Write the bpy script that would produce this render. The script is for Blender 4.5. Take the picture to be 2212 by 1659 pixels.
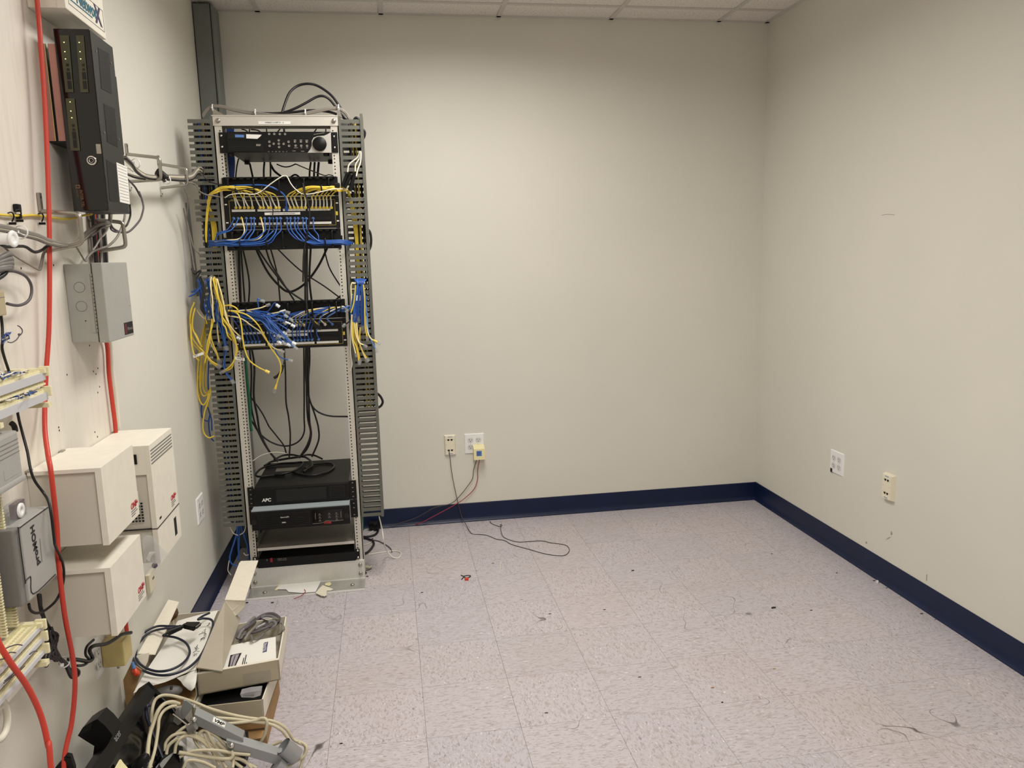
import bpy, math, random
from mathutils import Vector, Matrix
random.seed(11)
for _o in list(bpy.data.objects): bpy.data.objects.remove(_o)
SC = bpy.context.scene; COL = SC.collection
V = Vector
# ------------------------------------------------------------------ camera
FPX, YAW, PITCH, ROLL = 1688.96, .1547, .1636, .0252
CAM = V((.8533, -4.3158, 1.5091))
_f = V((math.sin(YAW)*math.cos(PITCH), math.cos(YAW)*math.cos(PITCH), -math.sin(PITCH)))
_r = V((math.cos(YAW), -math.sin(YAW), 0)); _d = _f.cross(_r)
_c, _s = math.cos(ROLL), math.sin(ROLL)
CR, CD = _c*_r+_s*_d, -_s*_r+_c*_d
cd = bpy.data.cameras.new('camera'); cam = bpy.data.objects.new('camera', cd); COL.objects.link(cam)
cd.sensor_width = 36; cd.lens = FPX*36/2212; cd.clip_start = .02
cam.matrix_world = Matrix(((CR.x, -CD.x, -_f.x, CAM.x), (CR.y, -CD.y, -_f.y, CAM.y), (CR.z, -CD.z, -_f.z, CAM.z), (0, 0, 0, 1)))
SC.camera = cam
# ------------------------------------------------------------------ world, lights, exposure
w = bpy.data.worlds.new('world'); SC.world = w; w.use_nodes = True
w.node_tree.nodes['Background'].inputs[0].default_value = (.6, .6, .62, 1)
w.node_tree.nodes['Background'].inputs[1].default_value = .02
SC.view_settings.view_transform = 'Standard'; SC.view_settings.look = 'None'
SC.view_settings.gamma = 1; SC.view_settings.use_curve_mapping = False
SC.view_settings.exposure = -0.08
TROFFERS = [(1.198, -1.435), (1.198, -3.873)]      # recessed 2x4 ft ceiling fittings, out of frame overhead
H = 2.7432; W = 3.0144; YF = -5.9                  # room height, width, front wall
for _x, _y in TROFFERS:
    ld = bpy.data.lights.new('troffer_light', 'AREA'); ld.shape = 'RECTANGLE'; ld.size = .56; ld.size_y = 1.16
    ld.energy = 34; ld.color = (1.0, .972, .925); ld.spread = math.radians(165)
    lo = bpy.data.objects.new('troffer_light', ld); COL.objects.link(lo); lo.location = (_x, _y, H-.012)
# ------------------------------------------------------------------ pixel -> point (photograph is 2212 x 1659)
def ray(u, v): return CR*((u-1106)/FPX)+CD*((v-829.5)/FPX)+_f
def at(u, v, **k):
    (ax, val), = k.items(); i = 'xyz'.index(ax); d = ray(u, v); return CAM+d*((val-CAM[i])/d[i])
ZM = dict(A=(0,0,3.456), B=(0,400,3.456), C=(0,780,3.456), D=(0,1180,3.4625), E=(240,1180,3.4625), F=(390,140,3.95), G=(390,500,3.95),
          H=(390,900,3.859), I=(780,880,4.424), J=(1560,880,3.393), K=(600,1200,2.765), L=(1400,1200,2.724), M=(0,430,7.213), N=(0,1420,6.703),
          O=(300,1440,5.821), P=(0,680,5.925), Q=(0,900,5.925), R=(0,1280,5.925), S=(260,290,8.732), T=(460,370,6.9125), U=(400,580,5.027), X=(0,0,1))
def zp(zm, px_, py_, **k):
    a, b, s = ZM[zm]; return at(a+px_/s, b+py_/s, **k)
# ------------------------------------------------------------------ materials
def newmat(name):
    m = bpy.data.materials.new(name); m.use_nodes = True; nt = m.node_tree
    return m, nt, nt.nodes['Principled BSDF'], nt.nodes, nt.links
def lin(c):
    f = lambda v: v/12.92 if v <= .04045 else ((v+.055)/1.055)**2.4
    return tuple(f(x/255) for x in c)
def mat(name, rgb, rough=.5, metal=0., var=0., vscale=30, bump=0., bscale=300, spec=.5, alpha=1, trans=0., emit=0., stretch=None):
    m, nt, b, N, L = newmat(name); c = lin(rgb)
    b.inputs['Base Color'].default_value = (*c, 1); b.inputs['Roughness'].default_value = rough; b.inputs['Metallic'].default_value = metal
    b.inputs['Specular IOR Level'].default_value = spec
    if alpha < 1: b.inputs['Alpha'].default_value = alpha
    if trans: b.inputs['Transmission Weight'].default_value = trans
    if emit: b.inputs['Emission Color'].default_value = (*c, 1); b.inputs['Emission Strength'].default_value = emit
    if var or bump:
        g = N.new('ShaderNodeNewGeometry'); mp = N.new('ShaderNodeMapping'); L.new(g.outputs['Position'], mp.inputs['Vector'])
        if stretch: mp.inputs['Scale'].default_value = stretch
        t = N.new('ShaderNodeTexNoise'); t.inputs['Scale'].default_value = vscale; t.inputs['Detail'].default_value = 4; L.new(mp.outputs[0], t.inputs['Vector'])
        if var:
            r = N.new('ShaderNodeValToRGB'); r.color_ramp.elements[0].position = .3; r.color_ramp.elements[1].position = .7
            r.color_ramp.elements[0].color = (*[max(0, x*(1-var)) for x in c], 1); r.color_ramp.elements[1].color = (*[min(1, x*(1+var)) for x in c], 1)
            L.new(t.outputs['Fac'], r.inputs[0]); L.new(r.outputs[0], b.inputs['Base Color'])
        if bump:
            t2 = N.new('ShaderNodeTexNoise'); t2.inputs['Scale'].default_value = bscale; L.new(mp.outputs[0], t2.inputs['Vector'])
            bp = N.new('ShaderNodeBump'); bp.inputs['Strength'].default_value = bump; bp.inputs['Distance'].default_value = .002
            L.new(t2.outputs['Fac'], bp.inputs['Height']); L.new(bp.outputs[0], b.inputs['Normal'])
    return m
M = {}
def wallpaint(name, rgb):
    m, nt, b, N, L = newmat(name); c = lin(rgb)
    g = N.new('ShaderNodeNewGeometry')
    n1 = N.new('ShaderNodeTexNoise'); n1.inputs['Scale'].default_value = 220; n1.inputs['Detail'].default_value = 3; L.new(g.outputs['Position'], n1.inputs['Vector'])
    n2 = N.new('ShaderNodeTexNoise'); n2.inputs['Scale'].default_value = 1.3; n2.inputs['Detail'].default_value = 5; L.new(g.outputs['Position'], n2.inputs['Vector'])
    r = N.new('ShaderNodeValToRGB'); r.color_ramp.elements[0].position = .35; r.color_ramp.elements[1].position = .65
    r.color_ramp.elements[0].color = (*[x*.975 for x in c], 1); r.color_ramp.elements[1].color = (*[min(1, x*1.02) for x in c], 1)
    L.new(n2.outputs['Fac'], r.inputs[0]); L.new(r.outputs[0], b.inputs['Base Color'])
    bp = N.new('ShaderNodeBump'); bp.inputs['Strength'].default_value = .22; bp.inputs['Distance'].default_value = .0012
    L.new(n1.outputs['Fac'], bp.inputs['Height']); L.new(bp.outputs[0], b.inputs['Normal'])
    b.inputs['Roughness'].default_value = .55; b.inputs['Specular IOR Level'].default_value = .3
    return m
M['wall'] = wallpaint('wall_paint', (220, 217, 206))
def tilemat(name, ang):
    m, nt, b, N, L = newmat(name)
    g = N.new('ShaderNodeNewGeometry'); mp = N.new('ShaderNodeMapping'); L.new(g.outputs['Position'], mp.inputs['Vector'])
    mp.inputs['Scale'].default_value = (150, 68, 1) if ang else (52, 180, 1)
    def fleck(off, lo, hi, sc=1.0):
        mm = N.new('ShaderNodeVectorMath'); mm.operation = 'ADD'; mm.inputs[1].default_value = (off, off*1.7, 0); L.new(mp.outputs[0], mm.inputs[0])
        t = N.new('ShaderNodeTexNoise'); t.inputs['Scale'].default_value = sc; t.inputs['Detail'].default_value = 2.5; t.inputs['Distortion'].default_value = .9; L.new(mm.outputs[0], t.inputs['Vector'])
        r = N.new('ShaderNodeMapRange'); r.inputs['From Min'].default_value = lo; r.inputs['From Max'].default_value = hi; L.new(t.outputs['Fac'], r.inputs['Value']); return r.outputs[0]
    base = N.new('ShaderNodeMix'); base.data_type = 'RGBA'; base.inputs[6].default_value = (*lin((190, 184, 190)), 1); base.inputs[7].default_value = (*lin((196, 188, 192)), 1)
    oi = N.new('ShaderNodeObjectInfo'); L.new(oi.outputs['Random'], base.inputs[0])
    dk = N.new('ShaderNodeMix'); dk.data_type = 'RGBA'; dk.inputs[7].default_value = (*lin((140, 132, 136)), 1); L.new(base.outputs[2], dk.inputs[6]); L.new(fleck(3, .56, .72), dk.inputs[0])
    md = N.new('ShaderNodeMix'); md.data_type = 'RGBA'; md.inputs[7].default_value = (*lin((172, 163, 162)), 1); L.new(dk.outputs[2], md.inputs[6]); L.new(fleck(31, .52, .68, .6), md.inputs[0])
    lt = N.new('ShaderNodeMix'); lt.data_type = 'RGBA'; lt.inputs[7].default_value = (*lin((226, 221, 219)), 1); L.new(md.outputs[2], lt.inputs[6]); L.new(fleck(77, .64, .74), lt.inputs[0])
    n2 = N.new('ShaderNodeTexNoise'); n2.inputs['Scale'].default_value = 1.6; n2.inputs['Detail'].default_value = 5; L.new(g.outputs['Position'], n2.inputs['Vector'])
    dr = N.new('ShaderNodeMapRange'); dr.inputs['From Min'].default_value = .5; dr.inputs['From Max'].default_value = .75; dr.inputs['To Max'].default_value = .22; L.new(n2.outputs['Fac'], dr.inputs['Value'])
    dm = N.new('ShaderNodeMix'); dm.data_type = 'RGBA'; dm.inputs[7].default_value = (*lin((176, 162, 142)), 1); L.new(lt.outputs[2], dm.inputs[6]); L.new(dr.outputs[0], dm.inputs[0])
    # thin scuffs
    sc = N.new('ShaderNodeTexNoise'); sc.inputs['Scale'].default_value = 3.5; sc.inputs['Detail'].default_value = 1; L.new(g.outputs['Position'], sc.inputs['Vector'])
    ab = N.new('ShaderNodeMath'); ab.operation = 'SUBTRACT'; ab.inputs[1].default_value = .5; L.new(sc.outputs['Fac'], ab.inputs[0])
    ab2 = N.new('ShaderNodeMath'); ab2.operation = 'ABSOLUTE'; L.new(ab.outputs[0], ab2.inputs[0])
    s3 = N.new('ShaderNodeMapRange'); s3.inputs['From Min'].default_value = .0016; s3.inputs['From Max'].default_value = 0; s3.inputs['To Max'].default_value = 2.2; L.new(ab2.outputs[0], s3.inputs['Value'])
    n5 = N.new('ShaderNodeTexNoise'); n5.inputs['Scale'].default_value = 2.6; n5.inputs['Detail'].default_value = 3; L.new(g.outputs['Position'], n5.inputs['Vector'])
    smk = N.new('ShaderNodeMapRange'); smk.inputs['From Min'].default_value = .48; smk.inputs['From Max'].default_value = .62; smk.inputs['To Max'].default_value = .5; L.new(n5.outputs['Fac'], smk.inputs['Value'])
    s4 = N.new('ShaderNodeMath'); s4.operation = 'MULTIPLY'; L.new(s3.outputs[0], s4.inputs[0]); L.new(smk.outputs[0], s4.inputs[1]); s4.use_clamp = True
    fm = N.new('ShaderNodeMix'); fm.data_type = 'RGBA'; fm.inputs[7].default_value = (*lin((90, 82, 76)), 1); L.new(dm.outputs[2], fm.inputs[6]); L.new(s4.outputs[0], fm.inputs[0])
    L.new(fm.outputs[2], b.inputs['Base Color'])
    b.inputs['Roughness'].default_value = .48; b.inputs['Specular IOR Level'].default_value = .35
    return m
M['tile0'] = tilemat('floor_tile_streak_across', 0); M['tile1'] = tilemat('floor_tile_streak_along', 1)
def acoustic():
    m, nt, b, N, L = newmat('acoustic_tile')
    g = N.new('ShaderNodeNewGeometry'); t = N.new('ShaderNodeTexNoise'); t.inputs['Scale'].default_value = 130; t.inputs['Detail'].default_value = 2; L.new(g.outputs['Position'], t.inputs['Vector'])
    r = N.new('ShaderNodeValToRGB'); r.color_ramp.elements[0].position = .30; r.color_ramp.elements[1].position = .42
    r.color_ramp.elements[0].color = (*lin((168, 160, 154)), 1); r.color_ramp.elements[1].color = (*lin((232, 226, 220)), 1)
    L.new(t.outputs['Fac'], r.inputs[0]); L.new(r.outputs[0], b.inputs['Base Color']); b.inputs['Roughness'].default_value = .9
    bp = N.new('ShaderNodeBump'); bp.inputs['Strength'].default_value = .5; bp.inputs['Distance'].default_value = .002; L.new(t.outputs['Fac'], bp.inputs['Height']); L.new(bp.outputs[0], b.inputs['Normal'])
    return m
M['acoustic'] = acoustic()
def plywood():
    m, nt, b, N, L = newmat('painted_plywood')
    g = N.new('ShaderNodeNewGeometry'); mp = N.new('ShaderNodeMapping'); mp.inputs['Scale'].default_value = (1, 26, 2.2); L.new(g.outputs['Position'], mp.inputs['Vector'])
    t = N.new('ShaderNodeTexNoise'); t.inputs['Scale'].default_value = 2.2; t.inputs['Detail'].default_value = 6; t.inputs['Distortion'].default_value = .6; L.new(mp.outputs[0], t.inputs['Vector'])
    r = N.new('ShaderNodeValToRGB'); r.color_ramp.elements[0].position = .3; r.color_ramp.elements[1].position = .5
    r.color_ramp.elements[0].color = (*lin((220, 212, 201)), 1); r.color_ramp.elements[1].color = (*lin((226, 220, 209)), 1)
    L.new(t.outputs['Fac'], r.inputs[0]); L.new(r.outputs[0], b.inputs['Base Color']); b.inputs['Roughness'].default_value = .5
    bp = N.new('ShaderNodeBump'); bp.inputs['Strength'].default_value = .25; bp.inputs['Distance'].default_value = .002; L.new(t.outputs['Fac'], bp.inputs['Height']); L.new(bp.outputs[0], b.inputs['Normal'])
    return m
M['ply'] = plywood()
def reg(key, *a, **k): M[key] = mat(key, *a, **k)
reg('navy', (13, 27, 60), .4, var=.12, vscale=9, spec=.35); reg('seam', (104, 94, 90), .9); reg('tbar', (205, 200, 194), .5)
reg('diffuser', (255, 246, 232), .6, emit=2.5); reg('fixture', (235, 233, 228), .4)
reg('column', (118, 122, 118), .5, var=.06); reg('white_plastic', (238, 238, 236), .35); reg('white_plastic_dim', (214, 214, 212), .4)
reg('ivory', (233, 226, 202), .4); reg('cream', (240, 230, 180), .42); reg('dark', (14, 14, 15), .5); reg('hole', (22, 20, 19), .9)
reg('alu', (206, 202, 192), .42, metal=.25, var=.05, vscale=60, stretch=(1, 1, 12)); reg('alu_bright', (216, 214, 208), .32, metal=.25, var=.06, vscale=40, stretch=(9, 1, 1))
reg('steel', (168, 164, 156), .32, metal=.85); reg('chrome', (225, 223, 218), .15, metal=1.)
reg('duct', (96, 96, 88), .5, var=.05); reg('blk_metal', (15, 15, 15), .45, var=.1, vscale=50, spec=.3); reg('blk_plastic', (12, 12, 13), .42, spec=.3); reg('blk_gloss', (10, 10, 11), .12)
reg('blk_cable', (17, 16, 19), .42); reg('yellow', (226, 198, 70), .42); reg('blue', (46, 96, 176), .42); reg('blue_d', (34, 74, 150), .42); reg('white_cable', (226, 222, 208), .45)
reg('ltblue', (92, 132, 196), .42); reg('cream_cable', (240, 224, 170), .45)
reg('grey_cable', (128, 122, 114), .5); reg('dk_grey_cable', (86, 80, 84), .5); reg('beige_cable', (202, 193, 164), .45); reg('red_cable', (200, 62, 46), .45)
reg('clear', (172, 176, 178), .15, alpha=.32, spec=.8); reg('film', (240, 240, 242), .12, alpha=.28, spec=1.); reg('label_white', (236, 234, 228), .5); reg('ink', (28, 28, 30), .6)
reg('green_wire', (18, 104, 72), .5); reg('red_wire', (158, 40, 58), .5); reg('brown_wire', (70, 62, 54), .5)
# ------------------------------------------------------------------ mesh builder
class B:
    def __init__(s): s.v = []; s.f = []; s.m = []; s.sm = []; s.cur = 0
    def add(s, vs, fs, smooth=False):
        o = len(s.v); s.v += [V(p) for p in vs]
        for f in fs: s.f.append([o+i for i in f]); s.m.append(s.cur); s.sm.append(smooth)
        return s
    def box(s, a, b):
        (x0, y0, z0), (x1, y1, z1) = [[min(p, q) for p, q in zip(a, b)], [max(p, q) for p, q in zip(a, b)]]
        return s.add([(x0,y0,z0),(x1,y0,z0),(x1,y1,z0),(x0,y1,z0),(x0,y0,z1),(x1,y0,z1),(x1,y1,z1),(x0,y1,z1)],
                     [(3,2,1,0),(4,5,6,7),(0,1,5,4),(1,2,6,5),(2,3,7,6),(3,0,4,7)])
    def obox(s, o, ex, ey, ez):      # oriented box from a corner and three edge vectors
        o, ex, ey, ez = V(o), V(ex), V(ey), V(ez)
        vs = [o, o+ex, o+ex+ey, o+ey, o+ez, o+ex+ez, o+ex+ey+ez, o+ey+ez]
        fs = [(3,2,1,0),(4,5,6,7),(0,1,5,4),(1,2,6,5),(2,3,7,6),(3,0,4,7)]
        if ex.cross(ey).dot(ez) < 0: fs = [f[::-1] for f in fs]
        return s.add(vs, fs)
    def bevbox(s, a, b, r):
        a = V([min(p, q) for p, q in zip(a, b)]); b2 = V([max(p, q) for p, q in zip(a, b)]) if False else V(b)
        lo = V([min(p, q) for p, q in zip(a, V(b))]); hi = V([max(p, q) for p, q in zip(a, V(b))]); r = min(r, *(.45*(hi-lo)))
        import bmesh
        bm = bmesh.new(); bmesh.ops.create_cube(bm, size=1)
        for v in bm.verts: v.co = V([lo[i]+(v.co[i]+.5)*(hi[i]-lo[i]) for i in range(3)])
        bmesh.ops.bevel(bm, geom=bm.edges[:], offset=r, segments=2, affect='EDGES', profile=.6)
        bm.verts.ensure_lookup_table(); s.add([v.co.copy() for v in bm.verts], [[v.index for v in f.verts] for f in bm.faces]); bm.free(); return s
    def cyl(s, p0, p1, r, n=14, r1=None, caps=True, smooth=True):
        p0, p1 = V(p0), V(p1); d = (p1-p0).normalized(); a = d.orthogonal().normalized(); b = d.cross(a); r1 = r if r1 is None else r1
        vs = [p0+(a*math.cos(2*math.pi*i/n)+b*math.sin(2*math.pi*i/n))*r for i in range(n)]+[p1+(a*math.cos(2*math.pi*i/n)+b*math.sin(2*math.pi*i/n))*r1 for i in range(n)]
        s.add(vs, [(i, (i+1) % n, n+(i+1) % n, n+i) for i in range(n)], smooth)
        if caps: s.add(vs, [tuple(range(n))[::-1], tuple(range(n, 2*n))])
        return s
    def prism(s, pts, ext):           # planar polygon extruded along a vector
        pts = [V(p) for p in pts]; e = V(ext); n = len(pts)
        nn = sum(((pts[i]-pts[0]).cross(pts[(i+1) % n]-pts[0]) for i in range(1, n-1)), V())
        if nn.dot(e) > 0: pts = pts[::-1]
        return s.add(pts+[p+e for p in pts], [tuple(range(n)), tuple(range(n, 2*n))[::-1]]+[(i, n+i, n+(i+1) % n, (i+1) % n) for i in range(n)])
    def tube(s, pts, r, n=8, sub=6, flat=None, closed=False):
        pts = [V(p) for p in pts]; P = []
        k = len(pts)
        if k == 2: P = [pts[0].lerp(pts[1], i/4) for i in range(5)]
        else:
            for i in range(k-1):
                p0 = pts[i-1] if i else pts[0]*2-pts[1]; p3 = pts[i+2] if i+2 < k else pts[-1]*2-pts[-2]; p1, p2 = pts[i], pts[i+1]
                for j in range(sub):
                    t = j/sub; P.append(.5*((2*p1)+(p2-p0)*t+(2*p0-5*p1+4*p2-p3)*t*t+(3*p1-p0-3*p2+p3)*t**3))
            P.append(pts[-1])
        Q = [P[0]]
        for p in P[1:]:
            if (p-Q[-1]).length > 1e-5: Q.append(p)
        P = Q; vs = []; a = None
        for i, p in enumerate(P):
            d = (P[min(i+1, len(P)-1)]-P[max(i-1, 0)]).normalized()
            if a is None: a = d.orthogonal().normalized()
            a = (a-d*a.dot(d)); a = a.normalized() if a.length > 1e-6 else d.orthogonal().normalized(); b = d.cross(a)
            for q in range(n):
                t = 2*math.pi*q/n; vs.append(p+(a*math.cos(t)*(flat or 1)+b*math.sin(t))*r)
        m = len(P); s.add(vs, [(i*n+q, i*n+(q+1) % n, (i+1)*n+(q+1) % n, (i+1)*n+q) for i in range(m-1) for q in range(n)], True)
        s.add(vs[:n]+vs[-n:], [tuple(range(n))[::-1], tuple(range(n, 2*n))]); return s
    def lathe(s, prof, o, axis, n=20):   # prof [(r, h)]
        o, ax = V(o), V(axis).normalized(); a = ax.orthogonal().normalized(); b = ax.cross(a)
        vs = [o+ax*h+(a*math.cos(2*math.pi*i/n)+b*math.sin(2*math.pi*i/n))*r for r, h in prof for i in range(n)]; m = len(prof)
        s.add(vs, [(j*n+i, j*n+(i+1) % n, (j+1)*n+(i+1) % n, (j+1)*n+i) for j in range(m-1) for i in range(n)], True)
        s.add(vs, [tuple(range(n))[::-1], tuple(range((m-1)*n, m*n))]); return s
    def sheet(s, grid, th=0, smooth=True):   # grid of points -> surface
        R, Cc = len(grid), len(grid[0]); vs = [p for row in grid for p in row]
        fs = [(i*Cc+j, i*Cc+j+1, (i+1)*Cc+j+1, (i+1)*Cc+j) for i in range(R-1) for j in range(Cc-1)]
        s.add(vs, fs, smooth); return s
ORG = {}
def mesh_of(name, b, mats, org):
    me = bpy.data.meshes.new(name); me.from_pydata([p-org for p in b.v], [], b.f)
    ms = mats if isinstance(mats, (list, tuple)) else [mats]
    for m in ms: me.materials.append(M[m] if isinstance(m, str) else m)
    me.polygons.foreach_set('material_index', [min(i, len(ms)-1) for i in b.m]); me.polygons.foreach_set('use_smooth', b.sm); me.update(); return me
def tag(o, label=None, cat=None, group=None, kind=None):
    if label: o['label'] = label
    if cat: o['category'] = cat
    if group: o['group'] = group
    if kind: o['kind'] = kind
    return o
def obj(name, b, mats, parent=None, label=None, cat=None, group=None, kind=None):
    if parent is None:
        lo = [min(p[i] for p in b.v) for i in range(3)]; hi = [max(p[i] for p in b.v) for i in range(3)]
        org = V(((lo[0]+hi[0])/2, (lo[1]+hi[1])/2, lo[2]))
    else: org = ORG[parent.name]
    o = bpy.data.objects.new(name, mesh_of(name, b, mats, org)); COL.objects.link(o)
    if parent is None: o.location = org
    else: o.parent = parent
    ORG[o.name] = org
    return tag(o, label, cat, group, kind)
def thing(name, label, cat, loc, group=None, kind=None):
    o = bpy.data.objects.new(name, None); COL.objects.link(o); o.location = loc; o.empty_display_size = .02; ORG[o.name] = V(loc)
    return tag(o, label, cat, group, kind)
def inst(name, me, loc, parent, rot=None):     # shared-mesh child at a world position
    o = bpy.data.objects.new(name, me); COL.objects.link(o); o.parent = parent; o.location = V(loc)-ORG[parent.name]
    if rot: o.rotation_euler = rot
    ORG[o.name] = V(loc); return o
def simple(b, mats, name='m'):
    return mesh_of(name, b, mats, V())
def text(name, s, o, ex, ey, size, m, parent, ext=.0004, align='LEFT', bold=0, shear=0):
    c = bpy.data.curves.new(name, 'FONT'); c.body = s; c.size = size; c.extrude = ext; c.align_x = align; c.offset = bold; c.shear = shear; c.resolution_u = 3
    t = bpy.data.objects.new(name, c); COL.objects.link(t)
    dg = bpy.context.evaluated_depsgraph_get(); me = bpy.data.meshes.new_from_object(t.evaluated_get(dg)); bpy.data.objects.remove(t)
    ex = V(ex).normalized(); ey = V(ey); ey = (ey-ex*ey.dot(ex)).normalized(); ez = ex.cross(ey); o = V(o)
    mx = Matrix(((ex.x, ey.x, ez.x, o.x), (ex.y, ey.y, ez.y, o.y), (ex.z, ey.z, ez.z, o.z), (0, 0, 0, 1)))
    me.transform(mx); org = ORG[parent.name]; me.transform(Matrix.Translation(-org)); me.materials.clear(); me.materials.append(M[m])
    ob = bpy.data.objects.new(name, me); COL.objects.link(ob); ob.parent = parent; ORG[ob.name] = org; return ob
def cable(name, label, cat, pts, r, m, group=None, n=7, sub=6, flat=None):
    return obj(name, B().tube(pts, r, n, sub, flat), m, None, label, cat, group)
# ================================================================== THE ROOM
def wall(name, a, b): return obj(name, B().box(a, b), 'wall', None, kind='structure')
wall('wall_back', (-.12, 0, 0), (W+.12, .12, H)); wall('wall_left', (-.12, YF, 0), (0, 0, H)); wall('wall_right', (W, YF, 0), (W+.12, 0, H)); wall('wall_front', (-.12, YF-.12, 0), (W+.12, YF, H))
# floor: substrate and 12-inch vinyl tiles
floor = obj('floor', B().box((-.12, YF-.12, -.15), (W+.12, .12, -.0042)), 'seam', None, kind='structure')
TS = .3048; g = .00045
tm = [simple(B().box((g, g, -.0042), (TS-g, TS-g, 0)), m, 'tile') for m in ('tile0', 'tile1')]
xs = [.6024+k*TS for k in range(-2, 8)]; ys = [-1.418+k*TS for k in range(-15, 5)]
for i, x in enumerate(xs):
    for j, y in enumerate(ys):
        me = tm[(i+j) % 2]; x0, x1 = max(x, 0), min(x+TS, W); y0, y1 = max(y, YF), min(y+TS, 0)
        if x1-x0 < .02 or y1-y0 < .02: continue
        if x1-x0 < TS-.001 or y1-y0 < TS-.001:
            me = simple(B().box((x0-x+g, y0-y+g, -.0042), (x1-x-g, y1-y-g, 0)), ['tile0', 'tile1'][(i+j) % 2], 'tile')
        inst('tile', me, (x, y, 0), floor)
# ceiling: slab, acoustic tiles on a T-bar grid with two lay-in light fittings
ceil = obj('ceiling', B().box((-.12, YF-.12, H+.03), (W+.12, .12, H+.15)), 'acoustic', None, kind='structure')
CG = .6096; gx = [.2838+k*CG for k in range(-1, 6)]; gy = [-.216-k*CG for k in range(-1, 10)]
def lightcell(x, y): return any(abs(x+CG/2-tx) < .2 and abs(y-CG/2-ty) < .55 for tx, ty in TROFFERS)
for x in gx:
    for y in gy:
        x0, x1, y1, y0 = max(x, 0)+.004, min(x+CG, W)-.004, min(y, 0)-.004, max(y-CG, YF)+.004
        if x1-x0 < .03 or y1-y0 < .03 or lightcell(x, y): continue
        bb = B().box((x0, y0, H+.003), (x1, y1, H+.018)); obj('ceiling_tile', bb, 'acoustic', ceil)
for x in gx:
    if 0 < x < W: obj('grid_bar', B().box((x-.012, YF, H-.002), (x+.012, 0, H+.003)), 'tbar', ceil)
for y in gy:
    if YF < y < -.01: obj('grid_bar', B().box((0, y-.012, H-.0024), (W, y+.012, H+.003)), 'tbar', ceil)
for a, b in (((0, -.022, H-.002), (W, 0, H+.003)), ((0, YF, H-.002), (.022, 0, H+.003)), ((W-.022, YF, H-.002), (W, 0, H+.003))): obj('wall_angle', B().box(a, b), 'tbar', ceil)
for (tx, ty), lb in zip(TROFFERS, ('lit ceiling troffer nearest the equipment rack', 'lit ceiling troffer in the middle of the room')):
    t = thing('ceiling_light', lb, 'light', (tx, ty, H))
    fr = B()
    for a, b in (((-.29, -.595), (.29, -.575)), ((-.29, .575), (.29, .595)), ((-.29, -.575), (-.275, .575)), ((.275, -.575), (.29, .575))): fr.box((tx+a[0], ty+a[1], H-.004), (tx+b[0], ty+b[1], H+.02))
    obj('frame', fr, 'fixture', t); obj('diffuser', B().box((tx-.275, ty-.575, H-.001), (tx+.275, ty+.575, H+.012)), 'diffuser', t)
# vinyl cove base
def cove(name, o, along, out):
    o, al, u = V(o), V(along), V(out); z = V((0, 0, 1)); hb = .1085
    pr = [o, o+u*.016, o+u*.0158+z*.004, o+u*.0105+z*.011, o+u*.0062+z*.02, o+u*.0042+z*.032, o+u*.0038+z*(hb-.003), o+u*.0022+z*hb, o+z*hb]
    obj(name, B().prism(pr, al), 'navy', None, kind='structure')
cove('baseboard_back', (0, 0, 0), (W, 0, 0), (0, -1, 0)); cove('baseboard_left', (0, YF, 0), (0, -YF, 0), (1, 0, 0)); cove('baseboard_right', (W, YF, 0), (0, -YF, 0), (-1, 0, 0))
# corner column
cY = -.150; cx1 = at(458.5, 9.5, y=cY).x
t = thing('steel_column', 'dark grey square steel column in the corner behind the rack', 'column', (cx1/2, cY/2, 0))
obj('post', B().bevbox((.004, cY, 0), (cx1, -.004, H-.01), .004), 'column', t); obj('seam_strip', B().box((cx1-.014, cY-.002, .11), (cx1-.010, cY, H-.01)), 'dark', t)
# plywood backboard
pb = thing('plywood_backboard', 'white painted plywood backboard fixed to the left wall', 'backboard', (.009, -2.9, .60))
PX = .018
obj('sheet', B().box((0.0005, -4.2, .60), (PX, -1.795, 2.66)), 'ply', pb)
for z, x, y in (('B', 400, 598), ('B', 157, 620), ('B', 500, 1415), ('B', 716, 1410), ('B', 668, 1197), ('B', 730, 1367), ('B', 730, 1548), ('B', 743, 1505), ('C', 438, 495), ('C', 442, 518), ('C', 708, 530), ('C', 727, 565), ('B', 697, 1390)):
    p = zp(z, x, y, x=PX); obj('screw_hole', B().cyl((PX-.001, p.y, p.z), (PX+.0004, p.y, p.z), .0028, 8), 'hole', pb)
# ------------------------------------------------------------------ wall plates
def frame_of(side):
    if side == 'back': return (V((1, 0, 0)), V((0, -1, 0)))
    if side == 'left': return (V((0, 1, 0)), V((1, 0, 0)))
    return (V((0, -1, 0)), V((-1, 0, 0)))
Zu = V((0, 0, 1))
def plate_body(t, c, ux, n, w, h, th, m, bev=.004):
    p = B(); a = [c+ux*sx*w/2+Zu*sz*h/2 for sx, sz in ((-1, -1), (1, -1), (1, 1), (-1, 1))]
    b2 = [c+n*th+ux*sx*(w/2-bev)+Zu*sz*(h/2-bev) for sx, sz in ((-1, -1), (1, -1), (1, 1), (-1, 1))]
    fs = [(0, 1, 5, 4), (1, 2, 6, 5), (2, 3, 7, 6), (3, 0, 4, 7), (4, 5, 6, 7), (3, 2, 1, 0)]
    if ux.cross(Zu).dot(n) < 0: fs = [f[::-1] for f in fs]
    p.add(a+b2, fs); return obj('plate', p, m, t)
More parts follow.
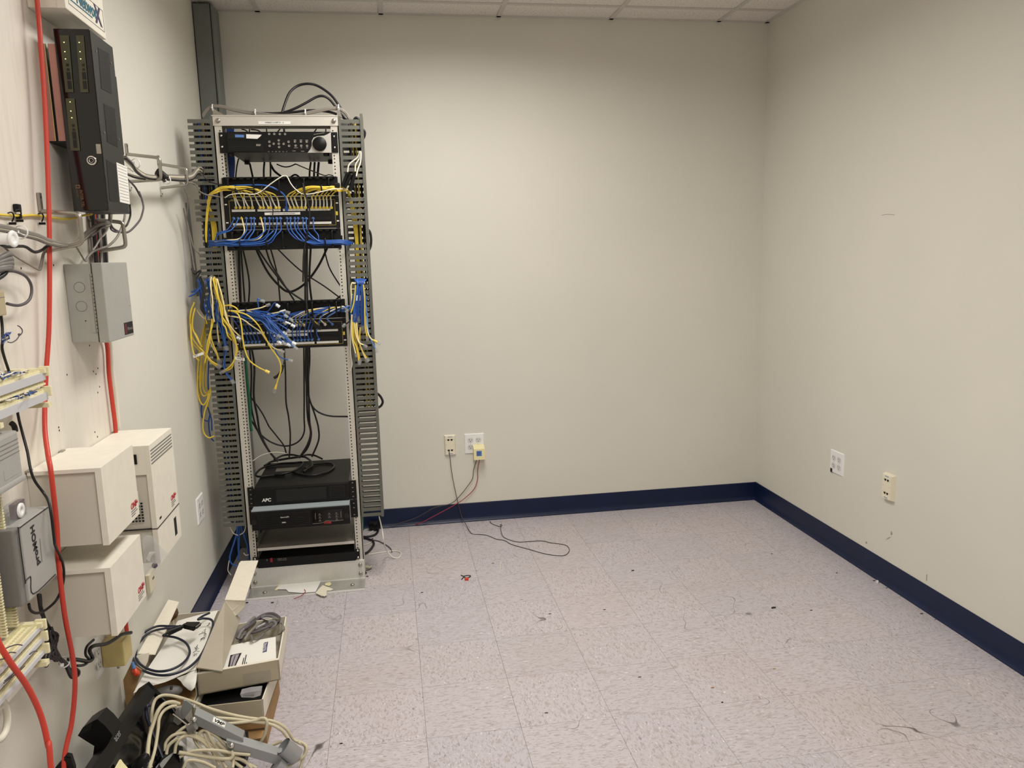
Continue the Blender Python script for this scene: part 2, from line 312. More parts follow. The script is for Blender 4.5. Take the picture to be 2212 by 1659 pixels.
def quad_outlet(side, c, label, w=.114, h=.116, broken=False):
    ux, n = frame_of(side); t = thing('quad_outlet', label, 'outlet', c); plate_body(t, c, ux, n, w, h, .0055, 'white_plastic')
    for sx in (-1, 1):
        for sz in (-1, 1):
            q = c+ux*sx*.0225+Zu*sz*.0195; s = B(); N_ = 18; rr = .0165
            pts = [q+n*.0045+ux*max(-.0165, min(.0165, rr*1.08*math.cos(2*math.pi*i/N_)))+Zu*max(-.0142, min(.0142, rr*math.sin(2*math.pi*i/N_))) for i in range(N_)]
            s.prism(pts, n*.002); r = obj('receptacle', s, 'white_plastic_dim', t)
            for dx, hh in ((-.0065, .0078), (.0065, .0062)): obj('slot', B().obox(q+n*.006+ux*(dx-.0011)+Zu*.0005, ux*.0022, Zu*hh, n*.0008), 'hole', r)
            obj('ground_slot', B().cyl(q+n*.006-Zu*.0065, q+n*.0068-Zu*.0065, .0024, 10), 'hole', r)
        obj('plate_screw', B().cyl(c+ux*sx*.0225+n*.005, c+ux*sx*.0225+n*.0066, .003, 10), 'white_plastic_dim', t)
    if broken: obj('broken_corner', B().obox(c-ux*.05-Zu*.058+n*.0052, ux*.017, Zu*.020, n*.0009), 'hole', t)
    return t
def phone_plate(side, c, label, thick=.012, w=.066, h=.118):
    ux, n = frame_of(side); t = thing('phone_plate', label, 'wall plate', c); plate_body(t, c, ux, n, w, h, thick, 'ivory', .006)
    f = c+n*thick
    for sz in (.032, -.028):
        for sx in (-.009, .009):
            q = f+ux*sx+Zu*sz; obj('jack', B().prism([q+ux*x+Zu*y for x, y in ((-.0062, .004), (.0062, .004), (.0062, -.001), (.0025, -.0055), (-.0025, -.0055), (-.0062, -.001))], n*.0008), 'hole', t)
    for sz in (.0485, -.0475):
        obj('label_window', B().obox(f-ux*.019+Zu*(sz-.0055), ux*.038, Zu*.011, n*.0007), 'label_white', t)
        obj('label_print', B().obox(f-ux*.012+Zu*(sz-.0015)+n*.0007, ux*.026, Zu*.0032, n*.0002), 'grey_cable', t)
    for sz in (.03, .002, -.026):
        for sx in (-.023, .023): obj('port_number', B().obox(f+ux*(sx-.0012)+Zu*sz, ux*.0024, Zu*.003, n*.0002), 'grey_cable', t)
    return t
quad_outlet('left', V((0, -.860, .452)), 'white quad outlet on left wall beside the rack')
quad_outlet('back', V((1.301, 0, .4575)), 'white quad outlet with a cream plug pack on back wall')
quad_outlet('right', V((W, -.855, .453)), 'white quad outlet with a broken corner on right wall', broken=True)
phone_plate('back', V((1.1625, 0, .457)), 'ivory phone plate with a grey cord plugged in on back wall')
phone_plate('right', V((W, -1.272, .453)), 'ivory phone plate on right wall beside the quad outlet', .020, .074)
# cream plug pack on the back wall outlet
c = at(1035, 976, y=-.03); t = thing('plug_pack', 'cream plug-in transformer hanging in the back wall outlet', 'adapter', (c.x, -.03, .38))
q0 = zp('I', 1075, 375, y=-.05); q1 = zp('I', 1185, 497, y=-.05); topz = zp('I', 1130, 350, y=-.006).z
obj('body', B().prism([(q0.x, -.006, topz-.002), (q0.x, -.046, topz-.014), (q0.x, -.052, topz-.018), (q0.x, -.052, q1.z), (q0.x, -.006, q1.z)], (q1.x-q0.x, 0, 0)), 'cream', t)
lb = obj('rating_label', B().box((q0.x+.015, -.0525, q1.z+.022), (q0.x+.045, -.0519, q1.z+.052)), 'ltblue', t)
for k in range(4): obj('print_line', B().box((q0.x+.017, -.0528, q1.z+.026+.006*k), (q0.x+.040-.004*(k % 2), -.0524, q1.z+.028+.006*k)), 'ink', lb)
obj('screw', B().cyl(((q0.x+q1.x)/2, -.051, q1.z+.012), ((q0.x+q1.x)/2, -.0535, q1.z+.012), .0025, 10), 'ivory', t)
obj('mounting_tab', B().box(((q0.x+q1.x)/2-.004, -.012, topz-.004), ((q0.x+q1.x)/2+.004, -.0075, topz+.006)), 'cream', t)
# thin wires on the back wall and over the floor
def fl(z, x, y, h=.0022): return zp(z, x, y, z=h)
bw = lambda x, y, d=-.008: zp('I', x, y, y=d)
cable('red_wire', 'thin red wire running from the plug pack down to the floor', 'wire', [bw(1132, 500, -.03), bw(1115, 590, -.015), bw(1112, 690, -.012), bw(1080, 780, -.012), bw(1000, 860, -.012), bw(915, 920, -.02)]+[V((zp('I', x, y, z=h).x, -.026, h)) for x, y, h in ((700, 1030, .055), (570, 1095, .02))]+[fl('I', 480, 1128), fl('I', 350, 1142), fl('I', 200, 1146), fl('I', 120, 1150)], .0022, 'red_wire')
cable('dark_wire', 'thin dark wire running from the plug pack down behind the baseboard', 'wire', [bw(1104, 505, -.03), bw(1075, 600, -.014), bw(1065, 680, -.012), bw(1020, 750, -.012), bw(940, 850, -.012), bw(855, 920, -.012), V((1.055, -.020, .10)), V((.95, -.022, .05)), V((.80, -.022, .012))], .0019, 'brown_wire')
cable('telephone_wire', 'grey flat phone cord dangling from the back wall plate to the floor', 'wire',
      [zp('I', 840, 408, y=-.016), zp('I', 850, 480, y=-.02), zp('I', 870, 640, y=-.022), zp('I', 910, 840, y=-.022), zp('I', 960, 1040, y=-.034)]+[V((zp('I', 1005, 1145, z=.012).x, -.10, .02))]+[fl('I', x, y) for x, y in ((1055, 1205), (1130, 1213), (1210, 1225), (1290, 1258), (1370, 1272), (1440, 1310), (1600, 1355), (1740, 1395), (1860, 1415), (1950, 1412), (1990, 1370), (1975, 1330), (1930, 1310), (1820, 1295), (1720, 1275), (1600, 1282), (1490, 1285), (1370, 1245), (1340, 1195), (1335, 1150), (1345, 1125), (1330, 1122), (1330, 1140), (1280, 1125), (1240, 1105), (1232, 1088))], .0019, 'brown_wire', sub=5)
# ================================================================== THE RACK
RY = -.715; KR = (4.3158+RY)/(4.3158-.745)
def rx(x): return .8533+(x-.8533)*KR
def rz(z): return 1.5091+(z-1.5091)*KR
X0, X1 = rx(.168), rx(.683); ZT = rz(2.118); XC = (X0+X1)/2; PW = rx(.669)-rx(.187); PL, PR = XC-PW/2, XC+PW/2; FLW = .034; UD = .076
rack = thing('open_frame_rack', 'tall aluminium two-post open frame network rack', 'rack', (XC, RY+UD/2, 0))
for s, xo in ((1, X0), (-1, X1)):
    b = B(); b.box((xo, RY, .012), (xo+s*.004, RY+UD, ZT-.006)); b.box((xo, RY, .012), (xo+s*FLW, RY+.004, ZT-.006)); b.box((xo, RY+UD-.004, .012), (xo+s*FLW, RY+UD, ZT-.006))
    up = obj('upright', b, 'alu', rack); hb = B(); z = .13; k = 0
    while z < ZT-.06:
        hb.cyl((xo+s*(FLW-.009), RY-.0006, z), (xo+s*(FLW-.009), RY+.001, z), .0032, 6, smooth=False)
        hb.cyl((xo+s*(FLW-.009), RY+UD-.0046, z), (xo+s*(FLW-.009), RY+UD-.003, z), .0032, 6, smooth=False)
        z += (.0159, .0159, .0127)[k % 3]; k += 1
    obj('mounting_holes', hb, 'hole', up, kind='stuff')
reg('alu_shaded', (176, 176, 170), .3, metal=.5, var=.08, vscale=25); reg('alu_glint', (236, 235, 230), .3, metal=.1)  # foot plate tone has its shade painted in, edge tone is a painted highlight
bt = simple(B().lathe([(.0095, 0), (.0095, .005), (.006, .008), (.0, .0085)], (0, 0, 0), (0, -1, 0), 12), 'steel', 'bolt')
for nm, y0, s in (('top_angle', RY-.004, 1), ('top_angle', RY+UD, 1)):
    b = B(); b.box((X0, y0, rz(2.075)), (X1, y0+.004, ZT)); 
    if s and y0 < RY: b.box((X0-.004, y0-.002, ZT-.004), (X1, RY+UD*.5, ZT))
    else: b.box((X0, RY+UD*.55, ZT-.004), (X1, y0+.004, ZT))
    ta = obj(nm, b, 'alu', rack)
    if y0 < RY:
        for x in (X0+.022, X1-.018): inst('bolt', bt, (x, y0, rz(2.095)), ta)
        lx0, lx1 = zp('F', 662, 480, y=y0).x, zp('F', 938, 480, y=y0).x; lz0, lz1 = zp('F', 800, 506, y=y0).z, zp('F', 800, 482, y=y0).z
        lab = obj('label_strip', B().box((lx0, y0-.0008, lz0), (lx1, y0-.0001, lz1)), 'label_white', ta)
        text('lettering', 'WIRING CLOSET 01 - A', ((lx0+lx1)/2, y0-.0010, lz0+.004), (1, 0, 0), (0, 0, 1), .0075, 'ink', lab, align='CENTER')
for s, y0 in ((-1, RY), (1, RY+UD)):
    b = B(); yv = y0 if s > 0 else y0-.006; hz = rz(.112)
    b.box((X0-.002, yv, .003), (X1+.002, yv+.006, hz)); fa = obj('base_angle', b, 'alu_bright', rack); obj('foot_plate', B().box((X0-.002, y0+s*.006*(s < 0), .002), (X1+.002, y0+s*.125, .008)), 'alu_shaded', fa)
    obj('edge_glint', B().box((X0-.002, y0+s*.125, .001), (X1+.002, y0+s*.129, .0088)).box((X0-.002, yv-.0008 if s < 0 else yv+.006, .008), (X1+.002, yv if s < 0 else yv+.0068, .013)).box((X0-.002, yv-.0008, hz-.003), (X1+.002, yv+.0068, hz+.0006)), 'alu_glint', fa)  # bright strips painting highlights on the foot's front edge, crease and leg top
    if s < 0:
        for x, z in ((X1-.018, hz-.022), (X1-.018, .035), (X0+.018, hz-.022), (X0+.018, .035)): inst('bolt', bt, (x, yv, z), fa)
        for x in (X1-.055, X0+.07): inst('floor_bolt', bt, (x, y0-.075, .008), fa, (-math.pi/2, 0, 0))
# ---- vertical slotted wiring ducts on both sides
DP = .0254; DZ0, DZ1 = rz(.322), rz(2.112); DY0, DY1 = RY-.006, RY+.098
def duct(label, xb, xo, missing, cover):
    s = 1 if xo > xb else -1; t = thing('slotted_wiring_duct', label, 'cable duct', ((xb+xo)/2, (DY0+DY1)/2, DZ0))
    obj('base_wall', B().box((xb, DY0, DZ0), (xb+s*.002, DY1, DZ1)), 'duct', t)
    obj('root_strip', B().box((xb+s*.002, DY0, DZ0), (xb+s*.011, DY0+.0022, DZ1)), 'duct', t)
    rb = B(); rb.box((xb+s*.002, DY1-.0022, DZ0), (xb+s*.011, DY1, DZ1))
    n = int((DZ1-DZ0)/DP); L_ = abs(xo-xb)-.012
    fm = simple(B().box((0, 0, 0), (s*L_, .0022, .0158)), 'duct', 'finger')
    for i in range(n+1):
        z = DZ0+i*DP
        if z+.0158 > DZ1+.002: break
        rb.box((xb+s*.011, DY1-.0022, z), (xo, DY1, z+.0158))
        if any(a <= z+.008 <= c for a, c in missing): continue
        inst('finger', fm, (xb+s*.011, DY0, z), t)
    obj('rear_fingers', rb, 'duct', t, kind='stuff')
    if cover: obj('outer_cover', B().box((xo-.001, DY0-.002, DZ0-.004), (xo+.004, DY1+.002, DZ1+.012)).box((xo-.008, DY0-.004, DZ0-.004), (xo+.004, DY0-.002, DZ1+.012)), 'duct', t)
    else:
        pass
    return t
pz = lambda v: at(450, v, y=DY0).z
duct('grey slotted cable duct on the rack side next to the left wall', X0-.001, rx(.066), [(pz(529), pz(487)), (pz(424), pz(402))], False)
pz = lambda v: at(770, v, y=DY0).z
duct('grey slotted cable duct with a side cover on the open side of the rack', X1+.001, rx(.783), [(pz(526), pz(488)), (pz(336), pz(324)), (pz(425), pz(395)), (pz(612), pz(598))], True)
# ---- rack equipment helpers
scr = simple(B().lathe([(.0052, 0), (.0052, .0015), (.003, .0035), (0, .0038)], (0, 0, 0), (0, -1, 0), 10), 'chrome', 'screw')
def screws(t, zs, inset=.012, y=None):
    for x in (PL+inset, PR-inset):
        for z in zs: inst('mounting_screw', scr, (x, (RY-.004) if y is None else y, z), t)
FP = lambda x, y, d: zp('F', x, y, y=d)
# ---- digital video recorder
reg('dial_silver', (190, 188, 182), .4, metal=.15)
yf = RY-.020; z0, z1 = FP(700, 748, yf).z, FP(700, 570, yf).z
t = thing('video_recorder', 'black rack video recorder with a large round jog dial', 'recorder', (XC, RY+.15, z0))
xl, xr = FP(400, 650, yf).x, FP(1288, 650, yf).x
obj('chassis', B().box((xl+.004, yf+.006, z0+.002), (xr-.004, RY+.34, z1-.002)), 'blk_metal', t)
obj('front_panel', B().bevbox((xl-.002, yf, z0), (xr, yf+.008, z1), .003), 'blk_plastic', t)
for a, c in ((FP(325, 600, RY-.004).x, xl), (xr, FP(1338, 600, RY-.004).x)): obj('rack_ear', B().bevbox((a, RY-.005, z0), (c, RY-.001, z1), .002), 'blk_plastic', t)
for x, y in ((348, 605), (356, 700), (1308, 612), (1314, 706)): p = FP(x, y, RY-.005); inst('mounting_screw', scr, p, t)
def fpoly(name, pts, m, par, d, th=.0012): return obj(name, B().prism([FP(x, y, d) for x, y in pts], (0, -th, 0)), m, par)
dp = fpoly('dial_plate', [(1282, 575), (1288, 750), (1085, 750), (1108, 720), (1118, 690), (1120, 650), (1135, 622), (1165, 610), (1225, 605), (1255, 592)], 'dial_silver', t, yf-.0002)
c = FP(1187, 676, yf-.002); obj('jog_dial', B().lathe([(.0295, 0), (.0295, .008), (.026, .011), (0, .0115)], c, (0, -1, 0), 28), 'blk_plastic', t)
fpoly('display_bay', [(408, 583), (700, 590), (690, 640), (410, 630)], 'blk_gloss', t, yf-.0002)
fpoly('lcd_window', [(465, 595), (543, 598), (541, 620), (466, 618)], 'ltblue', t, yf-.0016)
fpoly('paper_label', [(560, 592), (692, 597), (680, 612), (655, 632), (562, 628)], 'label_white', t, yf-.0016)
dt = fpoly('disc_tray', [(408, 655), (710, 660), (716, 742), (410, 738)], 'blk_metal', t, yf-.0002, .003)
fpoly('tray_line', [(412, 695), (712, 699), (712, 702), (412, 698)], 'dark', dt, yf-.0034, .0003); fpoly('disc_mark', [(646, 676), (686, 678), (680, 694), (644, 692)], 'grey_cable', dt, yf-.0034, .0003)
bring = simple(B().lathe([(.0052, 0), (.0052, .001), (.0040, .0016), (.0036, .0008), (0, .0008)], (0, 0, 0), (0, -1, 0), 12), 'grey_cable', 'button')
for x, y in ((756, 590), (800, 590), (847, 591), (892, 591), (758, 657), (760, 692), (838, 645), (838, 674), (841, 702), (880, 675), (795, 674), (922, 657), (926, 692), (976, 655), (1027, 655), (1077, 656), (982, 690), (1030, 691), (1080, 692)):
    inst('button', bring, FP(x, y, yf-.0002), t)
for x, y, w_ in ((752, 740, 10), (784, 740, 8), (815, 740, 12), (844, 740, 12), (876, 740, 12), (906, 740, 8), (968, 735, 26), (1042, 737, 26), (976, 641, 20), (1027, 641, 22), (1077, 642, 24), (985, 708, 30), (1032, 708, 12), (1080, 709, 14)):
    p = FP(x, y, yf-.0002); obj('print_mark', B().box((p.x-w_/3.95*.001*1.05, yf-.0006, p.z-.0012), (p.x+w_/3.95*.001*1.05, yf, p.z+.0012)), 'grey_cable', t)
fpoly('maker_bar', [(1135, 597), (1228, 583), (1228, 578), (1135, 592)], 'steel', t, yf-.0018)
for x, y in ((XC-.20, RY+.02), (XC+.20, RY+.02), (XC-.18, RY+.30), (XC+.20, RY+.30)): obj('foot', B().cyl((x, y, z0-.012), (x, y, z0+.003), .013, 16).cyl((x, y, z0-.013), (x, y, z0-.011), .008, 12), ['dark'], t)
# ---- cable managers
def manager(label, ztop, zbot, rings):
    t = thing('cable_manager', label, 'cable manager', (XC, RY, zbot)); h = ztop-zbot
    obj('back_plate', B().box((PL, RY-.004, zbot), (PR, RY-.001, ztop)), 'blk_metal', t)
    obj('upper_flange', B().box((PL+.012, RY-.03, ztop-.004), (PR-.012, RY-.003, ztop)), 'blk_metal', t)
    nb = simple(B().box((0, 0, 0), (.016, .003, .010)), 'blk_plastic', 'tab')
    for k in range(16): inst('tab', nb, (PL+.02+k*(PW-.055)/15, RY-.033, ztop-.010), t)
    for k in range(5):
        x = PL+.035+k*(PW-.07)/4
        r_ = B().tube([(x, RY-.004, ztop-.012), (x, RY-.055, ztop-.012), (x, RY-.062, ztop-.02), (x, RY-.062, zbot+.02), (x, RY-.055, zbot+.010), (x, RY-.004, zbot+.010)], .0042, 6, 4)
        obj('ring', r_, 'blk_plastic', t)
    for x in (PL, PR-.022):
        obj('end_bracket', B().box((x-.006, RY-.03, (ztop+zbot)/2-.012), (x+.028, RY-.004, (ztop+zbot)/2+.012)), 'blk_plastic', t)
    return t
manager('black cable manager above the upper patch panel', rz(1.862), rz(1.784), 5)
manager('black cable manager below the upper patch panel', rz(1.642), rz(1.557), 5)
manager('black cable manager above the lower patch panel', rz(1.335), rz(1.252), 5)
# ---- patch panels
PORTX = {}
def patch(label, ztop, zbot, letter):
    t = thing('patch_bay', label, 'patch panel', (XC, RY, zbot)); h = ztop-zbot; yp = RY-.005
    obj('plate', B().box((PL, yp, zbot), (PR, yp+.003, ztop)), 'blk_metal', t)
    fr = B(); a, c, d, e = PL+.022, PR-.018, zbot+.012, ztop-.014
    for p, q in (((a, d), (c, d+.0014)), ((a, e-.0014), (c, e)), ((a, d), (a+.0014, e)), ((c-.0014, d), (c, e))): fr.box((p[0], yp-.0005, p[1]), (q[0], yp, q[1]))
    obj('gold_outline', fr, mgold, t)
    text('maker_name', 'ORTRONICS', (a+.008, yp-.0006, e+.0012), (1, 0, 0), (0, 0, 1), .007, mgoldk, t); text('category_mark', 'CAT 5', (c-.032, yp-.0006, d-.0010), (1, 0, 0), (0, 0, 1), .006, mgoldk, t)
    px0 = [a+.012+k*((c-a-.020)/4) for k in range(4)]; gw = (c-a-.020)/4-.012
    for row, (pzf, lzf) in enumerate(((.70, .59), (.31, .17))):
        for gi, x in enumerate(px0):
            obj('port_block', B().box((x, yp-.006, zbot+h*(pzf-.07)), (x+gw, yp, zbot+h*(pzf+.09))), 'blk_plastic', t)
            for k in range(6):
                xx = x+gw*(k+.5)/6; PORTX[(letter, row, gi*6+k)] = (xx, zbot+h*pzf)
                obj('port', B().box((xx-.0052, yp-.0064, zbot+h*pzf-.0055), (xx+.0052, yp-.0058, zbot+h*pzf+.0045)), 'hole', t)
            obj('label_strip', B().box((x-.002, yp-.0008, zbot+h*lzf-.005), (x+gw, yp, zbot+h*lzf+.005)), 'label_white', t)
    bb = obj('paper_label', B().box((XC-.075, yp-.0072, zbot+h*.47-.005), (XC+.075, yp-.0062, zbot+h*.47+.006)), 'label_white', t)
    text('lettering', 'HORIZONTAL CABLING SYSTEM', (XC, yp-.0074, zbot+h*.47-.002), (1, 0, 0), (0, 0, 1), .0072, 'ink', bb, align='CENTER')
    obj('yellow_tag', B().box((PR-.016, yp-.0006, zbot+h*.40), (PR-.008, yp, zbot+h*.52)), 'yellow', t)
    for x in (PL+.009, PR-.009):
        for f in (.22, .78): obj('slot', B().box((x-.005, yp-.0006, zbot+h*f-.0026), (x+.005, yp, zbot+h*f+.0026)), 'label_white', t)
    return t
mgold = 'gold_print'; mgoldk = 'gold_print'; reg('gold_print', (176, 152, 70), .45)
patch('black patch panel with yellow cords in its top row', rz(1.781), rz(1.645), 'A')
patch('black patch panel behind the fan of loose blue cords', rz(1.250), rz(1.124), 'B')
# ---- UPS units
HP = lambda x, y, d: zp('H', x, y, y=d)
yu = RY-.012; z0, z1 = HP(900, 735, yu).z-.006, HP(900, 592, yu).z
z0 = rz(.411); z1 = rz(.4935)
t = thing('ups_unit', 'black uninterruptible power supply with coiled black cords on top', 'power supply', (XC, RY+.2, z0)); xl, xr = XC-.216, XC+.212
obj('chassis', B().box((xl+.002, yu+.012, z0), (xr-.002, RY+.44, z1)), 'blk_metal', t)
fb = obj('front_bezel', B().bevbox((xl, yu, z0+.001), (xr, yu+.014, z1-.001), .004), 'blk_plastic', t)
obj('panel_recess', B().box((xl+.10, yu-.0006, z0+.014), (xr-.105, yu, z1-.012)), 'dark', fb)
obj('grille', B().box((xr-.088, yu-.0008, z0+.014), (xr-.020, yu, z1-.012)), 'dark', fb)
for k in range(7): obj('grille_bar', B().box((xr-.084, yu-.0022, z0+.018+k*.0075), (xr-.024, yu-.0008, z0+.021+k*.0075)), 'blk_plastic', fb)
text('logo', 'APC', (xl+.035, yu-.0008, z0+.020), (1, 0, 0), (0, 0, 1), .021, 'label_white', fb, bold=.0006, shear=.12)
obj('rating_label', B().box((xl+.06, RY+.27, z1), (xl+.17, RY+.33, z1+.0006)), 'grey_cable', t)
def ears(t, xl, xr, ez0, ez1, fs):
  for a, c in ((PL, xl), (xr, PR+.002)):
    e = obj('rack_ear', B().box((a, RY-.006, ez0), (c, RY-.002, ez1)), 'blk_metal', t)
    for f in fs: obj('ear_slot', B().box(((a+c)/2-.0032, RY-.0066, ez0+(ez1-ez0)*f-.0018), ((a+c)/2+.0032, RY-.006, ez0+(ez1-ez0)*f+.0018)), 'steel', e)
ears(t, xl, xr, z0, rz(.500), (.15, .4, .62, .88))
y2 = RY-.085; z1b = z0-.002; z0b = z1b-.090
t = thing('ups_unit', 'slid-out uninterruptible power supply with grey lid and red badge', 'power supply', (XC, RY+.2, z0b)); xl, xr = XC-.222, XC+.213
obj('chassis', B().box((xl+.001, y2+.010, z0b+.002), (xr-.001, RY+.40, z1b)), mat('ups_lid', (156, 166, 170), .5), t)
ears(t, xl, xr, z0b+.004, z1b-.001, (.15, .55, .8))
fb = obj('front_bezel', B().bevbox((xl, y2, z0b), (xr, y2+.014, z1b-.004), .004), 'blk_plastic', t)
gl = obj('louvre_panel', B().box((xl+.030, y2-.0008, z0b+.012), (xr-.180, y2, z1b-.016)), 'dark', fb)
for k in range(7): obj('louvre', B().box((xl+.032, y2-.003, z0b+.0155+k*.0085), (xr-.182, y2-.0008, z0b+.019+k*.0085)), 'blk_plastic', fb)
text('model_name', 'Smart-UPS', (xl+.128, y2-.0034, z1b-.037), (1, 0, 0), (0, 0, 1), .0085, 'label_white', fb); text('model_number', '3000', (xl+.132, y2-.0034, z0b+.028), (1, 0, 0), (0, 0, 1), .009, 'label_white', fb)
ip = obj('control_panel', B().box((xr-.168, y2-.0012, z0b+.020), (xr-.032, y2, z1b-.014)), 'blk_gloss', fb)
for x in (-.135, -.092, -.060):
    for k in range(3 if x != -.092 else 2): obj('indicator', B().box((xr+x-.003, y2-.002, z1b-.034-k*.014), (xr+x+.003, y2-.0012, z1b-.031-k*.014)).box((xr+x-.006, y2-.0015, z1b-.039-k*.014), (xr+x+.007, y2-.0012, z1b-.0375-k*.014)), 'grey_cable', ip)
for x in (-.154, -.040): obj('level_bar', B().box((xr+x-.001, y2-.0016, z0b+.034), (xr+x+.001, y2-.0012, z1b-.026)), 'grey_cable', ip)
reg('apc_red', (150, 34, 40), .4)
bd = obj('badge', B().bevbox((xr-.117, y2-.005, z0b+.009), (xr-.085, y2, z0b+.020), .002), 'apc_red', fb); text('badge_logo', 'APC', (xr-.114, y2-.0053, z0b+.0105), (1, 0, 0), (0, 0, 1), .0105, 'dark', bd, shear=.12)
obj('badge_line', B().tube([(xr-.168, y2-.002, z0b+.014), (xr-.125, y2-.002, z0b+.016), (xr-.105, y2-.002, z0b+.024), (xr-.075, y2-.002, z0b+.020), (xr-.030, y2-.002, z0b+.022)], .0009, 5, 4), 'grey_cable', fb)
for x in (xl+.004, xr-.022): obj('finger_grip', B().cyl((x+.008, y2-.0006, z0b+.040), (x+.008, y2+.004, z0b+.040), .012, 16), 'dark', fb)
# ---- shelf and power strip
zs = rz(.208)
reg('shelf', (128, 122, 110), .45, metal=.3, var=.05)
t = thing('rack_shelf', 'grey metal rack shelf between the power supplies and the power strip', 'shelf', (XC, RY+.2, zs-.012)); a, c = PL+.022, PR-.022
obj('tray', B().box((a, RY-.002, zs-.002), (c, RY+.40, zs)), 'shelf', t); obj('front_lip', B().box((a, RY-.004, zs-.013), (c, RY-.001, zs)), 'alu', t)
for x in (a, c-.002): obj('side_wall', B().box((x, RY+.006, zs-.05), (x+.002, RY+.38, zs+.03)), 'shelf', t)
zp0, zp1 = rz(.114), rz(.157)
t = thing('rack_power_strip', 'black rack power strip with a red rocker switch', 'power strip', (XC, RY+.1, zp0)); a, c = PL+.024, PR-.022
obj('housing', B().box((a, RY-.010, zp0), (c, RY+.24, zp1)), 'blk_metal', t)
for x0_, x1_ in ((PL, a), (c, PR)): obj('rack_ear', B().box((x0_, RY-.009, zp0+.006), (x1_, RY-.006, zp1+.012)), 'blk_metal', t)
screws(t, (zp0+.014, zp1+.004), .009, RY-.009)
p = HP(758, 1195, RY-.012); obj('switch', B().bevbox((p.x-.005, RY-.015, p.z-.010), (p.x+.005, RY-.009, p.z+.010), .0015), 'apc_red', t)
obj('pilot_slot', B().box((p.x-.022, RY-.0106, p.z-.004), (p.x-.019, RY-.0098, p.z+.004)), 'grey_cable', t)
text('maker_name', 'TRIPP LITE', (p.x+.026, RY-.0104, p.z-.002), (1, 0, 0), (0, 0, 1), .009, 'grey_cable', t); obj('maker_line', B().box((p.x+.026, RY-.0106, p.z-.006), (p.x+.068, RY-.0099, p.z-.0045)), 'grey_cable', t)
# ---- loose papers and scraps on the rack foot
pap = lambda name, label, pts, m, h: obj(name, B().prism([zp('H', x, y, z=h) for x, y in pts], (0, 0, .0006)), m, None, label, 'paper')
pap('paper_scrap', 'crumpled white paper lying on the rack foot', [(795, 1440), (870, 1375), (1000, 1370), (1180, 1355), (1125, 1462), (1010, 1470), (900, 1462), (880, 1440)], 'label_white', .0105)
pap('masking_tape_scrap', 'torn tan masking tape scrap beside the white paper on rack foot', [(1150, 1440), (1185, 1405), (1275, 1438), (1250, 1452), (1220, 1452), (1215, 1472), (1180, 1498), (1125, 1470)], 'ivory', .0100)
pap('tape_flag', 'small yellowish paper flag on the rack foot', [(1205, 1405), (1208, 1388), (1245, 1378), (1258, 1395), (1240, 1412)], 'cream', .0100)
pap('tape_piece', 'tan tape piece under the edge of the white paper', [(783, 1445), (848, 1378), (862, 1380), (805, 1448)], 'cream', .0092)
pap('paper_corner', 'small pale paper corner over the rack foot edge', [(1160, 1480), (1200, 1500), (1225, 1480), (1190, 1465)], 'ivory', .0112)
# ================================================================== CABLES IN AND AROUND THE RACK
rnd = random.Random(5)
def end_dir(pts, end):
    return (pts[-1]-pts[-2]).normalized() if end else (pts[0]-pts[1]).normalized()
ORD = 'first second third fourth fifth sixth seventh eighth ninth tenth eleventh twelfth thirteenth fourteenth fifteenth sixteenth seventeenth eighteenth nineteenth twentieth twenty-first twenty-second'.split()
def plug_mesh(p, d, m='clear', L=.021, w=.0115, h=.008):
    d = d.normalized(); a = d.orthogonal().normalized(); b = d.cross(a)
    return B().obox(p-a*w/2-b*h/2, a*w, b*h, d*L).obox(p+d*L*.2-a*w*.25+b*h/2, a*w*.5, b*.0016, d*L*.7)
def cord(label, pts, m, group, ends=(1,), r=.0029, boot=None, n=6, sub=5, plug='clear', wrap=None, PL_=.019, sleeve=0):
    pts = [V(p) for p in pts]; t = thing('patch_cable', label, 'cable', (pts[0]+pts[-1])/2, group)
    obj('cord', B().tube(pts, r, n, sub), m, t)
    for e in ends:
        p = pts[-1] if e else pts[0]; d = end_dir(pts, e)
        if boot: obj('boot', B().cyl(p-d*.016, p+d*.004, .0042, 8, .0058), boot, t); p = p+d*.003
        obj('plug', plug_mesh(p, d, L=PL_), plug, t)
    if sleeve: obj('pale_sleeve', B().tube(pts[:3], r*1.12, n, sub), 'white_cable', t)
    if wrap:
        i = wrap; q = pts[i]; d = (pts[i+1]-pts[i-1]).normalized(); obj('cable_tag', B().cyl(q-d*.012, q+d*.012, r+.0012, 8), 'label_white', t)
    return t
tieM = {'blk': 'blk_plastic', 'wht': 'white_plastic'}
def tie(label, c, d, R, col='blk', tail=None, w=.005, group='cable ties around the bundles'):
    d = V(d).normalized(); b = B(); prof = [(R, -w/2), (R+.0015, -w/2), (R+.0015, w/2), (R, w/2), (R, -w/2)]; a = d.orthogonal().normalized(); bb = d.cross(a); n = 16; vs = []
    for rr, hh in prof[:4]: vs += [V(c)+d*hh+(a*math.cos(2*math.pi*i/n)+bb*math.sin(2*math.pi*i/n))*rr for i in range(n)]
    b.add(vs, [(j*n+i, j*n+(i+1) % n, ((j+1) % 4)*n+(i+1) % n, ((j+1) % 4)*n+i) for j in range(4) for i in range(n)], True)
    t = thing('cable_tie', label, 'cable tie', c, group); obj('band', b, tieM[col], t)
    q = V(c)+V((0, -1, 0))*(R+.001); obj('buckle', B().box(q-V((.003, .003, .003)), q+V((.003, .002, .003))), tieM[col], t)
    if tail: obj('tail', B().tube([q, q+V(tail)*.5, V(q)+V(tail)], .0012, 5, 3), tieM[col], t)
TP = lambda x, y, d: zp('T', x, y, y=d)
j = lambda s=1.0: rnd.uniform(-s, s)
yp = RY-.012
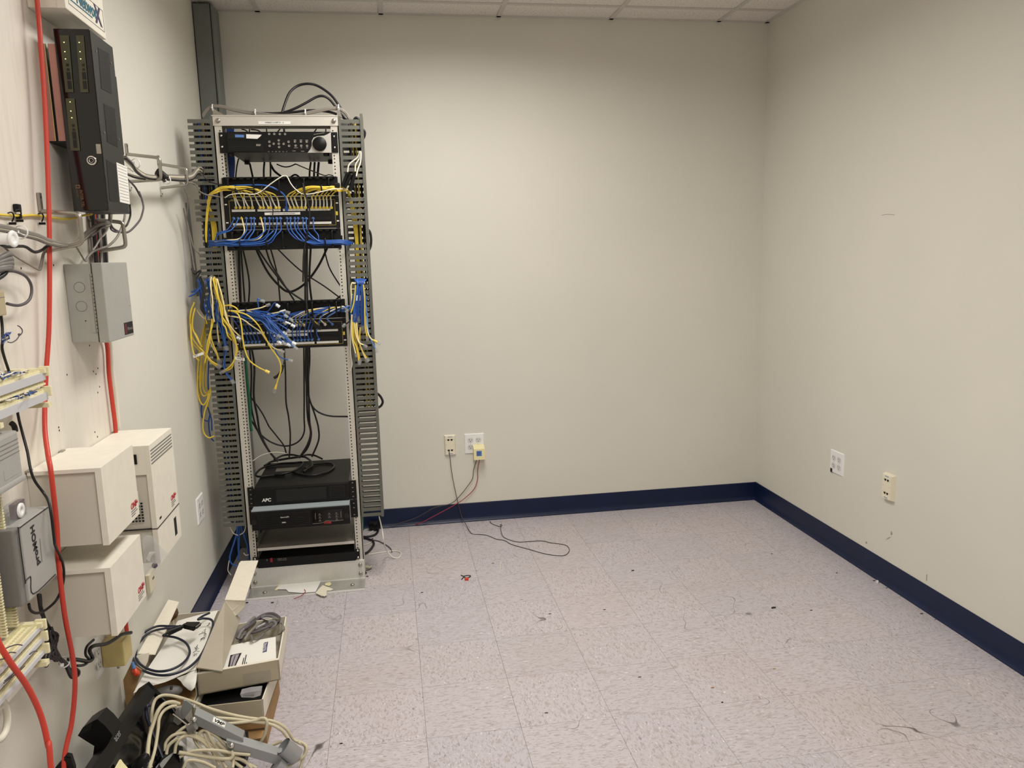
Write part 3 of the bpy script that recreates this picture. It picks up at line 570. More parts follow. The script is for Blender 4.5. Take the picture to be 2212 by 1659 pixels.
# ---- yellow cords, upper row of the upper panel, gathered to the left and to the right
GY = 'yellow cords of the upper patch panel'
left = [345, 400, 470, 525, 590, 700, 755, 820, 865, 935, 985]; right = [1150, 1210, 1265, 1325, 1380, 1485, 1540, 1600, 1655, 1705, 1765]
for i, x in enumerate(left):
    lane = 222+(i*9 % 62)+j(6); gx = x-(60 if i < 5 else 95)
    pts = [TP(x, 528, yp), TP(x-12-(i % 2)*28, 450, yp-.006), TP(x-28-(i % 2)*35, 395, yp-.018), TP(max(gx, 300)-10, 330, yp-.034-.004*(i % 3))]
    if gx > 520: pts += [TP((gx+330)/2, lane+14, yp-.045-.006*(i % 3))]
    pts += [TP(330, lane+10, yp-.047-.006*(i % 4)), TP(150, lane+8, yp-.05-.005*(i % 4)), TP(45, lane+50, yp-.05-.005*(i % 3)), TP(-20-4*i, 360+j(14), yp-.04)]
    pts += [TP(-62-5*(i % 6), 520, yp-.016), TP(-85-4*(i % 6), 700, yp-.014), TP(-95-4*(i % 6), 900, yp-.012), TP(-100, 1060, yp-.006)] if i in (0, 4) else [TP(-48-4*(i % 5), 440, yp+.02)]
    cord('%s yellow cord from the left wall in the top row of the upper panel' % ORD[i], pts, 'yellow', GY, (0,), plug='yellow', PL_=.009, sleeve=1)
for i, x in enumerate(right):
    lane = 215+(i*11 % 58)+j(5)
    gx = x+ (40 if i < 5 else 60)
    pts = [TP(x, 528, yp), TP(x-(26 if i < 3 else -2)+j(5), 450, yp-.006), TP(x-(48 if i < 3 else 10), 392, yp-.02), TP(gx-20, 320, yp-.036)]
    if gx < 1560: pts += [TP((gx+1640)/2, lane+12, yp-.046-.005*(i % 3))]
    pts += [TP(1660+j(10) if gx < 1640 else gx+40, lane+14, yp-.048-.005*(i % 4)), TP(1800, lane+8, yp-.045), TP(1900, lane+25, yp-.036), TP(2005, 255+(i % 5)*10, yp-.02)]
    cord('%s yellow cord past the blue arching cord in the upper panel top row' % ORD[i], pts, 'yellow', GY, (0,), plug='yellow', PL_=.009, sleeve=1)
cord('single blue patch cord arching over the yellow cords of the upper panel', [TP(1098, 528, yp), TP(1092, 440, yp-.01), TP(1060, 350, yp-.03), TP(930, 260, yp-.045), TP(780, 212, yp-.05), TP(560, 205, yp-.046), TP(250, 225, yp-.045), TP(60, 290, yp-.04), TP(-30, 400, yp)], 'blue', None, (0,), .0034, plug='blue')
# long yellow drop at the left
for k in range(5):
    cord('yellow cord dropping down inside the duct next to the left wall', [TP(-25-5*k, 370, yp-.035), TP(-70-3*k, 480, yp-.02), TP(-50+k*14, 650, yp+.02), TP(-14+k*17, 850, yp+.03), TP(-4+k*16, 1050, yp+.035), TP(4+k*14, 1200, yp+.04)], 'yellow', 'yellow cords dropping through the duct by the left wall', ())
for k in range(7):
    cord('yellow cord dropping down inside the covered duct', [TP(2005+k*4, 260+k*6, yp-.015), TP(2035+k*5, 420, yp+.03), TP(2080+k*12, 700, yp+.05), TP(2105+k*14, 850, yp+.05), TP(2130+k*14, 1050, yp+.05), TP(2140+k*10, 1300, yp+.05), TP(2170+k*8, 1900, yp+.05)], 'yellow', 'yellow cords dropping through the covered duct', ())
# ---- blue cords, lower row of the upper panel
GB = 'blue cords of the upper patch panel'
bl = [310, 375, 500, 570, 615, 775, 845, 895, 955, 1010]; br = [1110, 1160, 1225, 1275, 1345, 1395, 1500]
for i, x in enumerate(bl):
    d = .006*(i % 3)
    pts = [TP(x, 715, yp), TP(x+(0 if i > 1 else -40), 800, yp-.012)]
    if i < 2: pts += [TP(x-110, 880, yp-.03), TP(x-240, 925, yp-.04), TP(60+j(8), 960, yp-.035), TP(30, 1040+i*20, yp-.02), TP(-40, 1070, yp)]
    else:
        lane = 1030+(i % 5)*18
        pts += [TP(x+j(10), 880, yp-.03-d), TP(x-50-(i % 2)*20, 960, yp-.045-d), TP(x-130-i*6, lane-20, yp-.05-d), TP(max(x*.45, 210), lane+12, yp-.052-d), TP(150, lane, yp-.046-d), TP(40, lane+14, yp-.03), TP(-60, lane+10, yp)]
    cord('%s blue cord from the left wall in the bottom row of the upper panel' % ORD[i], pts, 'blue' if i % 3 else 'blue_d', GB, (0,), plug='ltblue', PL_=.007)
for i, x in enumerate(br):
    lane = 1005+(i % 4)*20; d = .005*(i % 3)
    pts = [TP(x, 715, yp), TP(x-8+j(8), 800, yp-.014), TP(x+15, 880, yp-.03), TP(x+70, 955, yp-.044-d), TP(x+190 if x < 1400 else x+90, lane+20, yp-.05-d), TP(1690, lane+30, yp-.05-d), TP(1900, lane+25, yp-.044-d), TP(2010, lane+35, yp-.03), TP(2090, 1075+j(12), yp+.02)]
    cord('%s blue cord swept toward the covered duct from the upper panel bottom row' % ORD[i], pts, 'blue' if i % 3 else 'blue_d', GB, (0,), plug='ltblue', PL_=.007)
for x, e in ((435, 640), (720, 520)):
    cord('yellow patch cord among the blue cords of the upper panel', [TP(x, 715, yp), TP(x+18, 790, yp-.014), TP(x+35, 880, yp-.034), TP(x+10, 960, yp-.048), TP(x-60, 1015, yp-.056), TP(x-220, 1030, yp-.056), TP(120, 1040, yp-.045), TP(-40, 1070, yp)], 'cream_cable', 'yellow cords among the blue ones', (0,), plug='yellow', PL_=.009)
for x, y, R in ((345, 275, .017), (735, 262, .013), (1245, 262, .014), (1625, 255, .016)): tie('black tie holding the yellow cords above the upper panel', TP(x, y, yp-.05), (1, 0, 0), R)
for x, y, R in ((410, 1072, .018), (805, 1075, .014), (1680, 1045, .016)): tie('black tie holding the blue cords below the upper panel', TP(x, y, yp-.052), (1, 0, 0), R)
# ---- grey wire hooked over the upper manager
cord('pale grey wire hooked over the upper cable manager', [TP(180, 395, yp-.05), TP(260, 350, yp-.06), TP(430, 330, yp-.066), TP(600, 345, yp-.068), TP(720, 300, yp-.066), TP(860, 190, yp-.062), TP(1000, 95, yp-.055), TP(1065, 65, yp-.05), TP(1110, 85, yp-.055), TP(1160, 180, yp-.062), TP(1230, 265, yp-.068), TP(1330, 335, yp-.07), TP(1450, 340, yp-.07), TP(1640, 300, yp-.068), TP(1820, 265, yp-.06), TP(2000, 270, yp-.045), TP(2100, 300, yp-.02)], 'white_cable', None, (), .0024)
cable('audio_lead', 'black lead with a silver tip hanging over the upper patch panel', 'cable', [TP(1343, 175, yp-.07), TP(1365, 300, yp-.074), TP(1420, 470, yp-.074), TP(1445, 620, yp-.074), TP(1435, 780, yp-.074), TP(1400, 980, yp-.07), TP(1370, 1120, yp-.062), TP(1350, 1300, yp-.05), TP(1345, 1650, yp-.045)], .0036, 'blk_cable')
cable('audio_lead', 'thin black lead dangling in front of the upper panel', 'cable', [TP(-60, 165, yp-.03), TP(60, 190, yp-.05), TP(160, 225, yp-.062), TP(320, 290, yp-.066), TP(500, 265, yp-.066), TP(700, 255, yp-.066), TP(800, 330, yp-.066), TP(860, 430, yp-.066), TP(895, 570, yp-.066), TP(890, 700, yp-.066), TP(905, 860, yp-.062), TP(918, 915, yp-.06)], .0022, 'blk_cable')
# ---- black cables behind the rack, upper gap
GP = lambda x, y, d: zp('G', x, y, y=d)
HPz = lambda x, y, d: zp('H', x, y, y=d)
GK = 'black power cords hanging behind the rack'
yb = RY+.13
def bk(pts, r=.0042, lab='black power cord hanging behind the rack between the two patch panels'): cable('power_cable', lab, 'cable', pts, r, 'blk_cable', GK)
top = lambda x, d: GP(x, 100, d)
BKL = ['%s black cord behind the rack between the two patch panels' % q for q in ('thick straight', 'slim second', 'gently bowed', 'deep sagging', 'diagonal steep', 'slim slanting', 'nearly upright slim', 'long thin diagonal', 'thick upright central', 'second upright central', 'third upright central', 'thin bowed', 'short stub of')]
for k, (pts, r) in enumerate([([(498, 120), (502, 300), (508, 480), (512, 640)], .006), ([(515, 120), (528, 330), (548, 600)], .004), ([(525, 120), (575, 350), (588, 480), (580, 620)], .004),
        ([(630, 120), (740, 340), (850, 470), (930, 515), (1030, 470), (1110, 390), (1190, 270), (1260, 120)], .0056), ([(640, 120), (740, 270), (830, 390), (930, 510), (1080, 610)], .0042),
        ([(720, 120), (770, 270), (850, 400), (990, 620)], .004), ([(760, 120), (800, 260), (830, 400), (852, 620)], .0036), ([(800, 120), (940, 260), (1060, 360), (1230, 470), (1385, 585)], .0034),
        ([(1055, 120), (1065, 400), (1066, 620)], .0056), ([(1078, 120), (1078, 400), (1082, 620)], .0052), ([(1112, 120), (1100, 400), (1122, 620)], .0050), ([(1225, 120), (1240, 210), (1280, 330), (1380, 490)], .0034), ([(1390, 530), (1340, 570), (1280, 620)], .004)]):
    d = yb+.03*(k % 4); bk([GP(x, y, d) for x, y in pts], r, BKL[k])
# above the upper manager (behind the recorder)
FPz = lambda x, y, d: zp('F', x, y, y=d)
for k, (pts, r) in enumerate([([(495, 800), (480, 870), (468, 985)], .0034), ([(590, 840), (612, 940), (625, 1010)], .0046), ([(716, 830), (710, 900), (712, 1010)], .0046), ([(766, 830), (768, 900), (766, 1010)], .004),
        ([(768, 850), (800, 905), (860, 955), (900, 1000)], .0054), ([(820, 848), (880, 870), (930, 868), (985, 845)], .003), ([(920, 975), (980, 938), (1040, 985)], .0044), ([(1112, 830), (1102, 910), (1100, 1010)], .0046), ([(1145, 830), (1140, 920), (1138, 1010)], .0052), ([(1180, 830), (1172, 920), (1170, 1010)], .0056)]):
    cable('power_cable', 'black cord behind the rack below the video recorder', 'cable', [FPz(x, y, yb+.16+.015*(k % 3)) for x, y in pts], r, 'blk_cable', 'black cords below the video recorder')
for pts in ([(520, 548), (560, 562), (590, 600)], [(590, 548), (585, 580), (580, 610)], [(600, 552), (660, 560), (700, 590)], [(733, 540), (738, 600)], [(850, 545), (815, 590)], [(880, 540), (882, 600)], [(885, 545), (893, 600)], [(1160, 548), (1125, 592)], [(1240, 548), (1238, 600)]):
    cable('thin_lead', 'thin black lead above the video recorder', 'cable', [FPz(x, y, yb+.05) for x, y in pts], .003, 'blk_cable', 'thin leads above the video recorder')
cable('grey_lead', 'thin grey lead slung below the video recorder', 'cable', [FPz(x, y, yb+.10) for x, y in ((985, 848), (1060, 880), (1140, 912), (1230, 945), (1265, 938), (1310, 948))], .0028, 'grey_cable')
for k in range(9):
    x = 400+k*6; cable('blue_trunk_cable', 'dark blue cable in the bundle beside the video recorder', 'cable', [FPz(x+j(4), 540, yb), FPz(x+j(4), 620, yb), FPz(x+4+j(3), 760, yb), FPz(x+14+j(5), 860, yb), FPz(x*.5+225+j(4), 1000, yb)], .0036, 'blue_d', 'blue cables beside the video recorder')
# lower gap, running from under the lower panel down to the UPS top
LL = 'black power cord running from behind the lower panel to the power supplies'
zt = rz(.4935)
GH = lambda g_, h_, d0, d1, zend: [GP(x, y, d0) for x, y in g_]+[HPz(x, y, d1) for x, y in h_]
yd = RY+.17
for k, (g_, h_, r) in enumerate([([(585, 960), (605, 1200), (600, 1450)], [(605, 0), (640, 110), (700, 230), (770, 330), (810, 375)], .0044), ([(600, 960), (630, 1150), (625, 1400)], [(640, 0), (665, 140), (740, 290), (815, 372)], .005),
        ([(880, 940), (895, 1200), (900, 1450)], [(900, 0), (915, 160), (905, 355)], .004), ([(1052, 940), (1055, 1400)], [(1030, 0), (1030, 130), (980, 210), (880, 245), (760, 215), (660, 140), (590, 30)], .004),
        ([(1080, 940), (1075, 1300)], [(1060, 0), (1085, 130), (1060, 230), (1000, 330)], .005), ([(1098, 940), (1102, 1100), (1090, 1350), (1130, 1500), (1250, 1570), (1440, 1580)], [], .0042),
        ([(1070, 940), (1070, 1250), (1092, 1400)], [(1125, 0), (1150, 100), (1150, 200), (1095, 335)], .0044), ([(590, 1400), (690, 1540), (750, 1655)], [(745, 92), (800, 160), (860, 240), (885, 320)], .0036), ([(1085, 940), (1090, 1200)], [(1075, 10), (1090, 150), (1060, 260), (990, 345)], .004)]):
    pts = GH(g_, h_, yd+.02*(k % 4), yd+.03+.02*(k % 4), zt)
    for p in pts:
        if p.z < zt+.006: p.z = zt+.006
    bk(pts, r, '%s black cord between the lower panel and the power supplies' % ('left-leaning slim', 'thick left-leaning', 'lone upright thin', 'deep swagged', 'thick central', 'sideways sweeping', 'bulging central', 'kinked thin', 'second central')[k].replace('left-leaning', 'inward-leaning'))
# coils on the UPS top
HT = lambda x, y, h=.007: zp('H', x, y, z=zt+h)
def on_top(pts, r, h=.006): return [HT(x, y, h+dz) for x, y, dz in pts]
cable('power_cable', 'wide flat-looped black cord coiled on top of the power supply', 'cable', on_top([(870, 480, 0), (740, 492, 0), (650, 500, 0), (628, 480, 0), (680, 430, 0), (800, 395, .004), (940, 385, .01), (1010, 380, .012), (1015, 400, .012), (950, 450, .01), (850, 478, .006), (780, 488, 0)], .005), .0052, 'blk_cable', 'cords coiled on the power supply')
cable('power_cable', 'small-looped black cord coiled on top of the power supply', 'cable', on_top([(930, 462, 0), (1000, 480, 0), (1090, 490, 0), (1200, 470, 0), (1270, 430, 0), (1275, 400, 0), (1230, 388, 0), (1150, 392, 0), (1090, 402, .004), (1040, 430, .006)], .005), .0050, 'blk_cable', 'cords coiled on the power supply')
cable('power_cable', 'kinked black cord coiled on top of the power supply', 'cable', on_top([(700, 410, 0), (760, 375, 0), (860, 355, .006), (960, 340, .012), (1030, 335, .012), (1085, 370, .010), (1095, 410, .008), (1050, 440, .004), (1025, 462, 0)], .005), .0056, 'blk_cable', 'cords coiled on the power supply')
cable('power_cable', 'high-arched black cord coiled on top of the power supply', 'cable', on_top([(780, 360, 0), (850, 325, .004), (930, 318, .008), (1000, 330, .008), (1060, 318, .006), (1120, 325, .004), (1180, 352, 0)], .005), .0050, 'blk_cable', 'cords coiled on the power supply')
cable('cable_tie_strip', 'thin clear strap arching over the cords on the power supply', 'strap', [zp('H', 600, 370, y=RY+.10), zp('H', 680, 320, y=RY+.14), zp('H', 790, 296, y=RY+.16), zp('H', 885, 308, y=RY+.18)], .0018, 'white_cable')
# ---- loose fan of blue cords over the lower panel
UP = lambda x, y, d: zp('U', x, y, y=d)
GF = 'loose blue cords fanned over the lower panel'
tips = [(820, 345), (985, 390), (1090, 470), (1075, 500), (1000, 545), (1065, 575), (1130, 540), (1150, 610), (1110, 665), (1060, 690), (1040, 730), (1000, 720), (1090, 740), (1120, 770), (1160, 800), (1180, 850), (1150, 835), (1100, 820), (1060, 800), (1000, 790), (1130, 990), (980, 760)]
for i, (x, y) in enumerate(tips):
    d = yp-.05-.022*(i % 4)-.01*rnd.random(); s = UP(560, 445+(i % 7)*9, yp-.035); ky = 470+(i % 6)*16
    lift = (y-470)*.35
    pts = [s, UP(660, ky-12, yp-.05-.008*(i % 3)), UP(760+(x-760)*.25, ky+lift*.25-5, d+.01), UP(760+(x-760)*.62, ky+lift*1.15+j(14), d-.006), UP(x-30+j(12), y-14-j(12), d-.012), UP(x, y, d-.012)]
    if y > 900: pts = [UP(940, 740, d), UP(980, 880, d), UP(1010, 940, d), UP(1060, 975, d-.004), UP(1120, 992, d-.004)]
    cord('loose unplugged blue patch cord fanned out over the lower panel', pts, ('blue', 'blue_d', 'blue')[i % 3], GF, (1,), .0028, wrap=(4 if i % 5 == 2 and y < 900 else None))
for (a, b_, c_) in (((560, 470), (760, 440), (880, 405)), ((540, 480), (800, 505), (1040, 470))):
    cord('loose cream patch cord lying across the blue fan', [UP(470, 455, yp-.03), UP(a[0], a[1]-10, yp-.05), UP(660, 455, yp-.06), UP(b_[0], b_[1], yp-.075), UP((b_[0]+c_[0])/2, (b_[1]+c_[1])/2+6, yp-.08), UP(c_[0], c_[1], yp-.078)], 'cream_cable', 'cream cords among the blue fan', (1,), .0029)
# cords plugged in the lower panel
for i in range(18):
    row = 1; k = [0, 1, 2, 3, 4, 12, 13, 14, 15, 16, 17, 18, 6, 8, 9, 10, 11, 7][i]; px_, pz_ = PORTX[('B', row, k)]
    p0 = V((px_, yp, pz_)); p1 = V((px_-.004+j(.006), yp-.02, pz_+.034)); side = -1 if k < 9 else 1
    p2 = V((px_+side*.03, yp-.042, rz(1.275)+j(.006))); p3 = V((XC+side*.17, yp-.045, rz(1.292)+j(.012))); p4 = V((XC+side*.25, yp-.03, rz(1.285)+j(.012)))
    cord('%s blue cord from the left wall in the lower panel bottom row' % ORD[sorted([0, 1, 2, 3, 4, 12, 13, 14, 15, 16, 17, 18, 6, 8, 9, 10, 11, 7]).index(k)], [p0, p1, p1.lerp(p2, .5)+V((0, -.01, .006)), p2, p3, p4], 'blue' if i % 2 else 'blue_d', 'blue cords plugged into the lower panel', (0,), .0026, plug='ltblue', PL_=.008)
for i, (k, m) in enumerate(((13, 'white_cable'), (14, 'yellow'), (15, 'cream_cable'), (18, 'yellow'), (20, 'white_cable'), (22, 'ltblue'))):
    px_, pz_ = PORTX[('B', 0, k)]; pz_ += .014
    cord('short pale patch cord plugged into the top row of the lower panel', [V((px_, yp, pz_)), V((px_-.008, yp-.018, pz_+.012)), V((px_-.018, yp-.03, pz_+.030)), V((px_+.01, yp-.042, rz(1.275))), V((px_+.08, yp-.046, rz(1.296)+i*.002)), V((XC+.25, yp-.03, rz(1.29)))], m, 'pale cords in the top row of the lower panel', (0,), .0030, plug=m, PL_=.009)
# long loose yellow cords
LY = 'long loose yellow patch cord hanging below the lower panel'
cord('loose yellow patch cord ending in a yellow moulded plug near rack centre', [UP(470, 460, yp-.06), UP(560, 470, yp-.08), UP(680, 510, yp-.095), UP(790, 610, yp-.105), UP(860, 730, yp-.11), UP(930, 860, yp-.11), UP(1015, 985, yp-.11), UP(1040, 1090, yp-.11), UP(1010, 1200, yp-.108), UP(980, 1300, yp-.106)], 'yellow', None, (1,), .0033, boot='yellow')
cord('loose yellow patch cord looping over the left end of the lower panel', [UP(510, 460, yp-.06), UP(580, 505, yp-.09), UP(610, 620, yp-.10), UP(625, 760, yp-.105), UP(650, 890, yp-.108), UP(700, 1000, yp-.108), UP(790, 1070, yp-.106), UP(870, 1110, yp-.104)], 'yellow', None, (1,), .0032, plug='yellow')
cord('loose yellow patch cord ending in a clear plug beside the blue fan', [UP(440, 510, yp-.04), UP(600, 540, yp-.07), UP(720, 620, yp-.088), UP(820, 690, yp-.095), UP(890, 790, yp-.10), UP(960, 860, yp-.10), UP(1030, 890, yp-.10)], 'cream_cable', None, (1,), .0031)
cable('power_lead_tail', 'black moulded lead end dangling from the lower panel', 'cable', [UP(1065, 1050, yp-.06), UP(1040, 1120, yp-.07), UP(1005, 1165, yp-.07), UP(965, 1190, yp-.07)], .0062, 'blk_cable')
cable('thin_lead', 'thin dark lead dropping below the lower panel', 'cable', [UP(1060, 860, yp-.02), UP(1080, 960, yp-.03), UP(1070, 1040, yp-.045)], .0032, 'blk_cable')
cable('power_lead', 'black lead hanging across the lower cable manager', 'cable', [UP(1315, 200, yp-.05), UP(1320, 400, yp-.068), UP(1345, 510, yp-.07), UP(1385, 570, yp-.068), UP(1420, 610, yp-.062)], .0042, 'blk_cable')
obj('power_lead_block', B().obox(UP(1395, 590, yp-.070), UP(1480, 640, yp-.070)-UP(1395, 590, yp-.070), V((0, .016, 0)), V((-.006, 0, -.012))), 'blk_plastic', None, 'small black adapter block hanging over the lower panel', 'adapter')
for x, y, R in ((495, 470, .017), (660, 470, .018), (1310, 450, .014), (1565, 435, .016), (1690, 450, .018)): tie('black tie around the cords of the lower cable manager', UP(x, y, yp-.05), (1, .1, -.1), R)
# ---- bundle hanging at the duct by the left wall
GL = 'patch cords hung over the duct by the left wall'
yl = DY0-.02
LW = 'loose yellow patch cord hung over the duct by the left wall'
paths = [
 ([(270, 100), (285, 180), (275, 330), (295, 470), (310, 560)], 'cream_cable', 0), ([(305, 100), (330, 200), (340, 330), (360, 450), (350, 640), (365, 800)], 'cream_cable', 1),
 ([(320, 105), (370, 220), (405, 380), (425, 500), (475, 575)], 'yellow', 0), ([(340, 110), (390, 260), (420, 400), (440, 520), (500, 640), (590, 735)], 'cream_cable', 1),
 ([(300, 110), (340, 260), (375, 400), (400, 520), (480, 640), (540, 760), (555, 880), (535, 990), (490, 1060), (440, 1100)], 'yellow', 1), ([(310, 105), (350, 300), (385, 430), (400, 560), (430, 640), (470, 700), (520, 760)], 'yellow', 0),
 ([(310, 580), (285, 640), (280, 740), (310, 840), (345, 920), (355, 990)], 'yellow', 1), ([(100, 370), (60, 470), (55, 620), (75, 740), (130, 830), (215, 920), (280, 1000), (350, 1045)], 'yellow', 1),
 ([(110, 430), (85, 520), (80, 640), (110, 720), (150, 800), (180, 850)], 'yellow', 0), ([(60, 600), (65, 760), (85, 900), (120, 970), (150, 1000)], 'yellow', 0),
 ([(130, 450), (160, 500), (220, 545), (300, 555)], 'cream_cable', 0), ([(235, 470), (225, 540), (235, 600)], 'yellow', 0), ([(400, 410), (480, 400), (540, 420), (570, 450), (560, 480)], 'yellow', 0), ([(310, 560), (270, 700), (240, 820), (220, 1000)], 'yellow', 0)]
for i, (pp, m, pl) in enumerate(paths+[([(x+j(22), y+j(16)+(14 if q else 0)) for q, (x, y) in enumerate(pp_)], 'yellow' if n_ % 3 else 'cream_cable', pl_) for n_, (pp_, m_, pl_) in enumerate(paths) if n_ not in (9, 10, 11, 12)]):
    d = yl-.010*(i % 5)-.012; cord(LW if m == 'yellow' else 'loose cream patch cord hung over the duct by the left wall', [UP(x, y, d-(.012 if 0 < q < len(pp)-1 else 0)) for q, (x, y) in enumerate(pp)], m, GL, (1,) if pl else (), .0034)
bpaths = [([(250, 105), (270, 200), (265, 350), (280, 460), (320, 560)], 0), ([(240, 110), (262, 250), (258, 380), (290, 500), (330, 580)], 0), ([(330, 150), (345, 280), (330, 400), (335, 500), (350, 620)], 0), ([(345, 200), (360, 330), (350, 450), (390, 580), (415, 720), (440, 840)], 1),
          ([(350, 560), (390, 640), (415, 760), (425, 900), (430, 1040), (460, 1140), (510, 1210)], 1), ([(90, 240), (140, 220), (210, 150), (260, 110)], 1), ([(60, 300), (120, 260), (180, 190)], 1), ([(360, 560), (400, 600), (470, 690), (560, 745)], 1), ([(380, 560), (420, 700), (450, 850)], 1)]
for i, (pp, pl) in enumerate(bpaths+[([(x+j(26), y+j(18)) for x, y in pp_], pl_) for pp_, pl_ in bpaths]+[([(150+j(30), 130+j(30)), (180+j(30), 260+j(30)), (210+j(30), 420+j(30)), (260+j(30), 540+j(30))], 0) for _ in range(5)]):
    d = yl-.014-.010*(i % 4); cord('loose blue patch cord hung over the duct by the left wall', [UP(x, y, d) for x, y in pp], 'blue' if i % 2 else 'blue_d', GL, (1,) if pl else (), .0032)
# long yellow loops hanging between duct and wall
GPx = lambda x, y: zp('G', x, y, y=RY+.02)
lp = [[(215, 760), (170, 950), (145, 1200), (150, 1400), (190, 1480), (225, 1440), (240, 1380)], [(240, 760), (200, 950), (170, 1150), (165, 1320), (190, 1400), (230, 1390), (262, 1330)], [(255, 770), (235, 900), (205, 1100), (190, 1300), (215, 1380), (250, 1350)], [(270, 770), (240, 950), (215, 1150), (215, 1320), (245, 1360)],
      [(265, 1330), (235, 1450), (205, 1540), (190, 1650), (200, 1720), (240, 1760), (290, 1745)], [(150, 1230), (140, 1350), (170, 1460)], [(215, 780), (185, 1000), (175, 1250), (160, 1420)], [(245, 1400), (235, 1500), (265, 1560)]]
for i, pp in enumerate(lp): cord('yellow patch cord looped down between the duct and the left wall', [zp('G', x, y, y=RY+.0+.012*(i % 4)) for x, y in pp], 'yellow', 'yellow loops between duct and left wall', (), .0036)
for i, pp in enumerate([[(250, 780), (245, 1000), (235, 1250), (240, 1400)], [(180, 1480), (178, 1560), (205, 1610), (250, 1620)], [(250, 1560), (240, 1640), (255, 1750), (285, 1790)], [(232, 1500), (262, 1600), (268, 1700)]]): cord('blue patch cord looped down between the duct and the left wall', [zp('G', x, y, y=RY+.03) for x, y in pp], 'blue_d', 'blue loops between duct and left wall', (), .0034)
cable('hook_strap', 'black hook-and-loop strap around the cords hung by the left wall', 'strap', [UP(165, 90, yl-.05), UP(205, 200, yl-.06), UP(190, 330, yl-.07), UP(180, 430, yl-.07), UP(215, 490, yl-.06)], .012, 'blk_cable', flat=.5)
cable('hook_strap', 'thin black strap loop hanging beside the duct fingers', 'strap', [UP(70, 0, yl), UP(100, 60, yl-.01), UP(170, 20, yl-.01), UP(130, 120, yl-.02), UP(200, 180, yl-.03)], .0036, 'blk_cable')
def flag(label, pts, txt, d):
    q = [UP(x, y, d) for x, y in pts]; t = thing('cable_flag', label, 'label', q[0]); obj('flag', B().prism(q, (0, -.0008, 0)), 'label_white', t); ex = q[1]-q[0]
    text('lettering', txt, q[3]+V((0, -.0012, .004))+ex*.12, ex, V((0, 0, 1)), .0095, 'ink', t)
flag('white paper flag lettered A-1 on a yellow cord near the left wall', [(85, 945), (195, 905), (205, 932), (92, 972)], 'A-1', yl-.075)
flag('white paper flag lettered VOICE on a yellow cord below the lower panel', [(543, 958), (645, 972), (648, 1004), (546, 988)], 'VOICE', yl-.085)
# ---- bundle hanging at the covered duct
GR = 'cords tied in the bundle on the covered duct'
yr = DY0-.018
for i in range(20):
    a = -1+2*(i+.5)/20; xt = 1900+a*46; d = yr-.012-.012*abs(math.sin(i*1.7))
    x2 = 1890+a*85+j(10); ye = 560+j(90)+(60 if i % 3 == 0 else 0)
    cord('blue patch cord in the tied bundle on the covered duct', [UP(xt+a*22, 108+abs(a)*14, d+.014), UP(xt-a*6, 150, d-.004), UP(1898+a*34, 190, d-.006), UP(x2, 320, d-.012), UP(x2+a*10-8, 460, d-.012), UP(x2+a*6-6+j(8), ye, d-.010)], 'blue' if i % 2 else 'blue_d', GR, (1,), .0031, wrap=(3 if i in (6, 11) else None))
for i, pp in enumerate([[(1840, 165), (1812, 160), (1800, 210), (1805, 330), (1800, 450)], [(1850, 180), (1840, 300), (1825, 400), (1800, 480)], [(1935, 175), (1948, 330), (1950, 480), (1955, 640), (1975, 740)], [(1810, 500), (1805, 640), (1815, 770), (1835, 860), (1850, 920)], [(1830, 600), (1840, 720), (1870, 850), (1895, 980)], [(1850, 600), (1870, 740), (1910, 870), (1970, 970)],
        [(1835, 590), (1850, 700), (1885, 800), (1935, 830)], [(1820, 580), (1825, 760), (1860, 860), (1885, 1000)], [(1900, 640), (1895, 720), (1895, 770)], [(1860, 590), (1880, 760), (1925, 900), (1960, 980)]]):
    d = yr-.035-.008*(i % 4); cord('yellow patch cord in the tied bundle on the covered duct', [UP(x, y, d) for x, y in pp], 'yellow' if i % 3 else 'cream_cable', GR, (1,) if i > 1 else (), .0032, plug='clear')
cord('blue cord with plug hanging clear of the covered duct', [UP(1955, 330, yr-.03), UP(1975, 520, yr-.04), UP(1990, 700, yr-.05), UP(2030, 800, yr-.055), UP(2065, 870, yr-.055)], 'ltblue', None, (1,), .0031)
cord('cord with a yellow moulded boot hanging clear of the covered duct', [UP(1965, 480, yr-.03), UP(1980, 680, yr-.05), UP(2020, 765, yr-.055), UP(2075, 795, yr-.055)], 'cream_cable', None, (1,), .0030, boot='yellow')
tie('black tie gathering the blue bundle on the covered duct', UP(1900, 180, yr-.012), (0, .15, 1), .019)
cord('white wire hanging beside the right-hand upright', [UP(1800, 500, yr-.02), UP(1795, 800, yr-.024), UP(1800, 950, yr-.024), UP(1812, 1040, yr-.024), UP(1795, 1110, yr-.02)], 'white_cable', None, (), .0026)
cord('blue cord with plug crossing the right-hand upright', [UP(1870, 330, yr-.03), UP(1820, 400, yr-.035), UP(1775, 445, yr-.035)], 'blue', None, (1,), .003); cord('dark cord with plug crossing below the right-hand bundle', [UP(1810, 500, yr-.02), UP(1785, 570, yr-.03), UP(1745, 605, yr-.03)], 'blk_cable', None, (1,), .003)
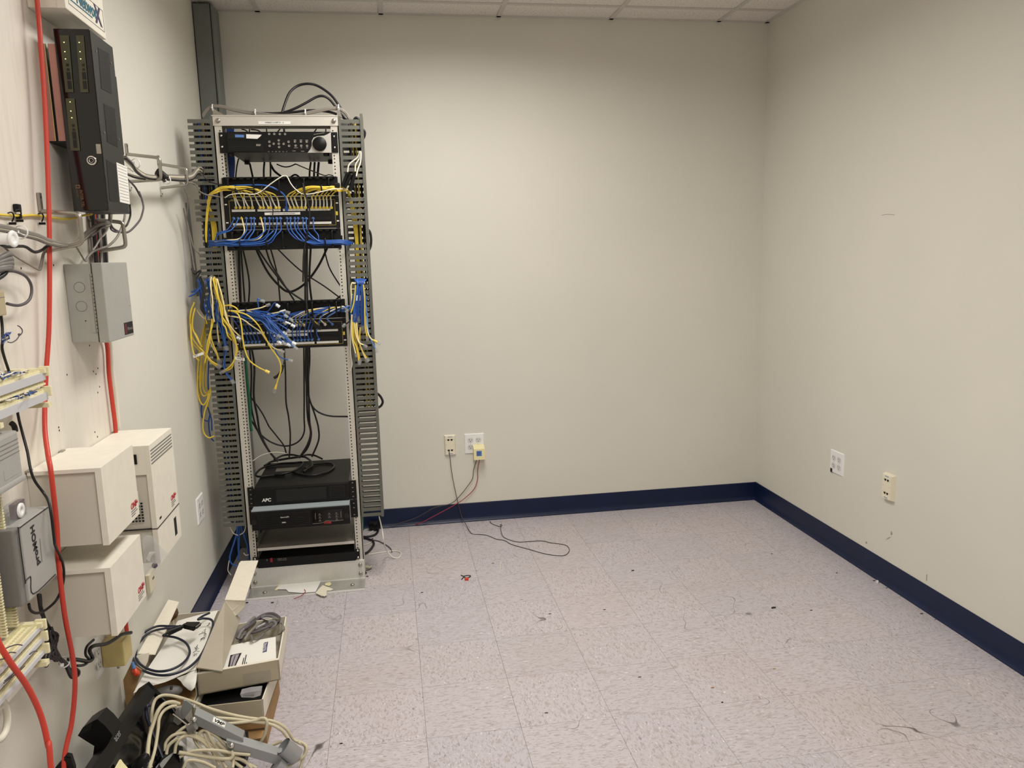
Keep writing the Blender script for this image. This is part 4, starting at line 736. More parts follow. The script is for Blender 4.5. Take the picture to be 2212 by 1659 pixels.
# ---- white leads with black ferrite ends at the top of the covered duct
FD = lambda x, y, d: zp('F', x, y, y=d)
for i, (pp, q) in enumerate([([(1530, 735), (1510, 790), (1440, 850), (1425, 915)], ((1425, 925), (1385, 1040))), ([(1535, 740), (1525, 800), (1495, 850), (1490, 910)], ((1485, 925), (1445, 1075))), ([(1540, 745), (1535, 830), (1510, 900), (1500, 950)], ((1455, 935), (1400, 1050)))]):
    t = thing('coax_lead', 'white lead with a thick black ferrite end on the covered duct', 'cable', FD(pp[-1][0], pp[-1][1], yr-.03), 'white leads with black ends'); d = yr-.03-.008*i
    obj('lead', B().tube([FD(x, y, d) for x, y in pp], .0034, 7), 'white_cable', t); obj('ferrite_end', B().cyl(FD(*q[0], d), FD(*q[1], d), .0085 if i != 2 else .007, 12), 'blk_plastic', t)
obj('black_strap_block', B().bevbox(FD(1310, 1050, yr-.035), FD(1360, 1012, yr-.01), .004), 'blk_plastic', None, 'black strap block holding yellow cords beside the covered duct', 'strap')
# ---- cables over the rack top
GT = 'grey trunk cables over the rack top'
for i in range(6):
    o = (i % 3)*7; dd = RY+.01+.012*(i // 3); base = [(190, 435), (225, 385), (275, 352), (360, 356), (470, 385), (640, 412), (830, 430), (1000, 425), (1150, 395), (1260, 372), (1345, 372), (1400, 400), (1450, 470)]
    cable('trunk_cable', 'grey trunk cable strapped across the top of the rack', 'cable', [FD(x+j(3), y+o+j(2)-4, dd) for x, y in base]+[FD(1475+o, 540, dd+.02)], .0042, 'grey_cable', GT)
for x, y in ((278, 372), (642, 412), (1068, 412), (1350, 372)): tie('white tie on the grey trunk cables over the rack top', FD(x, y, RY+.014), (1, 0, .05), .016, 'wht', (0, 0, .012), group='white ties over the rack top')
br_ = B().prism([(X0+.002, RY, ZT), (X0+.05, RY, ZT), (X0+.004, RY, ZT+.028)], (0, .004, 0)); obj('gusset_bracket', br_, 'steel', None, 'small triangular steel gusset bracket on the rack top corner', 'bracket')
bb = B().prism([(X1-.004, RY, ZT), (X1+.02, RY, ZT-.01), (X1+.0, RY, ZT+.045)], (0, .004, 0)); obj('gusset_bracket', bb, 'steel', None, 'steel gusset bracket above the covered duct', 'bracket')
cable('power_cable', 'black cord arching highest above the rack top', 'cable', [FD(860, 440, RY+.03), FD(885, 350, RY+.05), FD(930, 240, RY+.08), FD(1000, 180, RY+.1), FD(1090, 162, RY+.1), FD(1180, 185, RY+.1), FD(1290, 265, RY+.08), FD(1370, 375, RY+.06), FD(1430, 450, RY+.06), FD(1470, 560, RY+.06)], .0056, 'blk_cable')
cable('power_cable', 'black cord arching lower above the rack top', 'cable', [FD(660, 415, RY+.05), FD(850, 412, RY+.05), FD(960, 380, RY+.05), FD(1070, 325, RY+.06), FD(1160, 275, RY+.07), FD(1220, 268, RY+.07), FD(1275, 300, RY+.07), FD(1340, 380, RY+.06), FD(1400, 450, RY+.06)], .0056, 'blk_cable')
cable('power_cable', 'black cord lying flat along the rack top', 'cable', [FD(690, 418, RY+.03), FD(900, 412, RY+.03), FD(1100, 390, RY+.03), FD(1240, 398, RY+.03), FD(1340, 425, RY+.03), FD(1420, 470, RY+.04)], .0056, 'blk_cable')
cable('power_cable', 'black cord bulging out behind the covered duct', 'cable', [zp('F', 1560, 1380, y=RY+.12), zp('F', 1612, 1420, y=RY+.12), zp('F', 1626, 1490, y=RY+.12), zp('F', 1618, 1560, y=RY+.12), zp('F', 1575, 1640, y=RY+.12)], .0058, 'blk_cable')
cable('power_cable', 'black cord looping out low behind the covered duct', 'cable', [zp('G', 1660, 1370, y=RY+.12), zp('G', 1700, 1400, y=RY+.12), zp('G', 1725, 1450, y=RY+.12), zp('G', 1708, 1490, y=RY+.12), zp('G', 1665, 1510, y=RY+.12)], .0058, 'blk_cable')
cable('power_cable', 'short black cord end showing beside the duct top', 'cable', [zp('F', 1480, 470, y=RY+.1), zp('F', 1500, 452, y=RY+.1), zp('F', 1530, 470, y=RY+.1)], .006, 'blk_cable')
cable('black_cable_tail', 'black cable tail beside the duct below its top corner', 'cable', [zp('F', 1548, 540, y=RY+.1), zp('F', 1572, 570, y=RY+.1), zp('F', 1570, 610, y=RY+.1), zp('F', 1552, 640, y=RY+.1)], .005, 'blk_cable')
# green ground wires on the left upright and behind the rack foot
cable('green_earth_cable', 'green earth cable running down inside the left upright', 'cable', [zp('G', 552, 1080, y=RY+.10), zp('G', 570, 1300, y=RY+.10), zp('G', 590, 1500, y=RY+.10), zp('G', 598, 1655, y=RY+.10), zp('H', 592, 120, y=RY+.10)], .007, 'green_wire')
cable('green_earth_cable', 'green earth cable running down below the covered duct', 'cable', [zp('H', 1512, 800, y=RY+.08), zp('H', 1512, 900, y=RY+.08), zp('H', 1504, 1000, y=RY+.09)], .0085, 'green_wire')
# ---- cables under the ducts and on the floor behind the rack
for i, pp in enumerate([[(480, 890), (465, 990), (430, 1100), (410, 1180), (425, 1225), (470, 1245)], [(490, 890), (487, 1050), (482, 1200)], [(500, 890), (525, 980), (560, 1080), (575, 1140), (565, 1190)], [(470, 890), (478, 1000), (482, 1120)], [(510, 890), (540, 1000), (562, 1110), (570, 1170)]]):
    cable('blue_cable', 'blue cable looping to the floor below the duct by the left wall', 'cable', [zp('H', x, y, y=RY+.05+.01*i) for x, y in pp], .0042, 'blue', 'blue cables below the duct by the left wall')
for pp in ([(410, 915), (440, 970), (480, 990)], [(545, 905), (530, 960), (495, 985)], [(525, 1135), (545, 1155), (570, 1150)], [(405, 1200), (395, 1280), (420, 1320)]):
    cable('white_wire', 'thin white wire looping below the duct by the left wall', 'wire', [zp('H', x, y, y=RY+.04) for x, y in pp], .0022, 'white_cable', 'thin white wires below the duct')
cable('white_wire', 'white wire looping from the covered duct down onto the floor', 'wire', [zp('H', 1655, 830, y=RY+.03), zp('H', 1680, 940, y=RY+.03), zp('H', 1695, 1040, y=RY+.01)]+[zp('H', x, y, z=h) for x, y, h in ((1715, 1110, .05), (1760, 1165, .012), (1795, 1180, .003), (1825, 1172, .003), (1838, 1145, .003), (1820, 1125, .003), (1770, 1120, .003), (1690, 1130, .003), (1570, 1148, .003))], .0030, 'white_cable')
fz = lambda x, y, h=.006: zp('H', x, y, z=h)
cable('power_cable', 'black power cord looping on the floor beside the rack foot', 'cable', [fz(1500, 1000), fz(1560, 1000), fz(1620, 985), fz(1645, 955), fz(1640, 925, .02), fz(1620, 890, .05)], .0062, 'blk_cable')
t = thing('floor_plug', 'round black power plug on the floor beside the rack', 'plug', fz(1630, 930, 0)); c = fz(1628, 905, .03)
obj('plug_body', B().cyl(c-V((.03, -.01, 0)), c+V((.016, -.006, 0)), .026, 18), 'blk_plastic', t); obj('plug_cord', B().tube([fz(1530, 870, .03), fz(1570, 890, .03), c-V((.02, 0, 0))], .005, 7), 'blk_cable', t)
cable('power_cable', 'black power cord curving behind the rack foot', 'cable', [fz(1500, 1155), fz(1560, 1130), fz(1600, 1085), fz(1610, 1050), fz(1580, 1025), fz(1510, 1005)], .0062, 'blk_cable')
cable('grey_wire', 'thin dark wire curling on the floor beside the white loop', 'wire', [fz(1560, 1025, .003), fz(1640, 1035, .003), fz(1705, 1065, .003), fz(1750, 1100, .003), fz(1762, 1130, .003)], .003, 'dk_grey_cable')
cable('white_wire', 'white wire arc on the floor behind the rack foot', 'wire', [fz(1500, 1075, .003), fz(1550, 1065, .003), fz(1600, 1040, .003)], .003, 'white_cable'); cable('white_wire', 'white wire loop behind the round black plug', 'wire', [fz(1530, 945, .003), fz(1590, 935, .003), fz(1605, 950, .003), fz(1560, 985, .003)], .0026, 'white_cable')

# ---- cables packed inside the slotted ducts
rd = random.Random(77)
for k in range(13):
    m = ('blk_cable', 'blk_cable', 'blk_cable', 'blue_d', 'blk_cable', 'blk_cable', 'yellow')[k % 7]; x = rx(.084)+k*.0062; y = RY+.030+rd.uniform(-.008, .034)
    pts = [V((x+rd.uniform(-.004, .004), y+rd.uniform(-.008, .008), z)) for z in (DZ1-.02, 1.85, 1.55, 1.25, .95, .65, DZ0+.01)]
    cable('duct_cable', '%s cable packed inside the duct next to the left wall' % {'blk_cable': 'black', 'blue_d': 'blue', 'dk_grey_cable': 'grey', 'yellow': 'yellow'}[m], 'cable', pts, .0042, m, 'cables inside the duct by the left wall', 6, 4)
for k in range(7):
    m = ('blk_cable', 'dk_grey_cable', 'yellow', 'blk_cable', 'yellow', 'blk_cable', 'brown_wire')[k]; x = X1+.040+k*.0078; y = RY+.045+rd.uniform(-.01, .02)
    pts = [V((x+rd.uniform(-.004, .004), y+rd.uniform(-.008, .008), z)) for z in (DZ1-.02, 1.85, 1.55, 1.25, 1.0 if k % 2 else .82)]
    cable('duct_cable', '%s cable packed inside the covered duct' % {'blk_cable': 'black', 'dk_grey_cable': 'grey', 'yellow': 'yellow', 'brown_wire': 'brown'}[m], 'cable', pts, .0040, m, 'cables inside the covered duct', 6, 4)
# ================================================================== EQUIPMENT ON THE LEFT WALL
reg('box_putty', (232, 227, 213), .5, var=.03); reg('box_putty_shaded', (208, 202, 188), .5); reg('grey_enamel', (164, 165, 158), .42, var=.03); reg('pcb_tan', (74, 74, 52), .4); reg('zinc_pink', (176, 128, 118), .38, metal=.35, var=.18, vscale=14, stretch=(1, 1, .4))
reg('zinc_edge', (214, 206, 130), .4, metal=.3); reg('led', (235, 245, 170), .3, emit=1.2); reg('teal', (38, 104, 122), .5); reg('purple', (64, 54, 92), .5); reg('one_red', (176, 48, 54), .5); reg('grey_plastic', (166, 164, 160), .45, var=.02); reg('grey_plastic_d', (122, 120, 116), .5)
reg('strip_cream', (232, 224, 186), .5, var=.06, vscale=120); reg('amber_plastic', (208, 191, 130), .4, var=.06); reg('maroon', (96, 34, 44), .4); reg('smoke_gloss', (18, 18, 17), .10); reg('blk_paint', (40, 40, 38), .5, var=.04); reg('pin_dark', (60, 54, 46), .6)
ux, nx = V((0, 1, 0)), V((1, 0, 0))
# ---- upper white box with the lettered front
t = thing('power_supply_box', 'white wall box lettered in teal above the black phone system', 'box', (.06, -1.97, 2.137)); Xn = .107; y0, y1, zb = -2.117, -1.829, 2.1375
obj('case', B().bevbox((PX+.0005, y0+.002, zb), (Xn-.003, y1, 2.44), .002), 'box_putty', t); fd = obj('front_cover', B().bevbox((Xn-.022, y0, zb-.001), (Xn, y1+.001, 2.441), .003), 'box_putty', t)
fr = B(); a, c_, d, e = y0+.022, y1-.010, zb+.016, zb+.066+.006
ln = lambda p, q: fr.box((Xn, p[0], p[1]), (Xn+.0006, q[0], q[1]))
ln((a, d), (c_, d+.0012)); ln((a, e), (c_, e+.0012)); ln((a, d), (a+.0012, e)); ln((c_-.0012, d), (c_, e)); obj('print_border', fr, 'ink', fd)
text('brand_name', 'Networ', (Xn+.0008, a+.055, d+.020), ux, Zu, .046, 'teal', fd, bold=.0010); text('brand_mark', 'X', (Xn+.0009, c_-.066, d+.010), ux, Zu, .066, 'purple', fd, bold=.0016, shear=-.1)
obj('brand_rule', B().box((Xn, a+.004, d+.012), (Xn+.0007, c_-.09, d+.0155)), 'teal', fd)
# ---- black phone system
t = thing('phone_system_cabinet', 'black phone system cabinet with lit circuit cards and a round lock', 'cabinet', (.10, -2.0, 1.65)); Yn = -2.087; Xl, Xr = .062, .1455; z0, z1 = 1.650, 2.096; Yf = -1.913
obj('case', B().box((Xl, Yn+.004, z0), (Xr, Yf, z1)), 'blk_paint', t)
AN = lambda x, y: zp('A', x, y, y=Yn-.002)
obj('smoked_door', B().bevbox((Xl-.001, Yn, z0-.001), (Xr+.001, Yn+.005, z1+.001), .002), 'smoke_gloss', t)
for pts, leds in (([(445, 265), (515, 265), (550, 690), (490, 690)], [(480, 317), (486, 387), (491, 441)]), ([(568, 265), (625, 265), (662, 690), (602, 690)], [(593, 318), (599, 387), (604, 441)]), ([(490, 735), (556, 735), (600, 1125), (530, 1125)], [(525, 762), (531, 830), (538, 880)])):
    cdp = obj('circuit_card', B().prism([AN(x, y) for x, y in pts], (0, -.0012, 0)), 'pcb_tan', t)
    for x, y in leds: p = AN(x, y); obj('indicator_light', B().cyl(p, p-V((0, .0022, 0)), .0014, 8), 'led', cdp)
    (xa, ya), (xb, yb_) = pts[0], pts[3]
    for f, w_, h_ in ((.52, .003, .003), (.60, .003, .003), (.71, .0045, .009), (.87, .0045, .010)):
        p = AN(xa+(xb-xa)*f+38, ya+(yb_-ya)*f); obj('jack', B().box((p.x-w_, p.y-.0020, p.z-h_), (p.x+w_, p.y-.001, p.z+h_)), 'dark', cdp)
p = AN(685, 1198); lk = obj('lock', B().lathe([(.0125, 0), (.0125, .004), (.010, .006), (.0085, .0045), (.0075, .006), (.004, .0064), (.004, .0045), (0, .0045)], (p.x, Yn, p.z), (0, -1, 0), 20), 'chrome', t); obj('key_slot', B().lathe([(.0085, 0), (.0085, .0005), (.0066, .0005), (.0066, 0), (.0040, 0), (.0040, .0006), (.0016, .0006), (0, .0)], (p.x, Yn-.0062, p.z), (0, -1, 0), 18), 'ink', lk)
p = AN(738, 1112); obj('latch_plate', B().box((p.x-.006, Yn-.003, p.z-.012), (p.x+.005, Yn, p.z+.012)).cyl((p.x-.001, Yn-.0034, p.z), (p.x-.001, Yn-.002, p.z), .003, 8), 'steel', t)
reg('orange_print', (128, 92, 62), .6)
p = AN(562, 1380); q = AN(596, 1405); sq = obj('logo_frame', B().box((p.x, Yn-.0008, q.z), (q.x, Yn, p.z)).box((p.x+.0, Yn-.0008, q.z-.002), (p.x+.001, Yn, q.z)), 'orange_print', t); obj('logo_centre', B().box((p.x+.002, Yn-.0012, q.z+.002), (q.x-.002, Yn-.0007, p.z-.002)), 'smoke_gloss', sq)
text('brand_name', 'INTER-TEL', (p.x+.0085, Yn-.0006, q.z-.004), (0.03, 0, -1), (1, 0, .03), .0095, 'orange_print', t); text('model_name', 'AXXESS', (p.x+.0005, Yn-.0006, q.z-.004), (0.03, 0, -1), (1, 0, .03), .005, 'orange_print', t)
AF = lambda x, y: zp('A', x, y, x=Xr)
for pts in ([(730, 350), (812, 395), (835, 700), (755, 660)], [(772, 770), (855, 805), (880, 1100), (800, 1060)], [(792, 1190), (862, 1222), (888, 1505), (818, 1500)]):
    q = [AF(x, y) for x, y in pts]; pa = obj('vent_panel', B().prism(q, (.0005, 0, 0)), 'blk_paint', t); sl = B(); n = 26
    for k in range(n):
        f = (k+.5)/n; a = q[0].lerp(q[3], f); b_ = q[1].lerp(q[2], f); sl.obox(a+V((.0005, 0, -.0022)), (b_-a)*.98, V((0, 0, .0026)), V((.0006, 0, 0)))
    obj('vent_slots', sl, 'dark', pa, kind='stuff')
for x, y in ((714, 382), (825, 470), (776, 990), (885, 1040)): p = AF(x, y); obj('screw', B().cyl(p, p+V((.002, 0, 0)), .003, 8), 'steel', t)
q = [AF(x, y) for x, y in ((868, 1212), (945, 1245), (968, 1525), (895, 1508))]; ls = obj('paper_schedule', B().prism(q, (.0008, 0, 0)), 'label_white', t); lr = B()
for k in range(12):
    f = (k+.7)/12.5; a = q[0].lerp(q[3], f); b_ = q[1].lerp(q[2], f); lr.obox(a.lerp(b_, .06)+V((.0008, 0, 0)), (b_-a)*.88, V((0, 0, .0011)), V((.0003, 0, 0)))
obj('ruled_lines', lr, 'grey_cable', ls, kind='stuff')
obj('rear_module', B().box((.035, -1.925, 1.83), (.105, Yf+.145, 2.05)), 'blk_paint', t)
for xa, xb in ((PX, .036), (.042, Xl)):
    mb = obj('mounting_plate', B().box((xa, -2.080, 1.826), (xb, -2.076, 2.062)), 'zinc_pink', t); obj('plate_edge', B().box((xb-.0012, -2.0812, 1.826), (xb, -2.0758, 2.062)), 'zinc_edge', mb)
obj('mount_frame', B().box((PX, -2.074, 1.822), (Xl, -1.94, 2.0)), 'dark', t)
# ---- grey hinged enclosure
t = thing('steel_enclosure', 'grey hinged steel enclosure between the cable rings and the white boxes', 'enclosure', (.065, -1.98, 1.305)); y0, y1, z0, z1, xf = -2.083, -1.874, 1.306, 1.516, .113
obj('box_body', B().bevbox((PX+.0005, y0+.002, z0+.001), (xf-.02, y1-.001, z1-.002), .002), 'grey_enamel', t)
dr = obj('door', B().bevbox((xf-.026, y0, z0-.002), (xf, y1, z1), .003), 'grey_enamel', t)
hg = B(); 
for k in range(16): hg.cyl((xf-.028, y0-.0018, z0+.028+k*.0098), (xf-.028, y0-.0018, z0+.0355+k*.0098), .0026, 7)
obj('piano_hinge', hg, 'steel', t); obj('door_seam', B().box((xf-.0272, y0-.0003, z0), (xf-.0258, y0+.003, z1-.002)), 'dark', t); obj('hinge_leaf', B().box((xf-.042, y0+.0006, z0+.026), (xf-.028, y0+.0022, z0+.188)), 'grey_enamel', t)
for zz in (z1-.063, z1-.113):
    obj('knockout', B().lathe([(.0135, 0), (.0135, .0007), (.0128, .0007), (.0128, .0002), (0, .0002)], (.052, y0+.0023, zz), (0, -1, 0), 24), 'grey_enamel', t)
    obj('knockout_groove', B().tube([(.052+.0135*math.cos(a_*math.pi/8), y0+.0016, zz+.0135*math.sin(a_*math.pi/8)) for a_ in range(17)], .0007, 5, 3), 'grey_plastic_d', t)
obj('screw_hole', B().cyl((.058, y0+.003, z0+.058), (.058, y0+.0012, z0+.058), .0016, 8), 'hole', t)
lb = obj('maker_label', B().box((xf, y1-.082, z0+.006), (xf+.0007, y1-.006, z0+.040)), 'dark', dr); obj('label_emblem', B().box((xf+.0007, y1-.080, z0+.009), (xf+.0011, y1-.062, z0+.037)), 'maroon', lb)
text('brand_name', 'Altronix', (xf+.0009, y1-.058, z0+.017), ux, Zu, .0135, 'grey_cable', lb)
obj('keyhole', B().lathe([(.004, 0), (.004, .001), (.0028, .001), (0, .0004)], (xf, y1-.014, z0+.088), (1, 0, 0), 12), 'grey_enamel', dr)
# ---- three off-white boxes with red lettering
def onebox(label, y0, y1, z0, z1, xf=.18, big=False):
    t = thing('telephone_system_box', label, 'box', (.1, (y0+y1)/2, z0))
    obj('case', B().box((PX+.0005, y0+.007, z0+.002), (xf-.004, y1-.001, z1-.002)), 'box_putty_shaded', t)  # darker putty: shade of the recessed sides put into the colour
    cv = obj('front_cover', B().prism([(xf, y0, z0), (xf, y0, z1), (PX+.004, y0, z1), (PX+.004, y0, z1-.009), (xf-.014, y0, z1-.009), (xf-.014, y0, z0)], (0, y1-y0, 0)), 'box_putty', t)
    text('brand_name', 'ONE', (xf+.0005, y1-.062 if not big else y1-.078, z0+.030 if not big else .803), ux, Zu, .021, 'one_red', cv, bold=.0005, shear=.15); b0 = y1-.028 if not big else y1-.042; zz = z0+.030 if not big else .803
    text('brand_suffix', 'vox', (xf+.0005, b0, zz+.004), ux, Zu, .014, 'one_red', cv, shear=.3)
    for k, w_ in enumerate((.04, .048, .03)): obj('print_line', B().box((xf, b0-.034, zz-.007-k*.006), (xf+.0005, b0-.034+w_, zz-.0045-k*.006)), 'grey_plastic_d', cv)
    return t, cv
t2, cv2 = onebox('tall off-white box with vents and a black switch behind the other boxes', -2.069, -1.836, .668, 1.0125, big=True)
obj('cover_gap', B().box((.05, -2.0705, .7705), (.1815, -1.835, .7725)), 'dark', t2)
for k in range(5): obj('vent_slot', B().box((.1798, -2.062, .956+k*.0092), (.1806, -1.846, .9600+k*.0092)), 'grey_plastic_d', cv2)
obj('cable_window', B().box((.1798, -1.905, .690), (.1806, -1.880, .745)), 'dark', cv2); obj('cover_slot', B().box((.1798, -2.04, .788), (.1808, -2.022, .794)), 'dark', cv2)
sw = obj('switch_panel', B().box((.105, -2.0702, .93), (.168, -2.0692, 1.008)), 'box_putty', t2); obj('rocker_switch', B().bevbox((.115, -2.074, .962), (.146, -2.0700, .990), .002), 'blk_plastic', sw); obj('panel_screw', B().cyl((.132, -2.0702, 1.001), (.132, -2.0725, 1.001), .003, 8), 'steel', sw)
pf = B()
for a in range(9):
    for b_ in range(7): pf.box((.072+a*.0088, -2.0708, .795+b_*.0085), (.0775+a*.0088, -2.0698, .800+b_*.0085))
for a in range(3):
    for b_ in range(7): pf.box((.108+a*.0085, -2.0708, .90+b_*.008-.02), (.1130+a*.0085, -2.0698, .9048+b_*.008-.02))
obj('vent_holes', pf, 'hole', t2, kind='stuff'); obj('latch', B().box((.118, -2.0735, .845), (.140, -2.0695, .885)), 'box_putty', t2)
t1, cv1 = onebox('upper off-white box lettered in red in front of the tall vented box', -2.4345, -2.203, .860, 1.0475)
t3, cv3 = onebox('lower off-white box lettered in red hanging near the floor', -2.446, -2.218, .638, .8085)
for y, z in ((-2.43, 1.0475), (-2.24, 1.0475), (-2.06, 1.0125), (-1.86, 1.0125)): pass
for tt, y, z in ((t1, -2.425, 1.049), (t1, -2.238, 1.049), (t2, -1.852, 1.014)): obj('mounting_tab', B().box((PX, y-.010, z-.003), (PX+.010, y+.010, z+.0012)), 'steel', tt)
# ---- poly bag hooked behind the boxes
bg = B(); rb = random.Random(3); BGp = lambda x, y, d: at(280+x/9.217, 1120+y/9.217, y=d)
ol = [[(255, 310), (330, 330), (450, 340)], [(240, 430), (350, 450), (540, 460)], [(255, 560), (400, 560), (640, 590)], [(270, 700), (430, 690), (770, 715)], [(280, 860), (440, 850), (640, 840)], [(290, 1000), (430, 980), (560, 960)], [(300, 1130), (360, 1110), (440, 1080)]]
bg.sheet([[BGp(x, y, -2.09-.02*math.sin(i*1.3+k*2)) for k, (x, y) in enumerate(r_)] for i, r_ in enumerate(ol)]); bg.sheet([[BGp(x+6, y+5, -2.075+.008*math.sin(i*2+k)) for k, (x, y) in enumerate(r_)] for i, r_ in enumerate(ol)])
t = thing('plastic_bag', 'clear plastic bag of small parts hooked beside the tall vented box', 'bag', BGp(400, 1100, -2.09)); obj('film', bg, 'film', t)
c = BGp(490, 930, -2.085); obj('rubber_foot', B().lathe([(.0075, 0), (.0075, .005), (0, .006)], c, (.6, -.8, 0), 14), 'dk_grey_cable', t)
obj('paper_slip', B().prism([BGp(x, y, -2.083) for x, y in ((395, 660), (520, 660), (440, 740), (395, 860), (330, 800))], (0, -.0006, 0)), 'label_white', t)
# ---- little ivory jack and lower outlet with transformer
a = at(314, 1250, x=0); t = thing('wall_jack', 'small ivory jack on the wall below the plastic bag', 'wall plate', (0.005, a.y, a.z-.06)); obj('jack_body', B().bevbox((0, a.y-.004, a.z-.055), (.014, a.y+.06, a.z+.012), .003), 'ivory', t)
for dy in (.028, .040): obj('jack_hole', B().box((.0138, a.y+dy, a.z-.018), (.0146, a.y+dy+.006, a.z-.010)), 'hole', t)
quad_outlet('left', V((0, -2.098, .425)), 'white outlet plate on the wall below the lower off-white box', .075, .114)
t = thing('amber_transformer', 'yellowed plastic plug-in transformer below the lower off-white box', 'adapter', (.05, -2.07, .37))
DW = lambda x, y, xx: zp('D', x, y, x=xx)
obj('housing', B().bevbox((.006, -2.100, .382), (.066, -2.030, .456), .005), 'amber_plastic', t); obj('screw', B().cyl((.045, -2.094, .376), (.045, -2.094, .384), .004, 8), 'steel', t)
# ---- music-on-hold module
t = thing('music_on_hold_module', 'grey music-on-hold module lettered sideways beside the white boxes', 'module', (.05, -2.59, .825)); xf = .090; y0, y1, z0, z1 = -2.668, -2.508, .822, .986
obj('housing', B().bevbox((PX, y0+.001, z0), (xf-.006, y1, z1), .004), 'grey_plastic_d', t); ft = obj('front_shell', B().bevbox((PX+.004, y0+.022, z0+.002), (xf, y1+.002, z1+.001), .004), 'grey_plastic', t)
QW = lambda x, y: at(x/6.383, 1040+y/6.383, x=xf+.0006)
sp = [QW(x, y) for x, y in ((668, 352), (290, 625), (258, 690), (345, 1360), (352, 1366), (408, 1318), (424, 1330), (462, 1550), (766, 1280))]
obj('panel_line', B().tube(sp, .0011, 5, 4), 'ink', ft); a, b_ = QW(520, 795), QW(572, 1135)
text('brand_name', 'proMOH', QW(548, 1135), (a-b_), (V((0, -1, 0))), .024, 'ink', ft, bold=.0006); obj('brand_rule', B().obox(QW(548, 790), QW(578, 1110)-QW(548, 790), V((0, .0012, 0)), V((.0006, 0, 0))), 'grey_plastic_d', ft)
t = thing('cassette_tape', 'clear cased tape standing on the music-on-hold module', 'tape', (.06, -2.59, z1+.001)); QT = lambda x, y: zp('Q', x, y, x=.055)
tz = z1+.001; obj('case', B().box((.048, -2.635, tz), (.066, -2.555, tz+.035)), 'clear', t); obj('insert', B().box((.052, -2.60, tz+.002), (.064, -2.556, tz+.033)), 'maroon', t); obj('reel', B().lathe([(.016, 0), (.016, .003), (.005, .0035), (.005, .001), (0, .001)], (.0665, -2.585, tz+.016), (1, 0, 0), 18), 'white_plastic', t)
# ---- grey module at the frame edge
t = thing('amplifier_module', 'grey plastic module with grooved top above the music-on-hold module', 'module', (.06, -2.75, 1.09)); xf = .098; y1 = -2.622
obj('housing', B().bevbox((.024, -2.93, 1.085), (xf, y1, 1.184), .006), 'grey_plastic', t)
for k in range(4): obj('groove', B().box((xf-.0005, -2.93, 1.140+k*.0085), (xf+.0006, y1-.004, 1.1415+k*.0085)), 'grey_plastic_d', t)
obj('grille_recess', B().box((.035, -2.90, 1.1838), (.082, y1-.03, 1.1848)), 'dk_grey_cable', t); obj('logo_plate', B().box((xf, -2.70, 1.098), (xf+.0007, -2.645, 1.118)), 'grey_plastic', t); obj('lower_lip', B().bevbox((.022, -2.93, 1.078), (xf+.004, y1+.003, 1.090), .004), 'grey_plastic', t)
obj('wall_bracket', B().box((PX, -2.9, 1.10), (.026, -2.65, 1.17)), 'dark', t)
# ---- punch-down blocks
reg('holder_grey', (200, 200, 204), .3)
def teeth(b, x, ya, yb_, z, step=.0048, h=.006, w=.0032):
    y = ya
    while y < yb_: b.box((x-.002, y, z), (x+.002, y+w*.55, z+h)); y += step
def block110(label, yfar, length, rows, xo, wires):
    hh = .020 if wires else .011
    t = thing('punch_down_block', label, 'wiring block', (.05, yfar-length/2, rows[-1]-.04)); ya, yb_ = yfar-length, yfar
    obj('back_frame', B().box((.052, ya+.004, rows[-1]-.03), (.060, yb_-.01, rows[0]+.004)), 'strip_cream', t)
    for z in rows:
        st = obj('wiring_strip', B().box((.055, ya, z-.008), (xo-.010, yb_, z+.002)), 'strip_cream', t); tb = B(); teeth(tb, .062, ya, yb_, z+.002); teeth(tb, xo-.014, ya, yb_, z+.002); teeth(tb, .074, ya, yb_, z+.002, .0096, .003); obj('strip_teeth', tb, 'strip_cream', st, kind='stuff')
        obj('label_holder', B().box((xo-.010, ya, z-hh), (xo-.006, yb_, z-.003)), 'holder_grey', t); obj('strip_end_clip', B().bevbox((xo-.020, yb_-.002, z-.012), (xo+.002, yb_+.006, z+.010), .002), 'strip_cream', t)
    if wires:
        tb = B().box((xo-.016, ya, rows[1]+.014), (xo-.008, yb_, rows[1]+.018)); teeth(tb, xo-.012, ya, yb_, rows[1]+.018); obj('retaining_strip', tb, 'strip_cream', t)
    for z in (rows[0]-.004, rows[-1]-.036): obj('leg', B().box((PX, yb_-.012, z), (xo-.002, yb_+.004, z+.010)), 'strip_cream', t); obj('leg', B().box((PX, ya, z), (xo-.002, ya+.012, z+.010)), 'strip_cream', t)
    return t
block110('cream punch-down block crowded with blue and white pairs', -2.452, .235, (1.281, 1.236), .100, True)
block110('cream punch-down block with few wires near the floor', -2.622, .27, (.762, .735, .707), .102, False)
GW = 'cross-connect pairs on the punch-down block'; rw = random.Random(9)
for k in range(130):
    row = (1.281, 1.236)[k % 2]; y = -2.67+rw.random()*(.12 if k % 2 == 0 else .16); x = .066+rw.random()*.02; pts = [V((x, y, row+.004))]
    for q in range(3): pts.append(pts[-1]+V((rw.uniform(-.012, .012), rw.uniform(-.03, .02), rw.uniform(.002, .010) if q == 0 else rw.uniform(-.004, .004))))
    cable('jumper_wire', 'thin %s jumper wire on the %s row of the crowded punch-down block' % (('blue', 'white')[k % 3 == 0], ('top', 'lower')[k % 2]), 'wire', pts, .0015, ('blue_d', 'blue', 'white_cable')[(k+1) % 3] if k % 3 else 'white_cable', GW, 5, 4)
